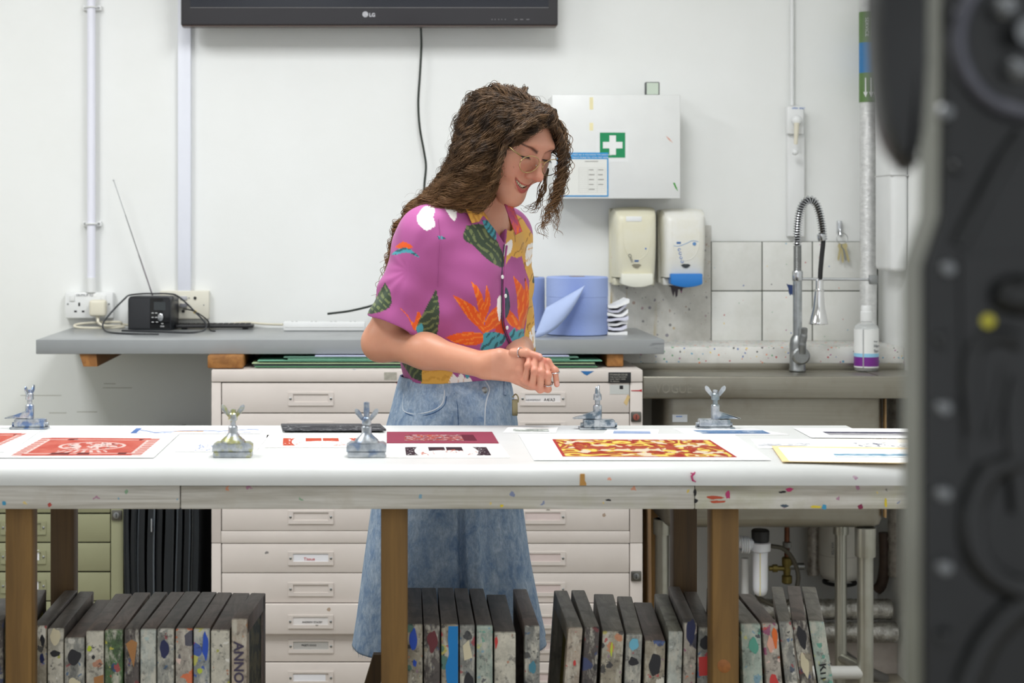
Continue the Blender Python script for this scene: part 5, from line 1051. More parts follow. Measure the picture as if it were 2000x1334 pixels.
def blobp(u, v, ru, rv, seed, n=26):
    return [(u + ru * (0.8 + 0.4 * mnoise.noise(Vector((math.cos(a), math.sin(a), seed)))) * math.cos(a), v + rv * (0.8 + 0.4 * mnoise.noise(Vector((math.cos(a), math.sin(a), seed + 3)))) * math.sin(a)) for a in np.linspace(0, 2 * PI, n + 1)[:-1]]
m_blk = mat('black_blot', S(36, 36, 42), 0.5); m_royal = mat('royal_blot', S(36, 80, 190), 0.4); m_cy = mat('cyan_streak', S(0, 126, 200), 0.35); m_wine = mat('wine_blot', S(104, 40, 48), 0.5); m_redb = mat('red_blot', S(205, 62, 60), 0.4)
m_cream = mat('cream_blot', S(216, 206, 176), 0.5); m_lime = mat('lime_blot', S(190, 205, 60), 0.4); m_kraft = mat('torn_tape', S(172, 122, 74), 0.7); m_teal = mat('teal_blot', S(90, 165, 145), 0.4); m_or = mat('orange_blot', S(230, 110, 40), 0.4)
m_navy = mat('navy_blot', S(34, 40, 84), 0.4); m_lb = mat('pale_blue_blot', S(110, 180, 205), 0.4)
S0 = {}
def ss(k, *a, **kw): S0[k] = screen(*a, **kw)
ss(0, -26, 7, 1212, -6, 1168, FM[5], RM[0], 'dark screen left of the left table leg, cut by the frame')
ss(1, 34, 61, 1212, 66, 1151, FM[5], RM[0], 'dark screen hidden behind the left table leg')
ss(2, 63, 91, 1223, 127, 1152, FM[0], RM[0], 'cream screen with black blots just right of the left leg')
ss(3, 93, 124, 1228, 156, 1150, FM[2], RM[0], 'screen with a pale cream top patch and black smudge, second from left leg')
ss(4, 126, 165, 1246, 189, 1163, FM[1], RM[2], 'short wide screen with one large round black blot')
ss(5, 168, 203, 1233, 226, 1157, FM[2], RM[2], 'white screen with lime and torn brown tape marks')
ss(6, 205, 240, 1230, 263, 1155, FM[3], RM[2], 'screen with a grass green painted front')
ss(7, 243, 272, 1229, 302, 1155, FM[5], RM[0], 'dark screen with a tan diamond patch right of the green one')
ss(8, 274, 305, 1229, 334, 1153, FM[8], RM[2], 'pale grey screen between the tan patch and the lettered screens')
ss(9, 307, 340, 1228, 362.6, 1154, FM[1], RM[0], 'screen with a dark blue blot and black letters oh')
ss(10, 343, 376, 1228, 394.5, 1155, FM[6], RM[0], 'screen with peach dabs left of the blue streaked one')
ss(11, 378, 410, 1228, 425, 1156, FM[4], RM[2], 'screen with royal blue streaks near the end of the left row')
ss(12, 412, 449, 1231, 455, 1157, FM[2], RM[2], 'off white screen with a strip of torn tape')
ss(13, 452, 483, 1209, 491, 1157, FM[9], RM[2], 'open ended screen with anno handwritten down its front', mesh=M_mesh2)
ss(14, 795, 826, 1220, 795, 1147, FM[0], RM[0], 'screen with royal blue blots right against the middle leg')
ss(15, 828, 860, 1220, 823, 1147, FM[5], RM[0], 'screen with a wine red blot next to the bright blue one')
ss(16, 862, 896, 1220, 855, 1147, FM[0], RM[0], 'screen with a bright cyan streak down its front')
ss(17, 898, 928, 1221, 886.8, 1147, FM[1], RM[0], 'grey screen with a cream triangle right of the cyan streak')
ss(18, 931, 963, 1222, 916, 1148, FM[7], RM[0], 'screen lettered greboh in black capitals')
ss(19, 966, 1008, 1235, 950, 1158, FM[2], RM[0], 'short wide cream screen with a red corner blot')
ss(20, 1025, 1055, 1223, 1002, 1149, FM[1], RM[2], 'lone screen with yellow and teal marks standing apart from both rows')
ss(21, 1110, 1139, 1226, 1082, 1150, FM[9], RM[1], 'plain pinkish screen with small red specks at the start of the right row', lean=0.07)
ss(22, 1143, 1172, 1225, 1116, 1150, FM[5], RM[1], 'brown taped screen second in the right row', lean=0.06)
ss(23, 1177, 1219, 1233, 1160, 1153, FM[0], RM[1], 'wide screen with a yellow scrawl and tan tape in the right row', lean=0.05)
ss(24, 1223, 1255, 1238, 1205, 1161, FM[1], RM[1], 'screen with a light blue dab over a black blot', lean=0.04)
ss(25, 1260, 1300, 1251, 1237, 1172, FM[0], RM[2], 'low wide screen with three round black blots', lean=0.03)
ss(26, 1306, 1334, 1233, 1278, 1158, FM[8], RM[3], 'pale mint aluminium screen in the right row', lean=0.03, mesh=M_mesh)
ss(27, 1337, 1362, 1217, 1305, 1141, FM[6], RM[0], 'tall narrow screen with a navy blot at the top', lean=0.03)
ss(28, 1364, 1394, 1226, 1334, 1154, FM[1], RM[0], 'screen with a coral red block against the right leg', lean=0.02)
ss(29, 1404, 1436, 1190, 1380, 1147, FM[5], RM[1], 'dark screen mostly hidden behind the right leg', lean=0.02)
ss(30, 1447, 1486, 1219, 1394, 1152, FM[7], RM[1], 'mint splashed screen right of the right leg', lean=-0.04)
ss(31, 1489, 1520, 1218, 1441, 1159, FM[6], RM[2], 'screen with orange and red dabs, slanting top', lean=-0.07)
ss(32, 1522, 1547, 1217, 1508, 1147, FM[1], RM[1], 'grey cracked screen third from the right leg', lean=-0.11)
ss(33, 1549, 1577, 1215, 1539, 1146, FM[5], RM[2], 'screen with a black blot over a cream splash', lean=-0.13)
ss(34, 1582, 1612, 1218, 1568, 1148, FM[7], RM[1], 'last screen on the right with yellow green scribbles', lean=-0.15)
mark(S0[2], 'ink_blot', blobp(0.75, 0.05, 0.2, 0.025, 1), m_blk); mark(S0[2], 'ink_blot', blobp(0.7, 0.11, 0.2, 0.02, 2), m_navy)
mark(S0[3], 'ink_blot', blobp(0.5, 0.03, 0.42, 0.035, 3), m_cream); mark(S0[3], 'ink_blot', blobp(0.5, 0.085, 0.4, 0.014, 4), m_blk)
mark(S0[4], 'ink_blot', blobp(0.5, 0.07, 0.42, 0.035, 5), m_blk); mark(S0[4], 'ink_blot', blobp(0.5, 0.17, 0.4, 0.035, 6), m_cream)
mark(S0[5], 'ink_blot', blobp(0.2, 0.06, 0.16, 0.012, 7), m_lime); mark(S0[5], 'ink_blot', blobp(0.42, 0.09, 0.12, 0.01, 8), m_blk); mark(S0[5], 'torn_tape', [(0.45, 0.16), (1, 0.15), (1, 0.2), (0.5, 0.23)], m_kraft); mark(S0[5], 'torn_tape', [(0.4, 0.28), (0.97, 0.22), (0.98, 0.3)], m_kraft)
mark(S0[7], 'tan_patch', [(0.1, 0.05), (0.5, 0.035), (0.9, 0.045), (0.65, 0.13)], m_kraft)
mark(S0[9], 'ink_blot', blobp(0.45, 0.07, 0.36, 0.04, 9), m_navy); mark(S0[11], 'ink_blot', blobp(0.75, 0.06, 0.22, 0.06, 10), m_royal); mark(S0[11], 'ink_blot', blobp(0.8, 0.24, 0.18, 0.07, 11), m_royal); mark(S0[11], 'ink_blot', blobp(0.4, 0.145, 0.2, 0.012, 12), m_lime)
mark(S0[12], 'torn_tape', [(0.2, 0.25), (0.9, 0.245), (0.75, 0.33), (0.35, 0.34)], m_kraft)
mark(S0[14], 'ink_blot', blobp(0.4, 0.05, 0.32, 0.045, 13), m_royal); mark(S0[14], 'ink_blot', blobp(0.5, 0.13, 0.15, 0.014, 14), m_royal)
mark(S0[15], 'ink_blot', blobp(0.55, 0.06, 0.4, 0.045, 15), m_wine); mark(S0[15], 'ink_blot', blobp(0.6, 0.3, 0.3, 0.04, 16), m_redb)
mark(S0[16], 'cyan_streak', [(0.42, 0.005), (0.98, 0.005), (0.98, 0.4), (0.6, 0.4), (0.55, 0.26), (0.28, 0.18), (0.25, 0.14), (0.45, 0.10), (0.38, 0.05)], m_cy)
mark(S0[17], 'cream_patch', [(0.2, 0.07), (0.6, 0.05), (0.85, 0.11), (0.3, 0.12)], m_cream); mark(S0[17], 'ink_blot', blobp(0.6, 0.2, 0.4, 0.05, 17), m_blk)
mark(S0[19], 'ink_blot', blobp(0.08, 0.035, 0.09, 0.025, 18), m_redb); mark(S0[20], 'ink_blot', blobp(0.4, 0.27, 0.22, 0.06, 19), mat('yellow_blot', S(226, 200, 40), 0.4)); mark(S0[20], 'ink_blot', blobp(0.5, 0.14, 0.3, 0.025, 20), mat('steel_blue_blot', S(70, 130, 150), 0.4))
mark(S0[21], 'ink_blot', blobp(0.6, 0.12, 0.12, 0.012, 21), m_redb); mark(S0[23], 'torn_tape', [(0.1, 0.25), (0.75, 0.25), (0.75, 0.4), (0.1, 0.4)], mat('tan_tape', S(206, 184, 130), 0.6)); mark(S0[23], 'ink_blot', blobp(0.45, 0.06, 0.07, 0.03, 22), m_lime)
mark(S0[24], 'ink_blot', blobp(0.5, 0.035, 0.36, 0.025, 23), m_lb); mark(S0[24], 'ink_blot', blobp(0.5, 0.095, 0.38, 0.018, 24), m_blk)
mark(S0[25], 'ink_blot', blobp(0.5, 0.085, 0.36, 0.048, 25), m_blk); mark(S0[25], 'ink_blot', blobp(0.75, 0.24, 0.26, 0.05, 26), m_blk); mark(S0[25], 'ink_blot', blobp(0.15, 0.18, 0.1, 0.04, 27), m_blk)
mark(S0[27], 'ink_blot', blobp(0.5, 0.03, 0.42, 0.05, 28), m_navy); mark(S0[28], 'coral_block', [(0.05, 0.10), (0.95, 0.095), (0.9, 0.16), (0.1, 0.165)], m_redb); mark(S0[28], 'ink_blot', blobp(0.45, 0.05, 0.4, 0.03, 29), m_blk)
mark(S0[30], 'ink_blot', blobp(0.6, 0.07, 0.3, 0.035, 30), m_teal); mark(S0[31], 'ink_blot', blobp(0.75, 0.05, 0.2, 0.045, 31), m_or); mark(S0[31], 'ink_blot', blobp(0.45, 0.07, 0.3, 0.035, 32), mat('pink_blot', S(228, 170, 150), 0.5)); mark(S0[31], 'ink_blot', blobp(0.5, 0.2, 0.36, 0.035, 33), m_redb)
mark(S0[33], 'ink_blot', blobp(0.55, 0.06, 0.4, 0.045, 34), m_blk); mark(S0[33], 'ink_blot', blobp(0.5, 0.15, 0.36, 0.05, 35), m_cream)
def screen_text(k, s, size, u, v, m=M_ink):
    t, q, w, h = S0[k]; mw = t.matrix_basis; lean = 0
    o = mw @ Vector((u * w, -0.001, h - v * h)); text_part(s, size, o, (0, 0, 1), mw.to_3x3() @ Vector((-1, 0, 0)), m, t, name='handwriting', bold=0.0006)
screen_text(9, 'Oh', 0.036, 0.86, 0.40, M_ink); screen_text(18, 'O GREBOH', 0.020, 0.80, 0.40, M_ink)
t_, q_, w_, h_ = S0[13]; o_13 = t_.matrix_basis @ Vector((0.2 * w_, -0.001, h_ * 0.925)); text_part('ANNO WC', 0.023, o_13, (0, 0, -1), t_.matrix_basis.to_3x3() @ Vector((1, 0, 0)), mat('faded_marker', S(70, 62, 84), 0.7), t_, name='handwriting', bold=0.0005)
t_, q_, w_, h_ = S0[34]; o_34 = t_.matrix_basis @ Vector((0.25 * w_ - 0.15 * h_ * 0.86, -0.0015, h_ * 0.86)); text_part('kn S', 0.03, o_34, V(0.15, 0, -1), V(1, 0, 0.15), M_ink, t_, name='handwriting')

# ================================================================== PRINTING PRESS in the near right
PD = 0.85; PK = PD / 1.12
def pp(px, py, d=PD): return P(px, py, d)
g = G('press_enamel'); c = g.mix(g.step(g.noise(g.pos, 18, 5), 0.3, 0.7), S(17, 18, 19), S(28, 29, 30)); M_press = g.out(c, 0.34, 0, g.noise(g.pos, 70, 4), 0.12, spec=0.45)
g = G('press_bolt'); M_bolt = g.out(S(120, 122, 124), 0.35, 0.6)
pr = thing('iron_press', 'black cast iron printing press looming blurred at the near right', 'press', (0.35, 0.9, 0))
def ppoly(pts, d): return [(X(x, d), Z(y, d)) for x, y in pts]
body = [(1806, 520), (1840, 420), (1842, 300), (1846, -60), (2240, -60), (2240, 2600), (1806, 2600)]
fr_ = part('side_frame', MB().prism(ppoly(body, PD), (0, PD, 0), (1, 0, 0), (0, 0, 1), (0, 0.036, 0), bev=0.004), M_press, pr)
arm = [(1716, -60), (1717, 60), (1722, 150), (1732, 230), (1750, 290), (1772, 318), (1786, 330), (1800, 318), (1812, 250), (1820, 120), (1822, -60)]
part('counterweight_arm', MB().prism(ppoly(arm, 0.79), (0, 0.79, 0), (1, 0, 0), (0, 0, 1), (0, 0.03, 0), bev=0.006), M_press, pr)
part('arm_pivot', MB().cyl((X(1800, 0.82), 0.818, Z(-30, 0.82)), (X(1800, 0.82), 0.88, Z(-30, 0.82)), 0.006, n=20), M_press, pr)
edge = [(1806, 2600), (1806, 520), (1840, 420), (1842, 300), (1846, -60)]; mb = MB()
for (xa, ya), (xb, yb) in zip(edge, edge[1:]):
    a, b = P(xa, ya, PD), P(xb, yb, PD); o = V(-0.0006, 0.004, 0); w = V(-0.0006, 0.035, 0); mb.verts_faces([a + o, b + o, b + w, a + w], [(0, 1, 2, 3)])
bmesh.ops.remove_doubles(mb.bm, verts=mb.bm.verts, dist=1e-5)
part('lit_edge_strip', mb, mat('lit_grey_edge', S(112, 114, 104), 0.4, 0.2, vary=0.15, scale=12), pr)  # paler grey strip on the frame's left side, its light painted into the colour
part('inner_panel', MB().prism(ppoly([(1872, 500), (2240, 492), (2240, 900), (1880, 900)], PD), (0, PD - 0.003, 0), (1, 0, 0), (0, 0, 1), (0, 0.006, 0)), M_press, pr)
for px, py in ((1842, 220), (1868, 326), (1846, 524), (1838, 664), (1838, 795), (1838, 962), (1840, 1106), (1840, 1243), (1840, 1400)):
    part('bolt', MB().lathe([(0.0052 * PK, 0.0), (0.0052 * PK, 0.004), (0.0042 * PK, 0.007), (0, 0.0078)], pp(px, py) + V(0, 0.0005, 0), (0, -1, 0), 12), M_bolt if py in (220, 962, 524, 795, 1106) else M_press, pr)
def ring(px, py, r, tr, a0, a1, d=PD): 
    r *= PK; tr *= PK; c = pp(px, py, d - tr * 0.5); return MB().tube([c + V(r * math.cos(a), 0, r * math.sin(a)) for a in np.linspace(a0, a1, 40)], tr, 12)
part('wheel_rim', ring(2014, 78, 0.049, 0.0062, 0, 2 * PI - 0.01), mat('worn_rim', S(84, 84, 92), 0.32, 0.4, vary=0.2, scale=30), pr)
part('wheel_disc', MB().cyl(pp(2014, 78) + V(0, 0.002, 0), pp(2014, 78) + V(0, -0.004, 0), 0.045 * PK, n=40), M_press, pr)
for px, py in ((1955, 18), (1980, 136)): part('wheel_bolt', MB().lathe([(0.006, 0.0), (0.006, 0.008), (0.003, 0.011), (0, 0.011)], pp(px, py, PD - 0.004), (0, -1, 0), 12), M_bolt, pr)
part('wheel_hub', MB().cyl(pp(2014, 60, PD - 0.003), pp(2014, 60, PD - 0.02), 0.007, n=20), M_bolt, pr)
for pts, r in (([(1996, 262), (1955, 320), (1912, 400), (1870, 480)], 0.006), ([(1900, 850), (1893, 740), (1905, 675), (1950, 655), (1990, 668)], 0.007), ([(1990, 900), (1930, 925), (1897, 1000), (1905, 1085), (1960, 1140), (2050, 1165)], 0.009), ([(2060, 1150), (1985, 1190), (1925, 1255), (1885, 1345)], 0.010), ([(1962, 720), (1945, 800), (1930, 860)], 0.005), ([(1990, 1000), (1975, 820), (1985, 740)], 0.007)):
    part('cast_rib', MB().tube(smooth_path([pp(x, y, PD - 0.001) for x, y in pts], 8), r * PK, 12), M_press, pr)
part('handle_boss', MB().sphere(pp(1996, 578, PD - 0.006), 0.011, sx=1.4), M_press, pr)
part('yellow_ink_dot', MB().cyl(pp(1930, 627, PD - 0.0028), pp(1930, 627, PD - 0.0042), 0.0032, n=18), mat('yellow_dot', S(206, 196, 40), 0.4), pr)
# ================================================================== THE WOMAN
def A3(v): return np.array(v, dtype=np.float64)
class Prim:
    def __init__(s, fn, c, r, k, op): s.fn, s.c, s.r, s.k, s.op = fn, A3(c), r, k, op
def caps(a, b, ra, rb, k=0.012, op='u'):
    a, b = A3(a), A3(b); ba = b - a; L = max(ba @ ba, 1e-12)
    def fn(p):
        t = np.clip((p - a) @ ba / L, 0, 1); q = p - a - t[:, None] * ba; return np.sqrt((q * q).sum(1)) - (ra + (rb - ra) * t)
    return Prim(fn, (a + b) / 2, math.sqrt(L) / 2 + max(ra, rb), k, op)
def ell(c, rad, M=None, k=0.012, op='u'):
    c, rad = A3(c), A3(rad); M = np.eye(3) if M is None else A3(M)
    def fn(p):
        q = (p - c) @ M.T; k0 = np.sqrt(((q / rad) ** 2).sum(1)); k1 = np.sqrt(((q / rad ** 2) ** 2).sum(1)) + 1e-9; return k0 * (k0 - 1) / k1
    return Prim(fn, c, rad.max(), k, op)
def sph(c, r, k=0.012, op='u'): return caps(c, A3(c) + A3((0, 0, 1e-5)), r, r, k, op)
def custom(fn, c, r, k=0.004, op='s'): return Prim(fn, c, r, k, op)
def sdf_eval(prims, p, lo, hi):
    d = np.full(len(p), 1.0)
    for q in prims:
        gap = np.maximum(np.maximum(lo - q.c, q.c - hi), 0); gap = math.sqrt(gap @ gap) - q.r
        if gap > 0.05: continue
        e = q.fn(p); k = q.k
        if q.op == 'u':
            if k > 0: h = np.maximum(k - np.abs(d - e), 0) / k; d = np.minimum(d, e) - h * h * k * 0.25
            else: d = np.minimum(d, e)
        elif q.op == 's':
            e = -e
            if k > 0: h = np.maximum(k - np.abs(d - e), 0) / k; d = np.maximum(d, e) + h * h * k * 0.25
            else: d = np.maximum(d, e)
        elif q.op == 'i': d = np.maximum(d, e)
        elif q.op == 'd': d = d + e
    return d
def sdf_mesh(prims, lo, hi, h, warp=None, B=8):
    """surface nets on the blocks that hold the surface; warp maps grid space to world space"""
    lo, hi = A3(lo), A3(hi); nb = np.ceil((hi - lo) / (h * B)).astype(int); W_ = (lambda q: q) if warp is None else warp
    gi = np.stack(np.meshgrid(*[np.arange(n) for n in nb], indexing='ij'), -1).reshape(-1, 3); S_ = 4
    cen = W_(lo + (gi + 0.5) * B * h); half = np.abs(W_(lo + (gi + 1) * B * h) - W_(lo + gi * B * h)) / 2; rad = np.sqrt((half ** 2).sum(1)); keep = np.zeros(len(gi), bool)
    sup = (gi // (2 * S_)) @ np.array([1000000, 1000, 1]); order = np.argsort(sup, kind='stable')
    for seg in np.split(order, np.nonzero(np.diff(sup[order]))[0] + 1):
        c = cen[seg]; d = sdf_eval(prims, c, c.min(0) - half[seg[0]], c.max(0) + half[seg[0]]); keep[seg] = np.abs(d) < rad[seg] * 1.5 + 0.007
    gi = gi[keep]; sup = (gi // S_) @ np.array([1000000, 1000, 1]); order = np.argsort(sup, kind='stable'); gi = gi[order]; sup = sup[order]
    loc = np.stack(np.meshgrid(*[np.arange(B + 1)] * 3, indexing='ij'), -1).reshape(-1, 3); N = nb * B + 4; enc = lambda q: (q[..., 0] * N[1] + q[..., 1]) * N[2] + q[..., 2]
    VK, VP, EK = [], [], []
    for seg in np.split(np.arange(len(gi)), np.nonzero(np.diff(sup))[0] + 1):
        g = gi[seg][:, None] * B + loc[None]; p = W_(lo + g * h); q = p.reshape(-1, 3)
        f = sdf_eval(prims, q, q.min(0), q.max(0)).reshape(len(seg), B + 1, B + 1, B + 1); neg = f < 0
        cnt = sum(neg[:, a:a + B, b:b + B, c:c + B].astype(np.int8) for a in (0, 1) for b in (0, 1) for c in (0, 1)); ci = np.argwhere((cnt > 0) & (cnt < 8))
        if not len(ci): continue
        base = gi[seg][ci[:, 0]] * B + ci[:, 1:]; acc = np.zeros((len(ci), 3)); m = np.zeros(len(ci)); b0, i0, j0, k0 = ci.T
        for ax in range(3):
            o = [x for x in range(3) if x != ax]
            for u in (0, 1):
                for v in (0, 1):
                    a = [0, 0, 0]; a[o[0]] = u; a[o[1]] = v; b = list(a); b[ax] = 1
                    fa = f[b0, i0 + a[0], j0 + a[1], k0 + a[2]]; fb = f[b0, i0 + b[0], j0 + b[1], k0 + b[2]]; cr = (fa < 0) != (fb < 0); t = np.where(cr, fa / np.where(cr, fa - fb, 1), 0)
                    pt = np.zeros((len(ci), 3)); pt[:, 0], pt[:, 1], pt[:, 2] = a; pt[:, ax] = t; acc += pt * cr[:, None]; m += cr
        VK.append(enc(base)); VP.append(lo + (base + acc / m[:, None]) * h)
        for ax in range(3):
            sl0 = [slice(0, B)] * 3; sl1 = list(sl0); sl1[ax] = slice(1, B + 1)
            a, b = neg[(slice(None), *sl0)], neg[(slice(None), *sl1)]; e = np.argwhere(a != b)
            if len(e): EK.append((ax, gi[seg][e[:, 0]] * B + e[:, 1:], a[tuple(e.T)]))
    VK, VP = np.concatenate(VK), np.concatenate(VP); s = np.argsort(VK); VK, VP = VK[s], VP[s]; faces = []
    for ax, base, sgn in EK:
        o = [(ax + 1) % 3, (ax + 2) % 3]; quad = []
        for u, v in ((0, 0), (-1, 0), (-1, -1), (0, -1)):
            q = base.copy(); q[:, o[0]] += u; q[:, o[1]] += v; k = enc(q); i = np.searchsorted(VK, k); i = np.minimum(i, len(VK) - 1); i[VK[i] != k] = -1; quad.append(i)
        quad = np.stack(quad, 1); ok = (quad >= 0).all(1); quad, sg = quad[ok], sgn[ok]; quad[~sg] = quad[~sg][:, ::-1]; faces.append(quad)
    return W_(VP), np.concatenate(faces)
def trace(prims, px, py, d0=2.9, d1=4.0, off=0.0):
    """where the camera's ray through a pixel first meets the surface"""
    px, py = np.atleast_1d(A3(px)), np.atleast_1d(A3(py)); dr = np.stack([(px - CX) / F, np.ones_like(px), -(py - CY) / F], 1); t = np.full(len(px), d0); best = np.full(len(px), 9.0); bt = t.copy(); lo, hi = A3((-1, 2, 0)), A3((1, 5, 2))
    for _ in range(70):
        p = dr * t[:, None] + A3((0, 0, CZ)); e = sdf_eval(prims, p, lo, hi) - off; u = e < best; best[u] = e[u]; bt[u] = t[u]; t = np.minimum(t + np.clip(e, -0.01, 0.05) * 0.85, d1)
    return dr * bt[:, None] + A3((0, 0, CZ)), best
def project(p): return CX + F * p[:, 0] / p[:, 1], CY + F * (CZ - p[:, 2]) / p[:, 1]
PX = lambda px, py, d: A3(P(px, py, d))

# ---- frames of reference
th = math.radians(50); tf = A3((math.sin(th), -math.cos(th), 0)); tr = A3((tf[1], -tf[0], 0)); tz = A3((0, 0, 1)); TM = np.stack([tf, tr, tz])   # torso: front, her right, up
hy, hp, hr = math.radians(40), math.radians(30), math.radians(5)
hh = A3((math.sin(hy), -math.cos(hy), 0)); hR0 = A3((hh[1], -hh[0], 0)); hF = math.cos(hp) * hh - math.sin(hp) * tz; hU0 = math.sin(hp) * hh + math.cos(hp) * tz
hR = math.cos(hr) * hR0 + math.sin(hr) * hU0; hU = math.cos(hr) * hU0 - math.sin(hr) * hR0; HM = np.stack([hF, hR, hU]); HC = PX(997, 267, 3.40)
def hl(f, s, u): return HC + f * hF + s * hR + u * hU                       # head-local to world
def to_head(p): return (p - HC) @ HM.T
TC = A3((0.156, 3.45, 0))
def tl(f, s, z): return TC + f * tf + s * tr + z * tz
RS, LS = tl(0.0, 0.123, 1.270), tl(0.0, -0.146, 1.275)                      # shoulder joints
RE, RW = PX(744, 668, 3.37), PX(944, 713, 3.25); LE, LW = A3((0.266, 3.49, 1.040)), PX(1018, 706, 3.29)
# mouth curves, head-local
MW, MU = 0.0275, -0.0625
MS = 0.0045                                                                # her smile sits a little to the right
def lipf(s): return 0.0938 - 0.0115 * ((s - MS) / MW) ** 2
def up_edge(s): return MU + 0.0005 + 0.08 * (s - MS) + 0.0100 * ((s - MS) / MW) ** 2
def lo_edge(s): return MU - 0.0095 + 0.08 * (s - MS) + 0.0185 * ((s - MS) / MW) ** 2
head = [ell(hl(-0.012, 0, 0.016), (0.086, 0.070, 0.060), HM, 0), ell(hl(0.030, 0, -0.018), (0.060, 0.066, 0.072), HM, 0.03), ell(hl(0.028, 0, -0.058), (0.042, 0.043, 0.030), HM, 0.03),
        ell(hl(0.066, 0.003, -0.064), (0.0275, 0.031, 0.030), HM, 0.018), sph(hl(0.0760, 0, -0.1010), 0.0155, 0.025), ell(hl(0.020, 0, 0.026), (0.058, 0.060, 0.040), HM, 0.02), caps(hl(0.081, -0.030, 0.022), hl(0.081, 0.030, 0.022), 0.0105, 0.0105, 0.02)]
for s in (1, -1):
    head += [caps(hl(0.0, s * 0.049, -0.044), hl(0.068, s * 0.011, -0.098), 0.017, 0.0135, 0.028), sph(hl(0.056, s * 0.042, -0.024), 0.023, 0.022), sph(hl(0.0695, s * 0.0365, -0.043), 0.0165, 0.018)]
for s in (1, -1):
    head += [sph(hl(0.0985, s * 0.0315, 0.004), 0.0165, 0.011, 's')]
head += [ell(hl(0.1000, 0, -0.0345), (0.0135, 0.0150, 0.0095), HM, 0.008), caps(hl(0.0865, 0, 0.006), hl(0.1130, 0, -0.030), 0.0068, 0.0076, 0.012), sph(hl(0.1165, 0, -0.0315), 0.0078, 0.008)]
for s in (1, -1):
    head += [sph(hl(0.0985, s * 0.0110, -0.0380), 0.0071, 0.006), sph(hl(0.1060, s * 0.0052, -0.0425), 0.0024, 0.003, 's'),
             ell(hl(0.0772, s * 0.0315, 0.001), (0.0132, 0.0150, 0.0128), HM, 0.004), ell(hl(0.0925, s * 0.0315, -0.0055), (0.010, 0.0112, 0.0024), HM, 0.002, 's'),
             ell(hl(-0.004, s * 0.0775, -0.008), (0.017, 0.008, 0.030), HM, 0.006)]
def mouth_fn(p):
    q = to_head(p); s = np.clip(q[:, 1], MS - MW, MS + MW); mid = (up_edge(s) + lo_edge(s)) / 2; hf = (up_edge(s) - lo_edge(s)) / 2
    return np.maximum(np.maximum(np.abs(q[:, 2] - mid) - hf, np.abs(q[:, 1] - MS) - MW), lipf(s) - 0.013 - q[:, 0])
head.append(custom(mouth_fn, hl(0.09, 0, -0.07), 0.045, 0.003))
ss_ = np.linspace(-1, 1, 9)
lips = []
for a, b in zip(ss_, ss_[1:]):
    for edge, dz, r0 in ((up_edge, 0.0022, 0.0030), (lo_edge, -0.0034, 0.0044)):
        pa, pb = [hl(lipf(MS + q * MW) - 0.0012, MS + q * MW, edge(MS + q * MW) + dz * (1 - 0.5 * q * q)) for q in (a, b)]; ra, rb = [r0 * (1 - 0.72 * q * q) for q in (a, b)]
        lips.append(caps(pa, pb, ra, rb, 0.0025))
head += lips
# ---- body
def hand_finger(pts, r):
    seg = [caps(pts[i], pts[i + 1], r * (1 - 0.08 * i), r * (1 - 0.08 * (i + 1)), 0.003) for i in range(len(pts) - 1)] + [sph(pts[i], r * 1.06, 0.003) for i in range(1, len(pts) - 1)]
    c = sum(A3(q) for q in pts) / len(pts); return [custom(lambda p: sdf_eval(seg, p, c - 0.2, c + 0.2), c, max(np.linalg.norm(A3(q) - c) for q in pts) + r * 1.1, 0.0012, 'u')]
body = [ell(tl(0.0, 0, 1.20), (0.095, 0.142, 0.17), TM, 0), ell(tl(-0.005, 0, 1.03), (0.088, 0.120, 0.16), TM, 0.05), ell(tl(-0.012, 0, 0.87), (0.090, 0.120, 0.11), TM, 0.05),
        caps(RS, LS, 0.045, 0.045, 0.05), caps(tl(0.0, 0.055, 1.30), tl(0.01, 0, 1.345), 0.032, 0.045, 0.03), caps(tl(0.0, -0.055, 1.30), tl(0.01, 0, 1.345), 0.032, 0.045, 0.03),
        caps(PX(944, 448, 3.455), PX(953, 378, 3.445), 0.0435, 0.042, 0.03), caps(PX(953, 378, 3.445), hl(-0.032, 0, -0.02), 0.042, 0.046, 0.02)]
for s in (1, -1):
    hip, kn, an = tl(-0.01, s * 0.068, 0.85), tl(0.01, s * 0.080, 0.47), tl(-0.02, s * 0.088, 0.085)
    body += [caps(hip, kn, 0.072, 0.050, 0.04), caps(kn, kn * 0.6 + an * 0.4 - 0.01 * tf, 0.050, 0.050, 0.03), caps(kn * 0.6 + an * 0.4 - 0.01 * tf, an, 0.050, 0.034, 0.03), caps(an - 0.025 * tf - 0.045 * tz, an + 0.13 * tf - 0.052 * tz, 0.030, 0.024, 0.03)]
arm = [caps(RS, RS * 0.5 + RE * 0.5, 0.044, 0.040, 0.03), caps(RS * 0.5 + RE * 0.5, RE, 0.040, 0.034, 0.03), sph(RE - 0.003 * tz, 0.0325, 0.02), caps(RE, RE * 0.55 + RW * 0.45 + 0.002 * tz, 0.0335, 0.0310, 0.02), caps(RE * 0.55 + RW * 0.45 + 0.002 * tz, RW, 0.0310, 0.0250, 0.03),
       caps(LS, LE, 0.048, 0.036, 0.03), caps(LE, LW, 0.036, 0.025, 0.03)]
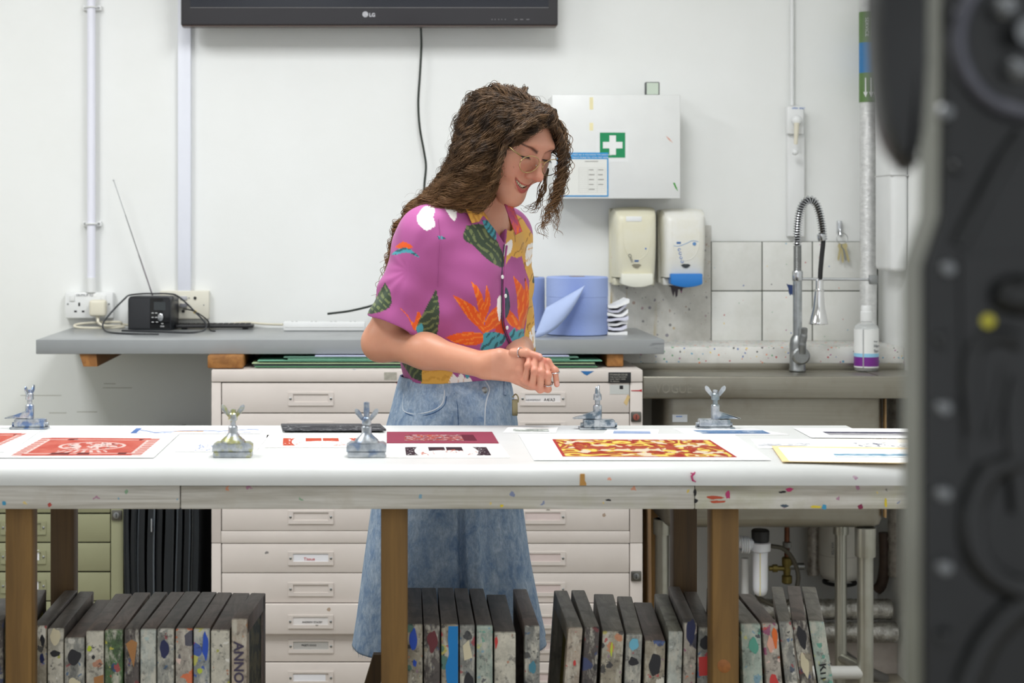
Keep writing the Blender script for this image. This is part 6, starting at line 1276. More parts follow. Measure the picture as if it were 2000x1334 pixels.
# right hand: back of the hand towards the camera, fist closed inside the other hand
K = [PX(1010, 694, 3.232), PX(1020, 706, 3.222), PX(1019, 722, 3.222), PX(1006, 738, 3.232)]
hand = [ell(PX(985, 713, 3.248), (0.042, 0.019, 0.0255), None, 0.02)]
for i, k in enumerate(K):
    w = RW + A3((0.004, 0, 0.011 - 0.0075 * i)); hand.append(caps(w, k, 0.0140, 0.0100, 0.010)); hand.append(sph(k + A3((0, -0.002, 0)), 0.0108, 0.004))
    hand += hand_finger([k, k + A3((0.026, -0.004, -0.006 + 0.003 * i)), k + A3((0.030, 0.020, -0.004))], 0.0088)
hand.append(caps(RW, PX(975, 694, 3.235), 0.016, 0.012, 0.016))
# left hand: fingers folded up over the fist
fing = [[(1026, 744, 3.213), (1031, 714, 3.192), (1034, 699, 3.203)], [(1040, 752, 3.207), (1044, 724, 3.186), (1045, 697, 3.200)], [(1055, 761, 3.207), (1057, 727, 3.186), (1057, 703, 3.200)], [(1070, 760, 3.212), (1070.5, 733, 3.190), (1066, 711, 3.203)]]
LM = [PX(*f[0]) for f in fing]
hand += [ell(PX(1042, 738, 3.232), (0.030, 0.016, 0.024), None, 0.015), caps(LW, PX(1030, 730, 3.245), 0.024, 0.020, 0.02)]
hand2 = []
for i, f in enumerate(fing):
    hand.append(caps(PX(1028, 726, 3.25), LM[i], 0.012, 0.0078, 0.008)); hand2 += hand_finger([PX(*q) for q in f], (0.0064, 0.0068, 0.0070, 0.0069)[i])
thumb = [PX(1002, 688, 3.225), PX(1028, 689, 3.205), PX(1053, 697, 3.196)]; hand2 += hand_finger(thumb, 0.0084)
fore = [PX(1052, 702, 3.225), PX(1070, 707, 3.205), PX(1084, 724, 3.198), PX(1087.5, 751, 3.203)]; hand2 += hand_finger(fore, 0.0072)
skin_prims = body + arm + hand + hand2 + head
def leg_warp(q):
    z = q[..., 2]; w = q.copy(); w[..., 2] = np.where(z < 0.95, 0.95 - (0.95 - z) * 4.0, z); return w
V_, F_ = sdf_mesh(skin_prims, (-0.12, 3.05, 0.95 - 0.96 / 4), (0.46, 3.75, 1.62), 0.0019, leg_warp)
V_[:, 2] = np.maximum(V_[:, 2], 0.012)
# albedo of the skin: lips, brows, blush, nails
skin = np.tile(A3(S(206, 150, 124)), (len(V_), 1)); q = to_head(V_); f_, s_, u_ = q.T; hd = (np.abs(s_) < 0.1) & (f_ > 0.03) & (np.abs(u_) < 0.14)
def blend(m, c): 
    global skin
    m = np.clip(m, 0, 1)[:, None]; skin = skin * (1 - m) + A3(c)[None] * m
g2 = lambda c, r: np.exp(-(((q - A3(c)) / A3(r)) ** 2).sum(1))
blend(hd * 0.32 * (g2((0.085, 0.036, -0.036), (0.04, 0.022, 0.02)) + g2((0.085, -0.036, -0.036), (0.04, 0.022, 0.02))), S(196, 108, 98))
blend(hd * 0.45 * g2((0.112, 0, -0.038), (0.02, 0.016, 0.016)), S(194, 100, 92)); blend(hd * 0.3 * g2((0.09, 0, 0.02), (0.03, 0.03, 0.03)), S(200, 130, 114))
for s in (1, -1):
    t = (s_ * s - 0.011) / 0.041; arc = 0.0115 + 0.0075 * np.sin(np.clip(t, 0, 1) * 2.3); w = 0.0042 * (1 - 0.55 * np.clip(t, 0, 1))
    blend(hd * (t > -0.02) * (t < 1.05) * np.clip(1.3 - np.abs(u_ - arc) / w, 0, 1) * 0.92, S(54, 38, 32))
    blend(hd * 0.35 * g2((0.085, s * 0.0315, 0.006), (0.02, 0.016, 0.007)), S(176, 112, 100))
dl = np.full(len(V_), 1.0); iz = np.nonzero(hd & (u_ < -0.04))[0]
for pz in lips: dl[iz] = np.minimum(dl[iz], pz.fn(V_[iz]))
tt_ = np.clip(np.abs(s_ - MS) / MW, 0, 1); um = u_ - up_edge(s_); lm = lo_edge(s_) - u_; ink = lambda d_, w_: np.clip((d_ + 0.0012) / 0.0006, 0, 1) * np.clip((w_ - d_) / 0.0008, 0, 1)
blend(hd * (np.abs(s_ - MS) < MW) * (f_ > lipf(s_) - 0.012) * np.maximum(ink(um, 0.0029 * (1 - 0.75 * tt_ ** 2)), ink(lm, 0.0085 * (1 - 0.75 * tt_ ** 2))) * 0.85, S(164, 56, 60)); blend(hd * (mouth_fn(V_) < 0.0006) * (f_ < lipf(np.clip(s_, MS - MW, MS + MW)) - 0.004), S(70, 22, 24))
for c in ((0.088, 0.008, 0.052), (0.07, 0.05, -0.055), (0.066, 0.052, -0.075), (0.075, 0.047, -0.03)): blend(hd * (np.sqrt(((q - A3(c)) ** 2)[:, 1:].sum(1)) < 0.0013) * 0.45, S(110, 68, 54))
pxv, pyv = project(V_); handz = (V_[:, 1] < 3.30) & (pxv > 930) & (pyv > 660)
for k in K + [PX(*f[1]) for f in fing] + LM + fore[1:3]: blend(handz * 0.35 * np.exp(-((V_ - A3(k)) ** 2).sum(1) / 0.011 ** 2), S(200, 108, 92))
for tip in [PX(*f[2]) for f in fing] + [thumb[-1], fore[-1]]: blend(0.45 * np.exp(-((V_ - A3(tip)) ** 2).sum(1) / 0.010 ** 2), S(198, 104, 90))
for tip, dn in ((fore[-1], (0.2, -0.9, 0.3)), (thumb[-1], (0.5, -0.5, 0.6))):
    c = A3(tip) + A3(dn) * 0.0075; blend(1.0 * (((V_ - c) ** 2).sum(1) < 0.0052 ** 2) * 0.8, S(222, 170, 158))
blend(0.25 * (pyv > 480) * (pxv < 960), S(196, 132, 92))
woman = thing('person', 'woman with long curly brown hair in a purple tropical shirt smiling down with hands clasped', 'person', (0.156, 3.45, 0))
OFF = A3(woman.location)
def wpart(name, v, f, m, parent=woman, col=None, smooth=True):
    me = np_mesh(name, v - OFF, f, smooth)
    if col is not None: set_col(me, col)
    return mesh_obj(name, me, m, parent)
g = G('skin'); a = g.n('Attribute', _attribute_name='Col').outputs['Color']; a = g.mix(g.math('MULTIPLY', g.step(g.noise(g.pos, 90, 4, 0.6), 0.35, 0.65), 0.10), a, S(188, 112, 92))
M_skin = g.out(a, 0.42, 0, g.noise(g.pos, 700, 2), 0.06, 0.001, spec=0.4, Subsurface_Weight=0.12, Subsurface_Scale=0.006)
g.b.inputs['Subsurface Radius'].default_value = (1.0, 0.35, 0.2)
wpart('body', V_, F_, M_skin, col=skin)
# ---- eyes, lashes, teeth, glasses
M_eye = G('eye_white').out(S(232, 228, 222), 0.15); M_iris = G('iris').out(S(70, 62, 48), 0.1); M_lash = G('lashes').out(S(34, 26, 24), 0.6)
HV = lambda f, s, u: Vector(hl(f, s, u))
for s in (1, -1):
    ey = part('eye', MB().sphere(HV(0.0772, s * 0.0315, 0.001), 0.0122, 20, 14), M_eye, woman); gz = (0.55 * Vector(hF) - 0.83 * Vector(hU)).normalized()
    part('iris', MB().lathe([(0.0058, 0), (0.005, 0.0009), (0, 0.0013)], HV(0.0772, s * 0.0315, 0.001) + gz * 0.0108, gz, 18), M_iris, ey)
    pts = [HV(0.0912 - 0.0060 * t * t, s * 0.0315 + 0.0125 * t, -0.0030 - 0.0012 * t * t) for t in np.linspace(-1, 1, 9)]
    mb = MB().tube(pts, [0.0005] + [0.0012] * 7 + [0.0005], 6)
    for t in np.linspace(-0.9, 0.9, 16): mb.tube([HV(0.0912 - 0.006 * t * t, s * 0.0315 + 0.0125 * t, -0.0032), HV(0.0972 - 0.005 * t * t, s * 0.0315 + 0.0140 * t, -0.0056)], [0.00035, 0.0001], 4)
    part('eyelashes', mb, M_lash, woman)
M_tooth = G('tooth_enamel').out(S(236, 226, 202), 0.2); tee = None
for i in range(10):
    a0 = -0.0225 + MS + i * 0.0045; a1 = a0 + 0.0043; am = (a0 + a1) / 2; ht = 0.0098 - 0.0014 * (abs(i - 4.5) > 1.2) - 0.0012 * (abs(i - 4.5) > 3); z1 = up_edge(am) + 0.002; f0 = lipf(am) - 0.0040 - 2.0 * (am - MS) ** 2
    c = [(f, s, u) for f, s, u in ((f0, a0, z1), (f0, a1, z1), (f0 - 0.0002, a1 - 0.0004, z1 - ht), (f0 - 0.0002, a0 + 0.0004, z1 - ht))]; v = [HV(*x) for x in c] + [HV(x[0] - 0.004, x[1], x[2]) for x in c]
    mb = MB(); mb.verts_faces(v, [(0, 1, 2, 3), (4, 7, 6, 5), (0, 4, 5, 1), (1, 5, 6, 2), (2, 6, 7, 3), (3, 7, 4, 0)]); bmesh.ops.recalc_face_normals(mb.bm, faces=mb.bm.faces)
    r = bmesh.ops.bevel(mb.bm, geom=list(mb.bm.edges), offset=0.0006, segments=2, affect='EDGES'); part('tooth', mb, M_tooth, woman, sharp=60)
M_gold = G('gold_wire').out(S(196, 172, 122), 0.22, 1.0); gl = None
def lens_pts(s, n=40, k=1.0): return [HV(0.1025 - 0.10 * (s * 0.0315 + 0.0245 * math.cos(a) * k) ** 2 * 8 + 0.004, s * 0.0325 + 0.0255 * math.cos(a) * k, -0.0085 + (0.0205 if math.sin(a) < 0 else 0.0165) * math.sin(a) * k) for a in np.linspace(0, 2 * PI, n + 1)[:-1]]
mb = MB()
for s in (1, -1): mb.tube(lens_pts(s), 0.00095, 8, closed=True)
mb.tube([HV(0.106, 0.0085, -0.003), HV(0.1085, 0, 0.0), HV(0.106, -0.0085, -0.003)], 0.0009, 8)
gl = part('glasses', mb, M_gold, woman)
for s in (1, -1):
    part('temple_arm', MB().tube([HV(0.095, s * 0.055, 0.001), HV(0.085, s * 0.066, 0.004), HV(0.03, s * 0.076, 0.008), HV(-0.02, s * 0.081, 0.006)], [0.0016, 0.0014, 0.0011, 0.0011], 8), M_gold, gl)
    part('nose_pad', MB().sphere(HV(0.1025, s * 0.0085, -0.012), 0.0016, 10, 8, sy=0.7), G('pad').out((0.9, 0.85, 0.7), 0.1, Transmission_Weight=0.6), gl)
    lp_ = lens_pts(s, 32, 0.98); mb = MB(); o = Vector(hF) * 0.0006; n = len(lp_)
    mb.verts_faces(lp_ + [p - o for p in lp_], [tuple(range(n)), tuple(range(2 * n - 1, n - 1, -1))] + [(i, i + n, (i + 1) % n + n, (i + 1) % n) for i in range(n)])
    bmesh.ops.recalc_face_normals(mb.bm, faces=mb.bm.faces)
    part('lens', mb, bpy.data.materials.get('lens_glass') or G('lens_glass').out((1, 1, 1), 0.0, Transmission_Weight=1.0, IOR=1.06), gl, sharp=30)
# rings
def finger_ring(c, ax, r, name='finger_ring', t=0.0011):
    ax = Vector(ax).normalized(); u = ax.orthogonal().normalized(); w = ax.cross(u); c = Vector(c); part(name, MB().tube([c + (u * math.cos(a) + w * math.sin(a)) * r for a in np.linspace(0, 2 * PI, 25)[:-1]], t, 8, closed=True), M_chrome, woman)
for a, b, t, r in ((PX(*fing[3][0]), PX(*fing[3][1]), 0.42, 0.0086), (fore[2], fore[3], 0.12, 0.0082), (thumb[0], thumb[1], 0.55, 0.0096)): finger_ring(A3(a) * (1 - t) + A3(b) * t, A3(b) - A3(a), r)

# ---- shirt
SH1, SH2 = PX(768, 633, 3.345), A3((0.262, 3.492, 1.036))
yoke = [ell(tl(0.002, 0, 1.195), (0.112, 0.158, 0.175), TM, 0), ell(tl(0.0, 0, 1.045), (0.116, 0.146, 0.17), TM, 0.06), caps(RS + 0.004 * tz, LS + 0.004 * tz, 0.051, 0.054, 0.06), ell(tl(0.075, 0.055, 1.185), (0.045, 0.055, 0.055), TM, 0.05), ell(tl(0.075, -0.055, 1.185), (0.045, 0.055, 0.055), TM, 0.05),
        caps(tl(-0.005, 0.06, 1.308), tl(0.0, 0.03, 1.332), 0.034, 0.040, 0.03), caps(tl(-0.005, -0.06, 1.308), tl(0.0, -0.03, 1.332), 0.034, 0.040, 0.03)]
ax1 = (SH1 - RS) / np.linalg.norm(SH1 - RS); ax2 = (SH2 - LS) / np.linalg.norm(SH2 - LS)
def cone_cut(a, b, ax, ra, rb, lo_=-9.0, hi_=0.0):
    c = caps(a, b, ra, rb); return lambda p: np.maximum(np.maximum(c.fn(p), (p - b) @ ax - hi_), lo_ - (p - b) @ ax)
sleeves = [custom(cone_cut(RS, SH1, ax1, 0.051, 0.0545), (RS + SH1) / 2, 0.18, 0.03, 'u'), custom(cone_cut(LS, SH2, ax2, 0.056, 0.047), (LS + SH2) / 2, 0.2, 0.03, 'u')]
def folds(p):
    """soft creases: fan from the armpit, drape along sleeve and body"""
    q = (p - TC) @ TM.T; e = np.zeros(len(p))
    c = RS - 0.06 * tz + 0.01 * tf; v = p - c; r = np.sqrt((v * v).sum(1)); an = np.arctan2(v @ tz, v @ tf); e += 0.0016 * np.sin(an * 11 + 3 * r / 0.1) * np.exp(-((r - 0.12) / 0.05) ** 2) * np.clip((r - 0.05) / 0.05, 0, 1)
    e += 0.0026 * np.sin(q[:, 1] * 62 + q[:, 2] * 14 + 2 * np.sin(q[:, 2] * 22)) * np.clip((1.24 - q[:, 2]) / 0.12, 0, 1)
    e += 0.003 * np.sin(q[:, 1] * 60 + 6 * q[:, 0]) * np.exp(-((q[:, 2] - 1.0) / 0.035) ** 2)
    s = (p - RS) @ ax1; e += 0.0020 * np.sin(30 * ((p - RS) @ np.cross(ax1, tf)) + 9 * s / 0.1) * np.clip((s - 0.04) / 0.06, 0, 1) * np.clip((q[:, 1] - 0.11) / 0.03, 0, 1); return e
def vneck(p):
    q = (p - TC) @ TM.T; w = np.clip((q[:, 2] - 1.262) * 0.62, -0.02, 0.045); return np.maximum(np.maximum(np.abs(q[:, 1] + 0.004) - w, -q[:, 0]), 1.25 - q[:, 2])
shirt_p = yoke + sleeves + [custom(folds, tl(0, 0, 1.15), 0.5, 0, 'd')]
cut1 = lambda p: (p - SH1) @ ax1; cut2 = lambda p: (p - SH2) @ ax2
shirt_outer = list(shirt_p)
inner_p = [custom(cone_cut(RS, SH1, ax1, 0.038, 0.0465, -0.09, 0.012), SH1, 0.16, 0.003), custom(cone_cut(LS, SH2, ax2, 0.040, 0.038, -0.05, 0.012), SH2, 0.16, 0.003),
           custom(lambda p: np.maximum(p[:, 2] - 1.02, ell(tl(0.0, 0, 1.03), (0.104, 0.132, 0.16), TM).fn(p)), tl(0, 0, 1.0), 0.2, 0.003),
           caps(PX(948, 450, 3.452), PX(976, 340, 3.435), 0.0535, 0.056, 0.004, 's'), custom(vneck, tl(0.1, 0, 1.31), 0.1, 0.003)]
def clip_fn(p):
    q = (p - TC) @ TM.T; return 0.983 + 0.004 * np.sin(q[:, 1] * 30) - p[:, 2]
shirt_all = shirt_p + inner_p + [custom(clip_fn, tl(0, 0, 1.15), 0.6, 0, 'i')]
V_, F_ = sdf_mesh(shirt_all, (-0.12, 3.15, 0.95), (0.42, 3.72, 1.40), 0.0021)
px_, py_ = project(V_)
def in_poly(poly):
    r = np.zeros(len(px_), bool); n = len(poly)
    x0, x1 = min(p[0] for p in poly), max(p[0] for p in poly); y0, y1 = min(p[1] for p in poly), max(p[1] for p in poly); b = np.nonzero((px_ >= x0) & (px_ <= x1) & (py_ >= y0) & (py_ <= y1))[0]; X_, Y_ = px_[b], py_[b]; m = np.zeros(len(b), bool)
    for i in range(n):
        (xa, ya), (xb, yb) = poly[i], poly[(i + 1) % n]; c = (ya > Y_) != (yb > Y_); m ^= c & (X_ < (xb - xa) * (Y_ - ya) / (yb - ya + 1e-9) + xa)
    r[b] = m; return r
def curve_poly(pts, n=5):
    q = smooth_path([(x, y, 0) for x, y in pts] + [(pts[0][0], pts[0][1], 0)], n); return [(p.x, p.y) for p in q[:-1]]
pcol = np.tile(A3(S(168, 84, 142)), (len(V_), 1)); PR, OR, OR2, GN, GN2, TE, NV, OC, BR, WH = [S(*c) for c in ((178, 92, 152), (228, 92, 30), (240, 140, 50), (58, 72, 54), (122, 132, 84), (74, 158, 172), (32, 52, 60), (224, 170, 76), (150, 96, 40), (246, 240, 236))]
def motif(pts, c, c2=None, ang=0.0, fq=0.5, bias=0.3, sm=True):
    m = in_poly(curve_poly(pts) if sm else pts); pcol[m] = c
    if c2 is not None:
        w = np.sin((px_ * math.cos(ang) + py_ * math.sin(ang)) * fq * 1.25 + 1.3 * np.sin(py_ * 0.09 + px_ * 0.05) + 0.8 * np.sin(px_ * 0.21 - py_ * 0.17)) > bias + 0.15; w &= np.sin(px_ * 0.31 + py_ * 0.23 + 3 * np.sin(px_ * 0.11)) > -0.75; pcol[m & w] = A3(c2) * 0.75 + A3(c) * 0.25
ochre = [(995, 410), (1019, 425), (1040, 458), (1062, 500), (1066, 572), (1064, 620), (1060, 690), (1019, 690), (1028, 629), (1034, 548), (1025, 524), (1019, 500), (1010, 504), (998, 500), (986, 521), (983, 500), (989, 464)]
motif(ochre, OC, BR, 0.5, 0.22, 0.78, False); motif([(986, 478), (1000, 468), (998, 492), (984, 500)], WH); motif([(1030, 478), (1042, 476), (1044, 500), (1030, 520), (1026, 500)], WH, OC, 1.0, 0.4, 0.5); motif([(1016, 490), (1026, 470), (1034, 462), (1030, 480), (1022, 500)], OC, BR, 0.3, 0.5, 0.2); motif([(1034, 650), (1044, 636), (1046, 676), (1034, 680)], WH, OC, 0, 0.5, 0.4); motif([(1044, 530), (1052, 520), (1053, 548), (1040, 552)], GN)
motif([(911, 441), (941, 438), (965, 461), (983, 500), (981, 523), (950, 505), (926, 481), (905, 465)], GN, GN2, -0.7, 0.42, 0.35); motif([(941, 429), (965, 436), (968, 468), (950, 449)], TE, NV, 0.6, 0.5, 0.0)
motif([(884, 576), (908, 587), (929, 602), (944, 629), (945, 651), (932, 638), (911, 617)], OR, OR2, -0.6, 0.5, 0.35); motif([(920, 549), (935, 563), (945, 587), (947, 608), (945, 635), (935, 608), (931, 587)], OR, OR2, 0.3, 0.5, 0.4); motif([(950, 554), (957, 578), (957, 598), (947, 622), (945, 602), (948, 575)], OR, OR2, 0.2, 0.6, 0.4)
motif([(973, 596), (959, 608), (948, 629), (945, 652), (962, 643), (984, 636), (974, 614)], OR, OR2, 0.9, 0.5, 0.3); motif([(870, 659), (896, 650), (929, 649), (946, 654), (942, 669), (920, 675), (890, 670)], OR, OR2, 1.4, 0.55, 0.35); motif([(968, 640), (982, 630), (986, 650), (968, 652)], S(216, 70, 24))
motif([(943, 651), (965, 648), (988, 657), (980, 674), (962, 681), (938, 683), (944, 665)], TE, NV, 0.8, 0.36, 0.35)
motif([(1002, 538), (1019, 557), (1029, 584), (1026, 617), (1019, 645), (1012, 617), (1009, 575)], OR, OR2, 0.2, 0.5, 0.35); motif([(983, 596), (998, 608), (1013, 626), (1020, 645), (998, 636), (986, 617)], OR, OR2, -0.7, 0.5, 0.3); motif([(1026, 540), (1033, 572), (1031, 608), (1021, 644), (1023, 600)], OR, OR2, 0.1, 0.6, 0.5)
motif([(993, 653), (1005, 640), (1008, 647), (1023, 643), (1020, 673), (1003, 672)], TE, NV, 0.6, 0.4, 0.45)
motif([(815, 420), (830, 403), (849, 407), (846, 425), (850, 440), (833, 450), (817, 437)], WH, S(226, 178, 166), 0.9, 0.42, 0.88); motif([(864, 400), (890, 404), (891, 425), (884, 430)], WH, S(226, 190, 180), 0.6, 0.5, 0.85)
motif([(771, 483), (788, 472), (806, 482), (796, 486), (780, 485)], OR); motif([(763, 498), (779, 486), (800, 486), (820, 504), (796, 493), (776, 497)], TE, NV, 1.4, 0.5, 0.1); motif([(855, 462), (862, 461), (871, 466), (858, 468)], TE, NV, 0, 0.5, 0.3)
motif([(752, 552), (763, 572), (760, 601), (718, 613), (733, 584)], GN, GN2, -0.6, 0.45, 0.2); motif([(779, 600), (797, 620), (811, 646), (822, 618), (816, 609), (808, 630), (794, 612)], OR, OR2, 0.5, 0.5, 0.5); motif([(852, 564), (858, 608), (850, 658), (813, 646), (832, 602)], GN, GN2, 1.1, 0.42, 0.3); motif([(812, 640), (824, 632), (826, 648), (816, 650)], TE)
motif([(824, 718), (884, 721), (886, 750), (822, 750)], OC, S(204, 150, 60), 1.4, 0.3, 0.6, False); motif([(876, 748), (884, 730), (894, 738), (900, 726), (908, 738), (918, 738), (920, 750)], WH, S(222, 176, 150), 0.3, 0.4, 0.75); motif([(784, 708), (824, 717), (824, 746), (804, 738)], GN, GN2, 0.4, 0.45, 0.2, False); motif([(908, 716), (914, 712), (916, 736), (910, 738)], TE)
motif([(972, 582), (978, 577), (980, 596), (976, 628), (971, 606)], WH); motif([(984, 560), (992, 566), (996, 600), (988, 622), (984, 600)], S(60, 80, 96), NV, 0.3, 0.5, 0.1)
M_shirt = vcol('printed_viscose', 0.7, 0.25, fine=0.12, fscale=900, Sheen_Weight=0.15)
shirt = wpart('shirt', V_, F_, M_shirt, col=pcol)
def onshirt(pts, off=0.002):
    p, e = trace(shirt_all, [a for a, b in pts], [b for a, b in pts], 2.9, 3.8, off); return [Vector(x) for x in p]
def shirt_strip(name, pts, r, m, sq=1.0): part(name, MB().tube(smooth_path(onshirt(pts), 6), r, 8), m, shirt)
M_purple = mat('purple_cloth', S(168, 84, 142), 0.75, vary=0.05, scale=40); M_navyc = mat('navy_edge', S(46, 44, 62), 0.75)
shirt_strip('placket_edge', [(985, 478), (981.5, 510), (980.5, 545), (980, 590), (981, 630), (988, 655), (998, 678), (1004, 694)], 0.0010, M_navyc); shirt_strip('placket', [(990, 480), (986.5, 510), (985, 545), (984.5, 590), (985.5, 628), (992, 652), (1002, 675), (1008, 692)], 0.0020, M_purple)
shirt_strip('armhole_seam', [(857, 428), (861, 470), (858, 520), (857, 560)], 0.0007, M_purple)
for a, b in ((981, 541), (987, 578), (990, 640)): c = onshirt([(a, b)], 0.006)[0]; part('button', MB().lathe([(0.0042, 0), (0.0042, 0.0012), (0.003, 0.0018), (0, 0.0014)], c, tuple(tf), 14), M_white, shirt)
def collar(name, poly, m, lift):
    """folded collar leaf: a small cloth patch standing off the shirt along its neck edge"""
    nx, ny = 10, 8; tl_, tr_, br_, bl_ = poly; mb = MB(); vs_ = []
    for j in range(ny + 1):
        for i in range(nx + 1):
            u, v = i / nx, j / ny; x = (tl_[0] * (1 - u) + tr_[0] * u) * (1 - v) + (bl_[0] * (1 - u) + br_[0] * u) * v; y = (tl_[1] * (1 - u) + tr_[1] * u) * (1 - v) + (bl_[1] * (1 - u) + br_[1] * u) * v; d = lift[0] * (1 - u) * (1 - v) + lift[1] * u * (1 - v) + lift[2] * u * v + lift[3] * (1 - u) * v; vs_.append(P(x, y, d - 0.004 * math.sin(PI * v)))
    mb.verts_faces(vs_, [(j * (nx + 1) + i, j * (nx + 1) + i + 1, (j + 1) * (nx + 1) + i + 1, (j + 1) * (nx + 1) + i) for j in range(ny) for i in range(nx)], True)
    o = part(name, mb, m, shirt, sharp=0); md = o.modifiers.new('cloth', 'SOLIDIFY'); md.thickness = 0.002; md.offset = 0
def coll_mat(name, a, b):
    g = G(name); n = g.noise(g.scaled(g.pos, (60, 60, 25)), 1.2, 4, 0.6, 1.0); return g.out(g.mix(g.step(n, 0.42, 0.60), a, b), 0.7)
dn = lambda x, y: float(trace(shirt_all + body, [x], [y])[0][0][1])
collar('collar', [(906, 398), (925, 387), (955, 429), (922, 436)], coll_mat('collar_ochre', S(222, 166, 70), S(190, 128, 48)), (dn(908, 404) - 0.010, dn(930, 400) - 0.018, dn(955, 432) - 0.007, dn(922, 436) - 0.006))
collar('collar', [(985, 399), (999, 396), (1020, 452), (1007, 459)], coll_mat('collar_orange', S(222, 96, 44), S(168, 70, 110)), (3.372, 3.385, 3.352, 3.345))

# ---- denim skirt
lev = [(733, 783, 992), (745, 779, 996), (760, 775, 1000), (800, 765, 1007), (828, 757, 1011), (900, 744, 1016), (995, 728, 1023), (1100, 714, 1038), (1200, 702, 1058), (1252, 694, 1070)]
SKD = 3.45; zs_ = np.array([Z(y, SKD) for y, a, b in lev]); cx_ = np.array([X((a + b) / 2, SKD) for y, a, b in lev]); wd_ = np.array([(b - a) / 2 * SKD / F for y, a, b in lev])
nz_, na_ = 130, 260; zz_ = np.linspace(Z(733, SKD), Z(1252, SKD), nz_ + 1); ph = np.linspace(0, 2 * PI, na_, endpoint=False)
cxz = np.interp(-zz_, -zs_, cx_); wz = np.interp(-zz_, -zs_, wd_) / 0.915
def skirt_r(i, a):
    t = i / nz_; e = 0.010 * t * (np.cos(5 * a + 0.6) + 0.7 * np.cos(8 * a + 2.0) + 0.5 * np.cos(13 * a)); gath = 0.004 * np.exp(-(t / 0.05) ** 2) * np.cos(70 * a)
    dp = np.angle(np.exp(1j * (a - 0.62))); pl = np.clip((t - 0.30) / 0.3, 0, 1); e += pl * (0.050 * np.exp(-((dp + 0.10) / 0.08) ** 2) - 0.085 * np.exp(-((dp - 0.05) / 0.045) ** 2))
    return 1 + e * 1.6 + gath
rows = []
for i in range(nz_ + 1):
    # angle 0 = her front; her right side at +90 degrees
    rr2 = skirt_r(i, ph); a = wz[i]; fx = np.cos(ph) * a * 0.86 * rr2; sx_ = np.sin(ph) * a * rr2; p = A3((cxz[i], SKD, zz_[i])) + fx[:, None] * tf + sx_[:, None] * tr; rows.append(p)
sv = np.concatenate(rows); ii = (np.arange(nz_)[:, None] * na_ + np.arange(na_)[None]).ravel(); jj = (np.arange(nz_)[:, None] * na_ + (np.arange(na_)[None] + 1) % na_).ravel(); sf = np.stack([ii, ii + na_, jj + na_, jj], 1)
def denim(name, lo_, hi_, k=0.55):
    g = G(name); z = g.n('SeparateXYZ', Vector=g.pos).outputs[2]; v = g.scaled(g.pos, (1, 1, 0.7)); n = g.noise(v, 42, 7, 0.72, 0.6); c = g.mix(g.step(n, 0.34, 0.66), lo_, hi_)
    f = g.noise(g.scaled(g.pos, (1, 1, 0.5)), 260, 4, 0.7); c = g.mix(g.math('MULTIPLY', g.step(f, 0.35, 0.65), k), c, tuple(x * 0.45 for x in lo_)); wv = g.n('TexWave', Vector=g.pos, Scale=420.0); wv.bands_direction = 'DIAGONAL'
    c = g.mix(g.math('MULTIPLY', wv.outputs['Fac'], 0.15), c, hi_); return g.out(c, 0.85, 0, f, 0.25, 0.001, spec=0.15)
M_den = denim('washed_denim', S(112, 142, 180), S(190, 206, 222), 0.4); M_dend = denim('dark_denim', S(52, 78, 120), S(112, 144, 182)); M_thread = mat('stitch_thread', S(206, 214, 222), 0.8)
skirt = wpart('skirt', sv, sf, M_den); md = skirt.modifiers.new('cloth', 'SOLIDIFY'); md.thickness = 0.0018; md.offset = -1
from mathutils.bvhtree import BVHTree
sb = BVHTree.FromPolygons([Vector(v) for v in sv], [tuple(int(x) for x in f) for f in sf]); eye = Vector((0, 0, CZ))
def onskirt(pts, off=0.001):
    out = []
    for x, y in pts:
        dr = (P(x, y, 3.0) - eye).normalized(); h = sb.ray_cast(eye, dr)
        if h[0] is not None: out.append(h[0] - dr * off)
    return out
def skirt_line(name, pts, r, m, off=0.001):
    q = onskirt(pts, off)
    if len(q) > 2: part(name, MB().tube(smooth_path(q, 6), r, 6), m, skirt)
def ring_band(name, i0, i1, off, m, amp=0.0, fr=60):
    rws = []
    for i in np.linspace(i0, i1, 8):
        k = int(i); r2 = skirt_r(k, ph) + amp * np.cos(fr * ph); a = wz[min(k, nz_)] + off; rws.append(A3((cxz[k], SKD, np.interp(i, np.arange(nz_ + 1), zz_))) + (np.cos(ph) * a * 0.86 * r2)[:, None] * tf + (np.sin(ph) * a * r2)[:, None] * tr)
    v = np.concatenate(rws); n = 7; a_ = (np.arange(n)[:, None] * na_ + np.arange(na_)[None]).ravel(); b_ = (np.arange(n)[:, None] * na_ + (np.arange(na_)[None] + 1) % na_).ravel(); o = wpart(name, v, np.stack([a_, a_ + na_, b_ + na_, b_], 1), m, skirt); md = o.modifiers.new('cloth', 'SOLIDIFY'); md.thickness = 0.002; md.offset = 1; return o
ring_band('waistband', 0, 5.6, 0.0016, M_den, 0.010, 46); ring_band('hem_band', 127, nz_, 0.0012, M_dend)
skirt_line('pocket_edge', [(789, 770), (787, 790), (789, 802), (803, 808), (828, 807), (850, 800), (864, 788), (868, 772), (868, 762)], 0.0016, M_thread); skirt_line('pocket_stitch', [(792, 806), (806, 812), (832, 811), (853, 804), (868, 791), (872, 774)], 0.0018, M_dend, 0.0006); skirt_line('front_seam', [(887, 768), (893, 790), (895, 830), (896, 900)], 0.0012, M_dend); skirt_line('fly_edge', [(946, 742), (955, 760), (950, 780), (947, 800), (946, 830)], 0.0022, M_thread); skirt_line('fly_stitch', [(958, 768), (972, 772), (984, 776)], 0.0012, M_thread); skirt_line('side_seam', [(1001, 998), (1001.5, 1060), (1002, 1120), (1002, 1180), (1003, 1240)], 0.0013, M_dend, 0.0006)
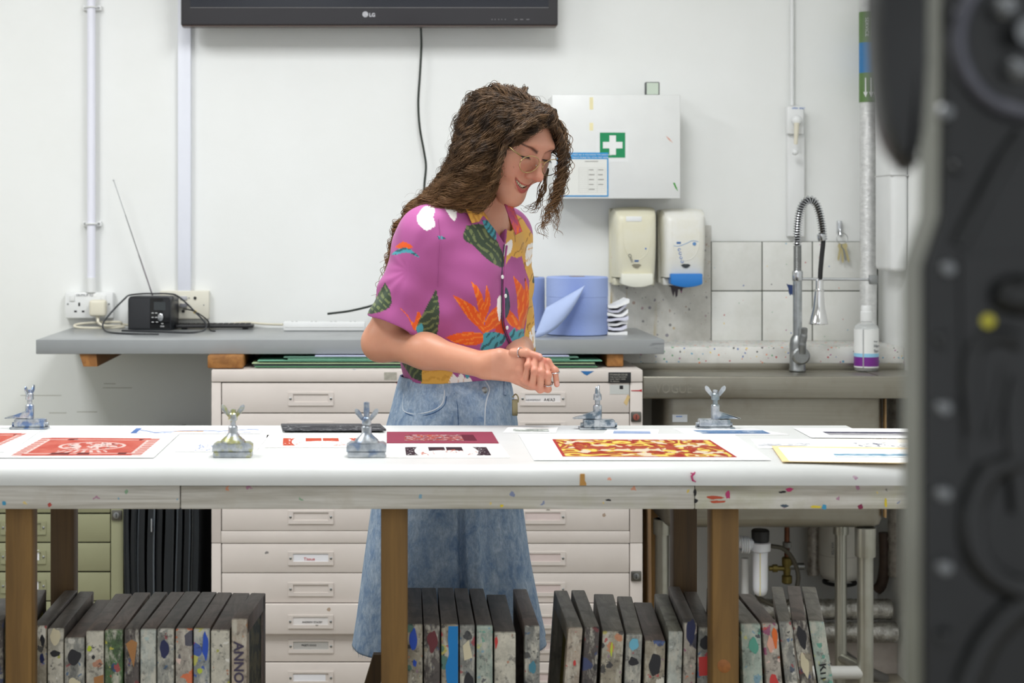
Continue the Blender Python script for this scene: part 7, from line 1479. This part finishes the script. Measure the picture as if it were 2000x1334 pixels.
for px in (893, 985):
    q = onskirt([(px, 737), (px, 772)], 0.004)
    if len(q) == 2: part('belt_loop', MB().tube([q[0], q[0].lerp(q[1], 0.5) + V(0, -0.002, 0), q[1]], 0.0042, 8), M_den, skirt)
q = onskirt([(946, 762)], 0.002)
if q: part('fly_button', MB().lathe([(0.0065, 0), (0.0065, 0.002), (0.004, 0.003), (0, 0.003)], q[0], (0.3, -0.95, 0), 16), M_steel, skirt)
fr_mb = MB()
for k in range(0, na_, 2):
    b = Vector(rows[-1][k]); fr_mb.tube([b + V(0, 0, 0.001), b + V(rnd.uniform(-.003, .003), rnd.uniform(-.003, .003), -rnd.uniform(.003, .009))], 0.0004, 4)
tag(part('frayed_hem', fr_mb, M_thread, skirt), kind='stuff')
cl = part('hanging_clip', MB().tube(smooth_path([P(1001, 776, 3.30), P(1007, 770, 3.298), P(1012, 776, 3.298), P(1012, 786, 3.298)]), 0.0014, 8).box(X(1000, 3.3), X(1011, 3.3), 3.297, 3.303, Z(812, 3.3), Z(780, 3.3), 0.0015), mat('antique_brass', S(150, 140, 108), 0.35, 0.7), woman)
for s in (1, -1):
    c = tl(0.02, s * 0.088, 0); mb = MB(); pr_ = [(0.0, 0), (1.0, 0.004)]; Mx = Matrix(((tf[0], tr[0], 0, c[0]), (tf[1], tr[1], 0, c[1]), (0, 0, 1, 0), (0, 0, 0, 1)))
    mb.box(-0.085, 0.165, -0.043, 0.043, 0.0, 0.024, 0.010, 3).box(-0.085, 0.06, -0.040, 0.040, 0.02, 0.115, 0.02, 3).box(0.0, 0.155, -0.038, 0.038, 0.018, 0.065, 0.018, 3); mb.bm.transform(Mx); part('shoe', mb, M_black, woman)

# ---- hair: a soft mass with thousands of wavy strands on it
fall = [PX(958, 300, 3.44), PX(928, 345, 3.45), PX(884, 388, 3.46), PX(836, 418, 3.445), PX(800, 456, 3.415), PX(779, 502, 3.395)]
hairp = [ell(hl(-0.016, 0, 0.021), (0.094, 0.080, 0.063), HM, 0), ell(hl(-0.036, 0.010, -0.005), (0.060, 0.070, 0.070), HM, 0.03), ell(hl(-0.016, 0.064, -0.022), (0.040, 0.024, 0.076), HM, 0.03), sph(hl(0.046, -0.004, 0.064), 0.027, 0.02), ell(hl(-0.02, -0.068, -0.03), (0.040, 0.022, 0.07), HM, 0.03)]
for a, b, ra, rb in zip(fall, fall[1:], (0.058, 0.048, 0.034, 0.024, 0.016), (0.048, 0.034, 0.024, 0.016, 0.008)): hairp.append(caps(a, b, ra, rb, 0.035))
hairp += [caps(PX(936, 320, 3.36), PX(918, 368, 3.365), 0.046, 0.034, 0.04), caps(PX(918, 368, 3.365), PX(878, 394, 3.385), 0.034, 0.028, 0.03), caps(PX(880, 397, 3.385), PX(822, 420, 3.40), 0.030, 0.022, 0.03), caps(hl(0.060, 0.0, 0.080), hl(0.064, 0.040, 0.058), 0.012, 0.013, 0.02), caps(hl(0.064, 0.040, 0.058), hl(0.044, 0.064, 0.020), 0.013, 0.015, 0.03), caps(hl(0.060, 0.0, 0.080), hl(0.050, -0.062, 0.03), 0.012, 0.012, 0.02)]
face_cut = [custom(lambda p: ell(hl(0.092, 0.000, -0.010), (0.055, 0.058, 0.080), HM).fn(p), hl(0.09, 0, -0.01), 0.09, 0.02, 's')]
hair_all = hairp + face_cut
def hair_bump(p):
    q = to_head(p); return 0.0035 * np.sin(q[:, 0] * 150 + 3 * np.sin(q[:, 2] * 60) + q[:, 1] * 90) * np.sin(q[:, 2] * 70 + q[:, 1] * 110)
V_, F_ = sdf_mesh(hair_all + [custom(hair_bump, HC, 0.6, 0, 'd')], (-0.06, 3.2, 1.20), (0.45, 3.66, 1.63), 0.0034)
def hair_mat(name, ca, cb, cc):
    g = G(name); n = g.noise(g.pos, 48, 4, 0.6); c = g.mix(g.step(n, 0.36, 0.64), ca, cb); z = g.n('SeparateXYZ', Vector=g.pos).outputs[2]; c = g.mix(g.math('MULTIPLY', g.step(z, 1.45, 1.30), 0.55), c, cc)
    return g.out(c, 0.5, 0, spec=0.25)
M_hairb = hair_mat('hair_base_brown', S(52, 38, 28), S(74, 54, 38), S(96, 66, 38)); M_hair = hair_mat('hair_brown', S(50, 38, 29), S(108, 82, 57), S(142, 102, 60))
hair = wpart('hair', V_, F_, M_hairb)
R_ = np.random.RandomState(5); W3 = (A3((-1, 2, 0)), A3((1, 5, 2)))
def hgrad(p, e=0.003):
    g_ = np.stack([sdf_eval(hairp, p + e * np.eye(3)[i], *W3) - sdf_eval(hairp, p - e * np.eye(3)[i], *W3) for i in range(3)], 1); return g_ / (np.linalg.norm(g_, axis=1, keepdims=True) + 1e-9)
NS, ST, STEP = 4600, 26, 0.0085
sd = V_[R_.choice(len(V_), NS, p=np.where(V_[:, 2] > 1.5, 3.0, 1.0) / np.where(V_[:, 2] > 1.5, 3.0, 1.0).sum())]; part_p = hl(0.062, -0.012, 0.100); tail = A3(fall[-1])
lens_ = R_.uniform(0.45, 1.0, NS); P0 = sd.copy(); tracks = [P0.copy()]; off = R_.uniform(0.0, 0.004, NS)
for k in range(ST):
    q = to_head(P0); away = P0 - part_p; away -= (away @ hU)[:, None] * hU * 0.3; away /= np.linalg.norm(away, axis=1, keepdims=True) + 1e-9
    down = -np.tile(tz, (NS, 1)); bz_ = np.clip((1.46 - P0[:, 2]) / 0.09, 0, 1)[:, None]; back = A3((-0.22, 0.04, -0.97)) * (1 - bz_) + A3((-0.78, 0.05, -0.62)) * bz_; top = np.clip((q[:, 2] - 0.02) / 0.07, 0, 1)[:, None]; far = np.clip((-q[:, 1] - 0.02) / 0.03, 0, 1)[:, None]
    fl_ = top * (away * 0.9 + down * 0.3) + (1 - top) * (back * (1 - far) + down * far); n_ = hgrad(P0); fl_ -= (fl_ * n_).sum(1)[:, None] * n_; fl_ /= np.linalg.norm(fl_, axis=1, keepdims=True) + 1e-9
    P0 = P0 + fl_ * STEP; P0 = P0 - n_ * (sdf_eval(hairp, P0, *W3) - off)[:, None]; tracks.append(P0.copy())
TR = np.stack(tracks, 1)                                                  # strands x points x 3
NG = 300; gid = np.empty(NS, int)                                         # gather the strands into locks round guide strands
for a in range(0, NS, 400): gid[a:a + 400] = ((TR[a:a + 400, None, 8] - TR[None, :NG, 8]) ** 2).sum(2).argmin(1)
GT = TR[gid]; wj = (0.80 * np.clip(np.linspace(-0.1, 1.2, ST + 1), 0, 1) ** 0.7)[None, :, None]; TR = TR * (1 - wj) + (GT + R_.normal(0, 0.0024, (NS, 1, 3))) * wj
TR = TR + hgrad(TR.reshape(-1, 3)).reshape(TR.shape) * (R_.uniform(-0.003, 0.006, NG)[gid][:, None] * np.linspace(0.3, 1, ST + 1)[None])[..., None]
def curl(TRK, amp, wl, seed, gid=None):
    n, m, _ = TRK.shape; r = np.random.RandomState(seed); t = np.gradient(TRK, axis=1); t /= np.linalg.norm(t, axis=2, keepdims=True) + 1e-9; up = A3((0.31, -0.9, 0.3)); a = np.cross(t, up); a /= np.linalg.norm(a, axis=2, keepdims=True) + 1e-9; b = np.cross(t, a); L = np.cumsum(np.linalg.norm(np.diff(TRK, axis=1, prepend=TRK[:, :1]), axis=2), axis=1)
    clump = np.round(TRK[:, 0] / 0.013) @ A3((12.9, 78.2, 37.7)); ph_ = (np.sin(clump) * 43758.5) % 6.283 + r.uniform(-0.7, 0.7, n); wu, au = r.uniform(0.7, 1.4, n), r.uniform(0.5, 1.5, n)
    if gid is not None: rg = np.random.RandomState(3); NGm = gid.max() + 1; ph_ = rg.uniform(0, 6.28, NGm)[gid] + r.uniform(-0.55, 0.55, n); wu = rg.uniform(0.7, 1.5, NGm)[gid] * r.uniform(0.94, 1.06, n); au = rg.uniform(0.5, 1.5, NGm)[gid] * r.uniform(0.8, 1.2, n)
    w = 2 * PI / (wl * wu); g_ = np.clip(L / 0.05, 0.15, 1) * amp * au[:, None]; s_ = (w[:, None] * L + ph_[:, None])
    return TRK + a * (g_ * np.cos(s_))[..., None] + b * (g_ * 0.8 * np.sin(s_))[..., None]
def resample(TRK, k):
    m = TRK.shape[1]; x = np.linspace(0, m - 1, (m - 1) * k + 1); i = np.minimum(x.astype(int), m - 2); f = (x - i)[None, :, None]; p0, p1, p2, p3 = TRK[:, np.maximum(i - 1, 0)], TRK[:, i], TRK[:, i + 1], TRK[:, np.minimum(i + 2, m - 1)]
    return 0.5 * (2 * p1 + (p2 - p0) * f + (2 * p0 - 5 * p1 + 4 * p2 - p3) * f ** 2 + (3 * p1 - p0 - 3 * p2 + p3) * f ** 3)
def strands(name, TRK, lens, rad, m, parent):
    cu = bpy.data.hair_curves.new(name); n, k, _ = TRK.shape; cnt = np.maximum((k * lens).astype(int), 4); cu.add_curves([int(c) for c in cnt]); msk = np.arange(k)[None] < cnt[:, None]; pos = (TRK - OFF)[msk]
    cu.attributes['position'].data.foreach_set('vector', np.ascontiguousarray(pos, dtype=np.float32).ravel()); tt = (np.arange(k)[None] / cnt[:, None])[msk]; ra = cu.attributes.get('radius') or cu.attributes.new('radius', 'FLOAT', 'POINT')
    ra.data.foreach_set('value', (rad * (1 - 0.65 * tt ** 2)).astype(np.float32)); o = bpy.data.objects.new(name, cu); C.objects.link(o); o.parent = parent; cu.materials.append(m); return tag(o, kind='stuff')
fc = lambda p: ell(hl(0.092, 0.000, -0.010), (0.050, 0.053, 0.074), HM).fn(p.reshape(-1, 3)).reshape(p.shape[:2])
TRc = curl(resample(TR, 3), 0.0058, 0.040, 1, gid); bad = fc(TRc) < 0; first = np.where(bad.any(1), bad.argmax(1), TRc.shape[1]); lens_ = np.minimum(lens_, first / TRc.shape[1]); ok = first > 6
strands('curls', TRc[ok], lens_[ok], 0.00054, M_hair, hair)
# free locks: far side tress in front of the face, ends on the back and the shoulder, flyaways
def lock(pts, n, spread, amp, wl, seed, rad=0.0006):
    g0 = np.array([[*p] for p in smooth_path([PX(*p) for p in pts], 6)]); r = np.random.RandomState(seed); o = r.normal(0, spread, (n, 1, 3)); tp = np.linspace(0.55, 1.0, len(g0))[None, :, None]; T = g0[None] + o * tp; return curl(resample(T, 3), amp, wl, seed + 1), r.uniform(0.6, 1.0, n)
locks = [([(1076, 234, 3.335), (1092, 262, 3.352), (1097, 305, 3.362), (1092, 350, 3.364), (1080, 390, 3.362), (1066, 425, 3.36), (1060, 452, 3.36)], 60, 0.0032, 0.0060, 0.036), ([(1084, 236, 3.35), (1098, 275, 3.366), (1101, 320, 3.372), (1095, 365, 3.372), (1089, 405, 3.37), (1086, 438, 3.37), (1096, 466, 3.37)], 26, 0.003, 0.0058, 0.05), ([(1082, 230, 3.36), (1100, 262, 3.375), (1106, 310, 3.38), (1098, 360, 3.38), (1078, 410, 3.378), (1058, 446, 3.376), (1068, 472, 3.376)], 26, 0.004, 0.007, 0.042),
         ([(1068, 330, 3.47), (1060, 368, 3.47), (1052, 396, 3.46), (1036, 408, 3.45), (1012, 402, 3.44)], 22, 0.004, 0.004, 0.045), ([(820, 405, 3.44), (790, 440, 3.42), (771, 480, 3.40), (762, 520, 3.385), (750, 560, 3.38), (738, 590, 3.38)], 34, 0.006, 0.005, 0.04), ([(900, 390, 3.36), (862, 402, 3.355), (828, 420, 3.36), (796, 452, 3.37), (776, 492, 3.38), (766, 522, 3.38)], 46, 0.008, 0.005, 0.036), ([(986, 285, 3.30), (976, 316, 3.298), (968, 342, 3.305), (954, 366, 3.315), (932, 388, 3.33)], 30, 0.004, 0.004, 0.036),
         ([(1046, 236, 3.285), (1024, 246, 3.275), (1002, 264, 3.275), (988, 284, 3.29), (980, 308, 3.295)], 34, 0.004, 0.003, 0.05), ([(1072, 226, 3.32), (1052, 230, 3.298), (1030, 238, 3.283), (1008, 256, 3.278)], 34, 0.005, 0.003, 0.05)]
for i, (pts, n, sp, am, wl) in enumerate(locks):
    T, l = lock(pts, n, sp, am, wl, 20 + i); strands('curly_lock', T, l, 0.00075, M_hair, hair)
nl = hgrad(TR[:60, ST // 2]); LT = (TR[60:116] + hgrad(TR[60:116].reshape(-1, 3)).reshape(56, -1, 3) * (np.linspace(0, 0.0035, ST + 1)[None, :, None]))
LK = np.repeat(LT, 16, axis=0) + R_.normal(0, 0.0026, (56 * 16, 1, 3)); LK = curl(resample(LK, 3), 0.0082, 0.050, 55, np.repeat(np.arange(56), 16)); bad = fc(LK) < 0; first = np.where(bad.any(1), bad.argmax(1), LK.shape[1]); lk = np.minimum(R_.uniform(0.7, 1.0, 56 * 16), first / LK.shape[1])
strands('ringlets', LK[first > 8], lk[first > 8], 0.0006, M_hair, hair)
idx = R_.choice(NS, 260); T = curl(resample(TR[idx], 3), 0.009, 0.05, 77) + (hgrad(TR[idx][:, 13]) * R_.uniform(0.004, 0.02, (260, 1)))[:, None, :] * np.linspace(0.2, 1, TR.shape[1] * 3 - 2)[None, :, None]
bad = fc(T) < 0; first = np.where(bad.any(1), bad.argmax(1), T.shape[1]); strands('flyaway_strands', T[first > 8], np.minimum(R_.uniform(0.3, 0.8, 260), first / T.shape[1])[first > 8], 0.00022, M_hair, hair)
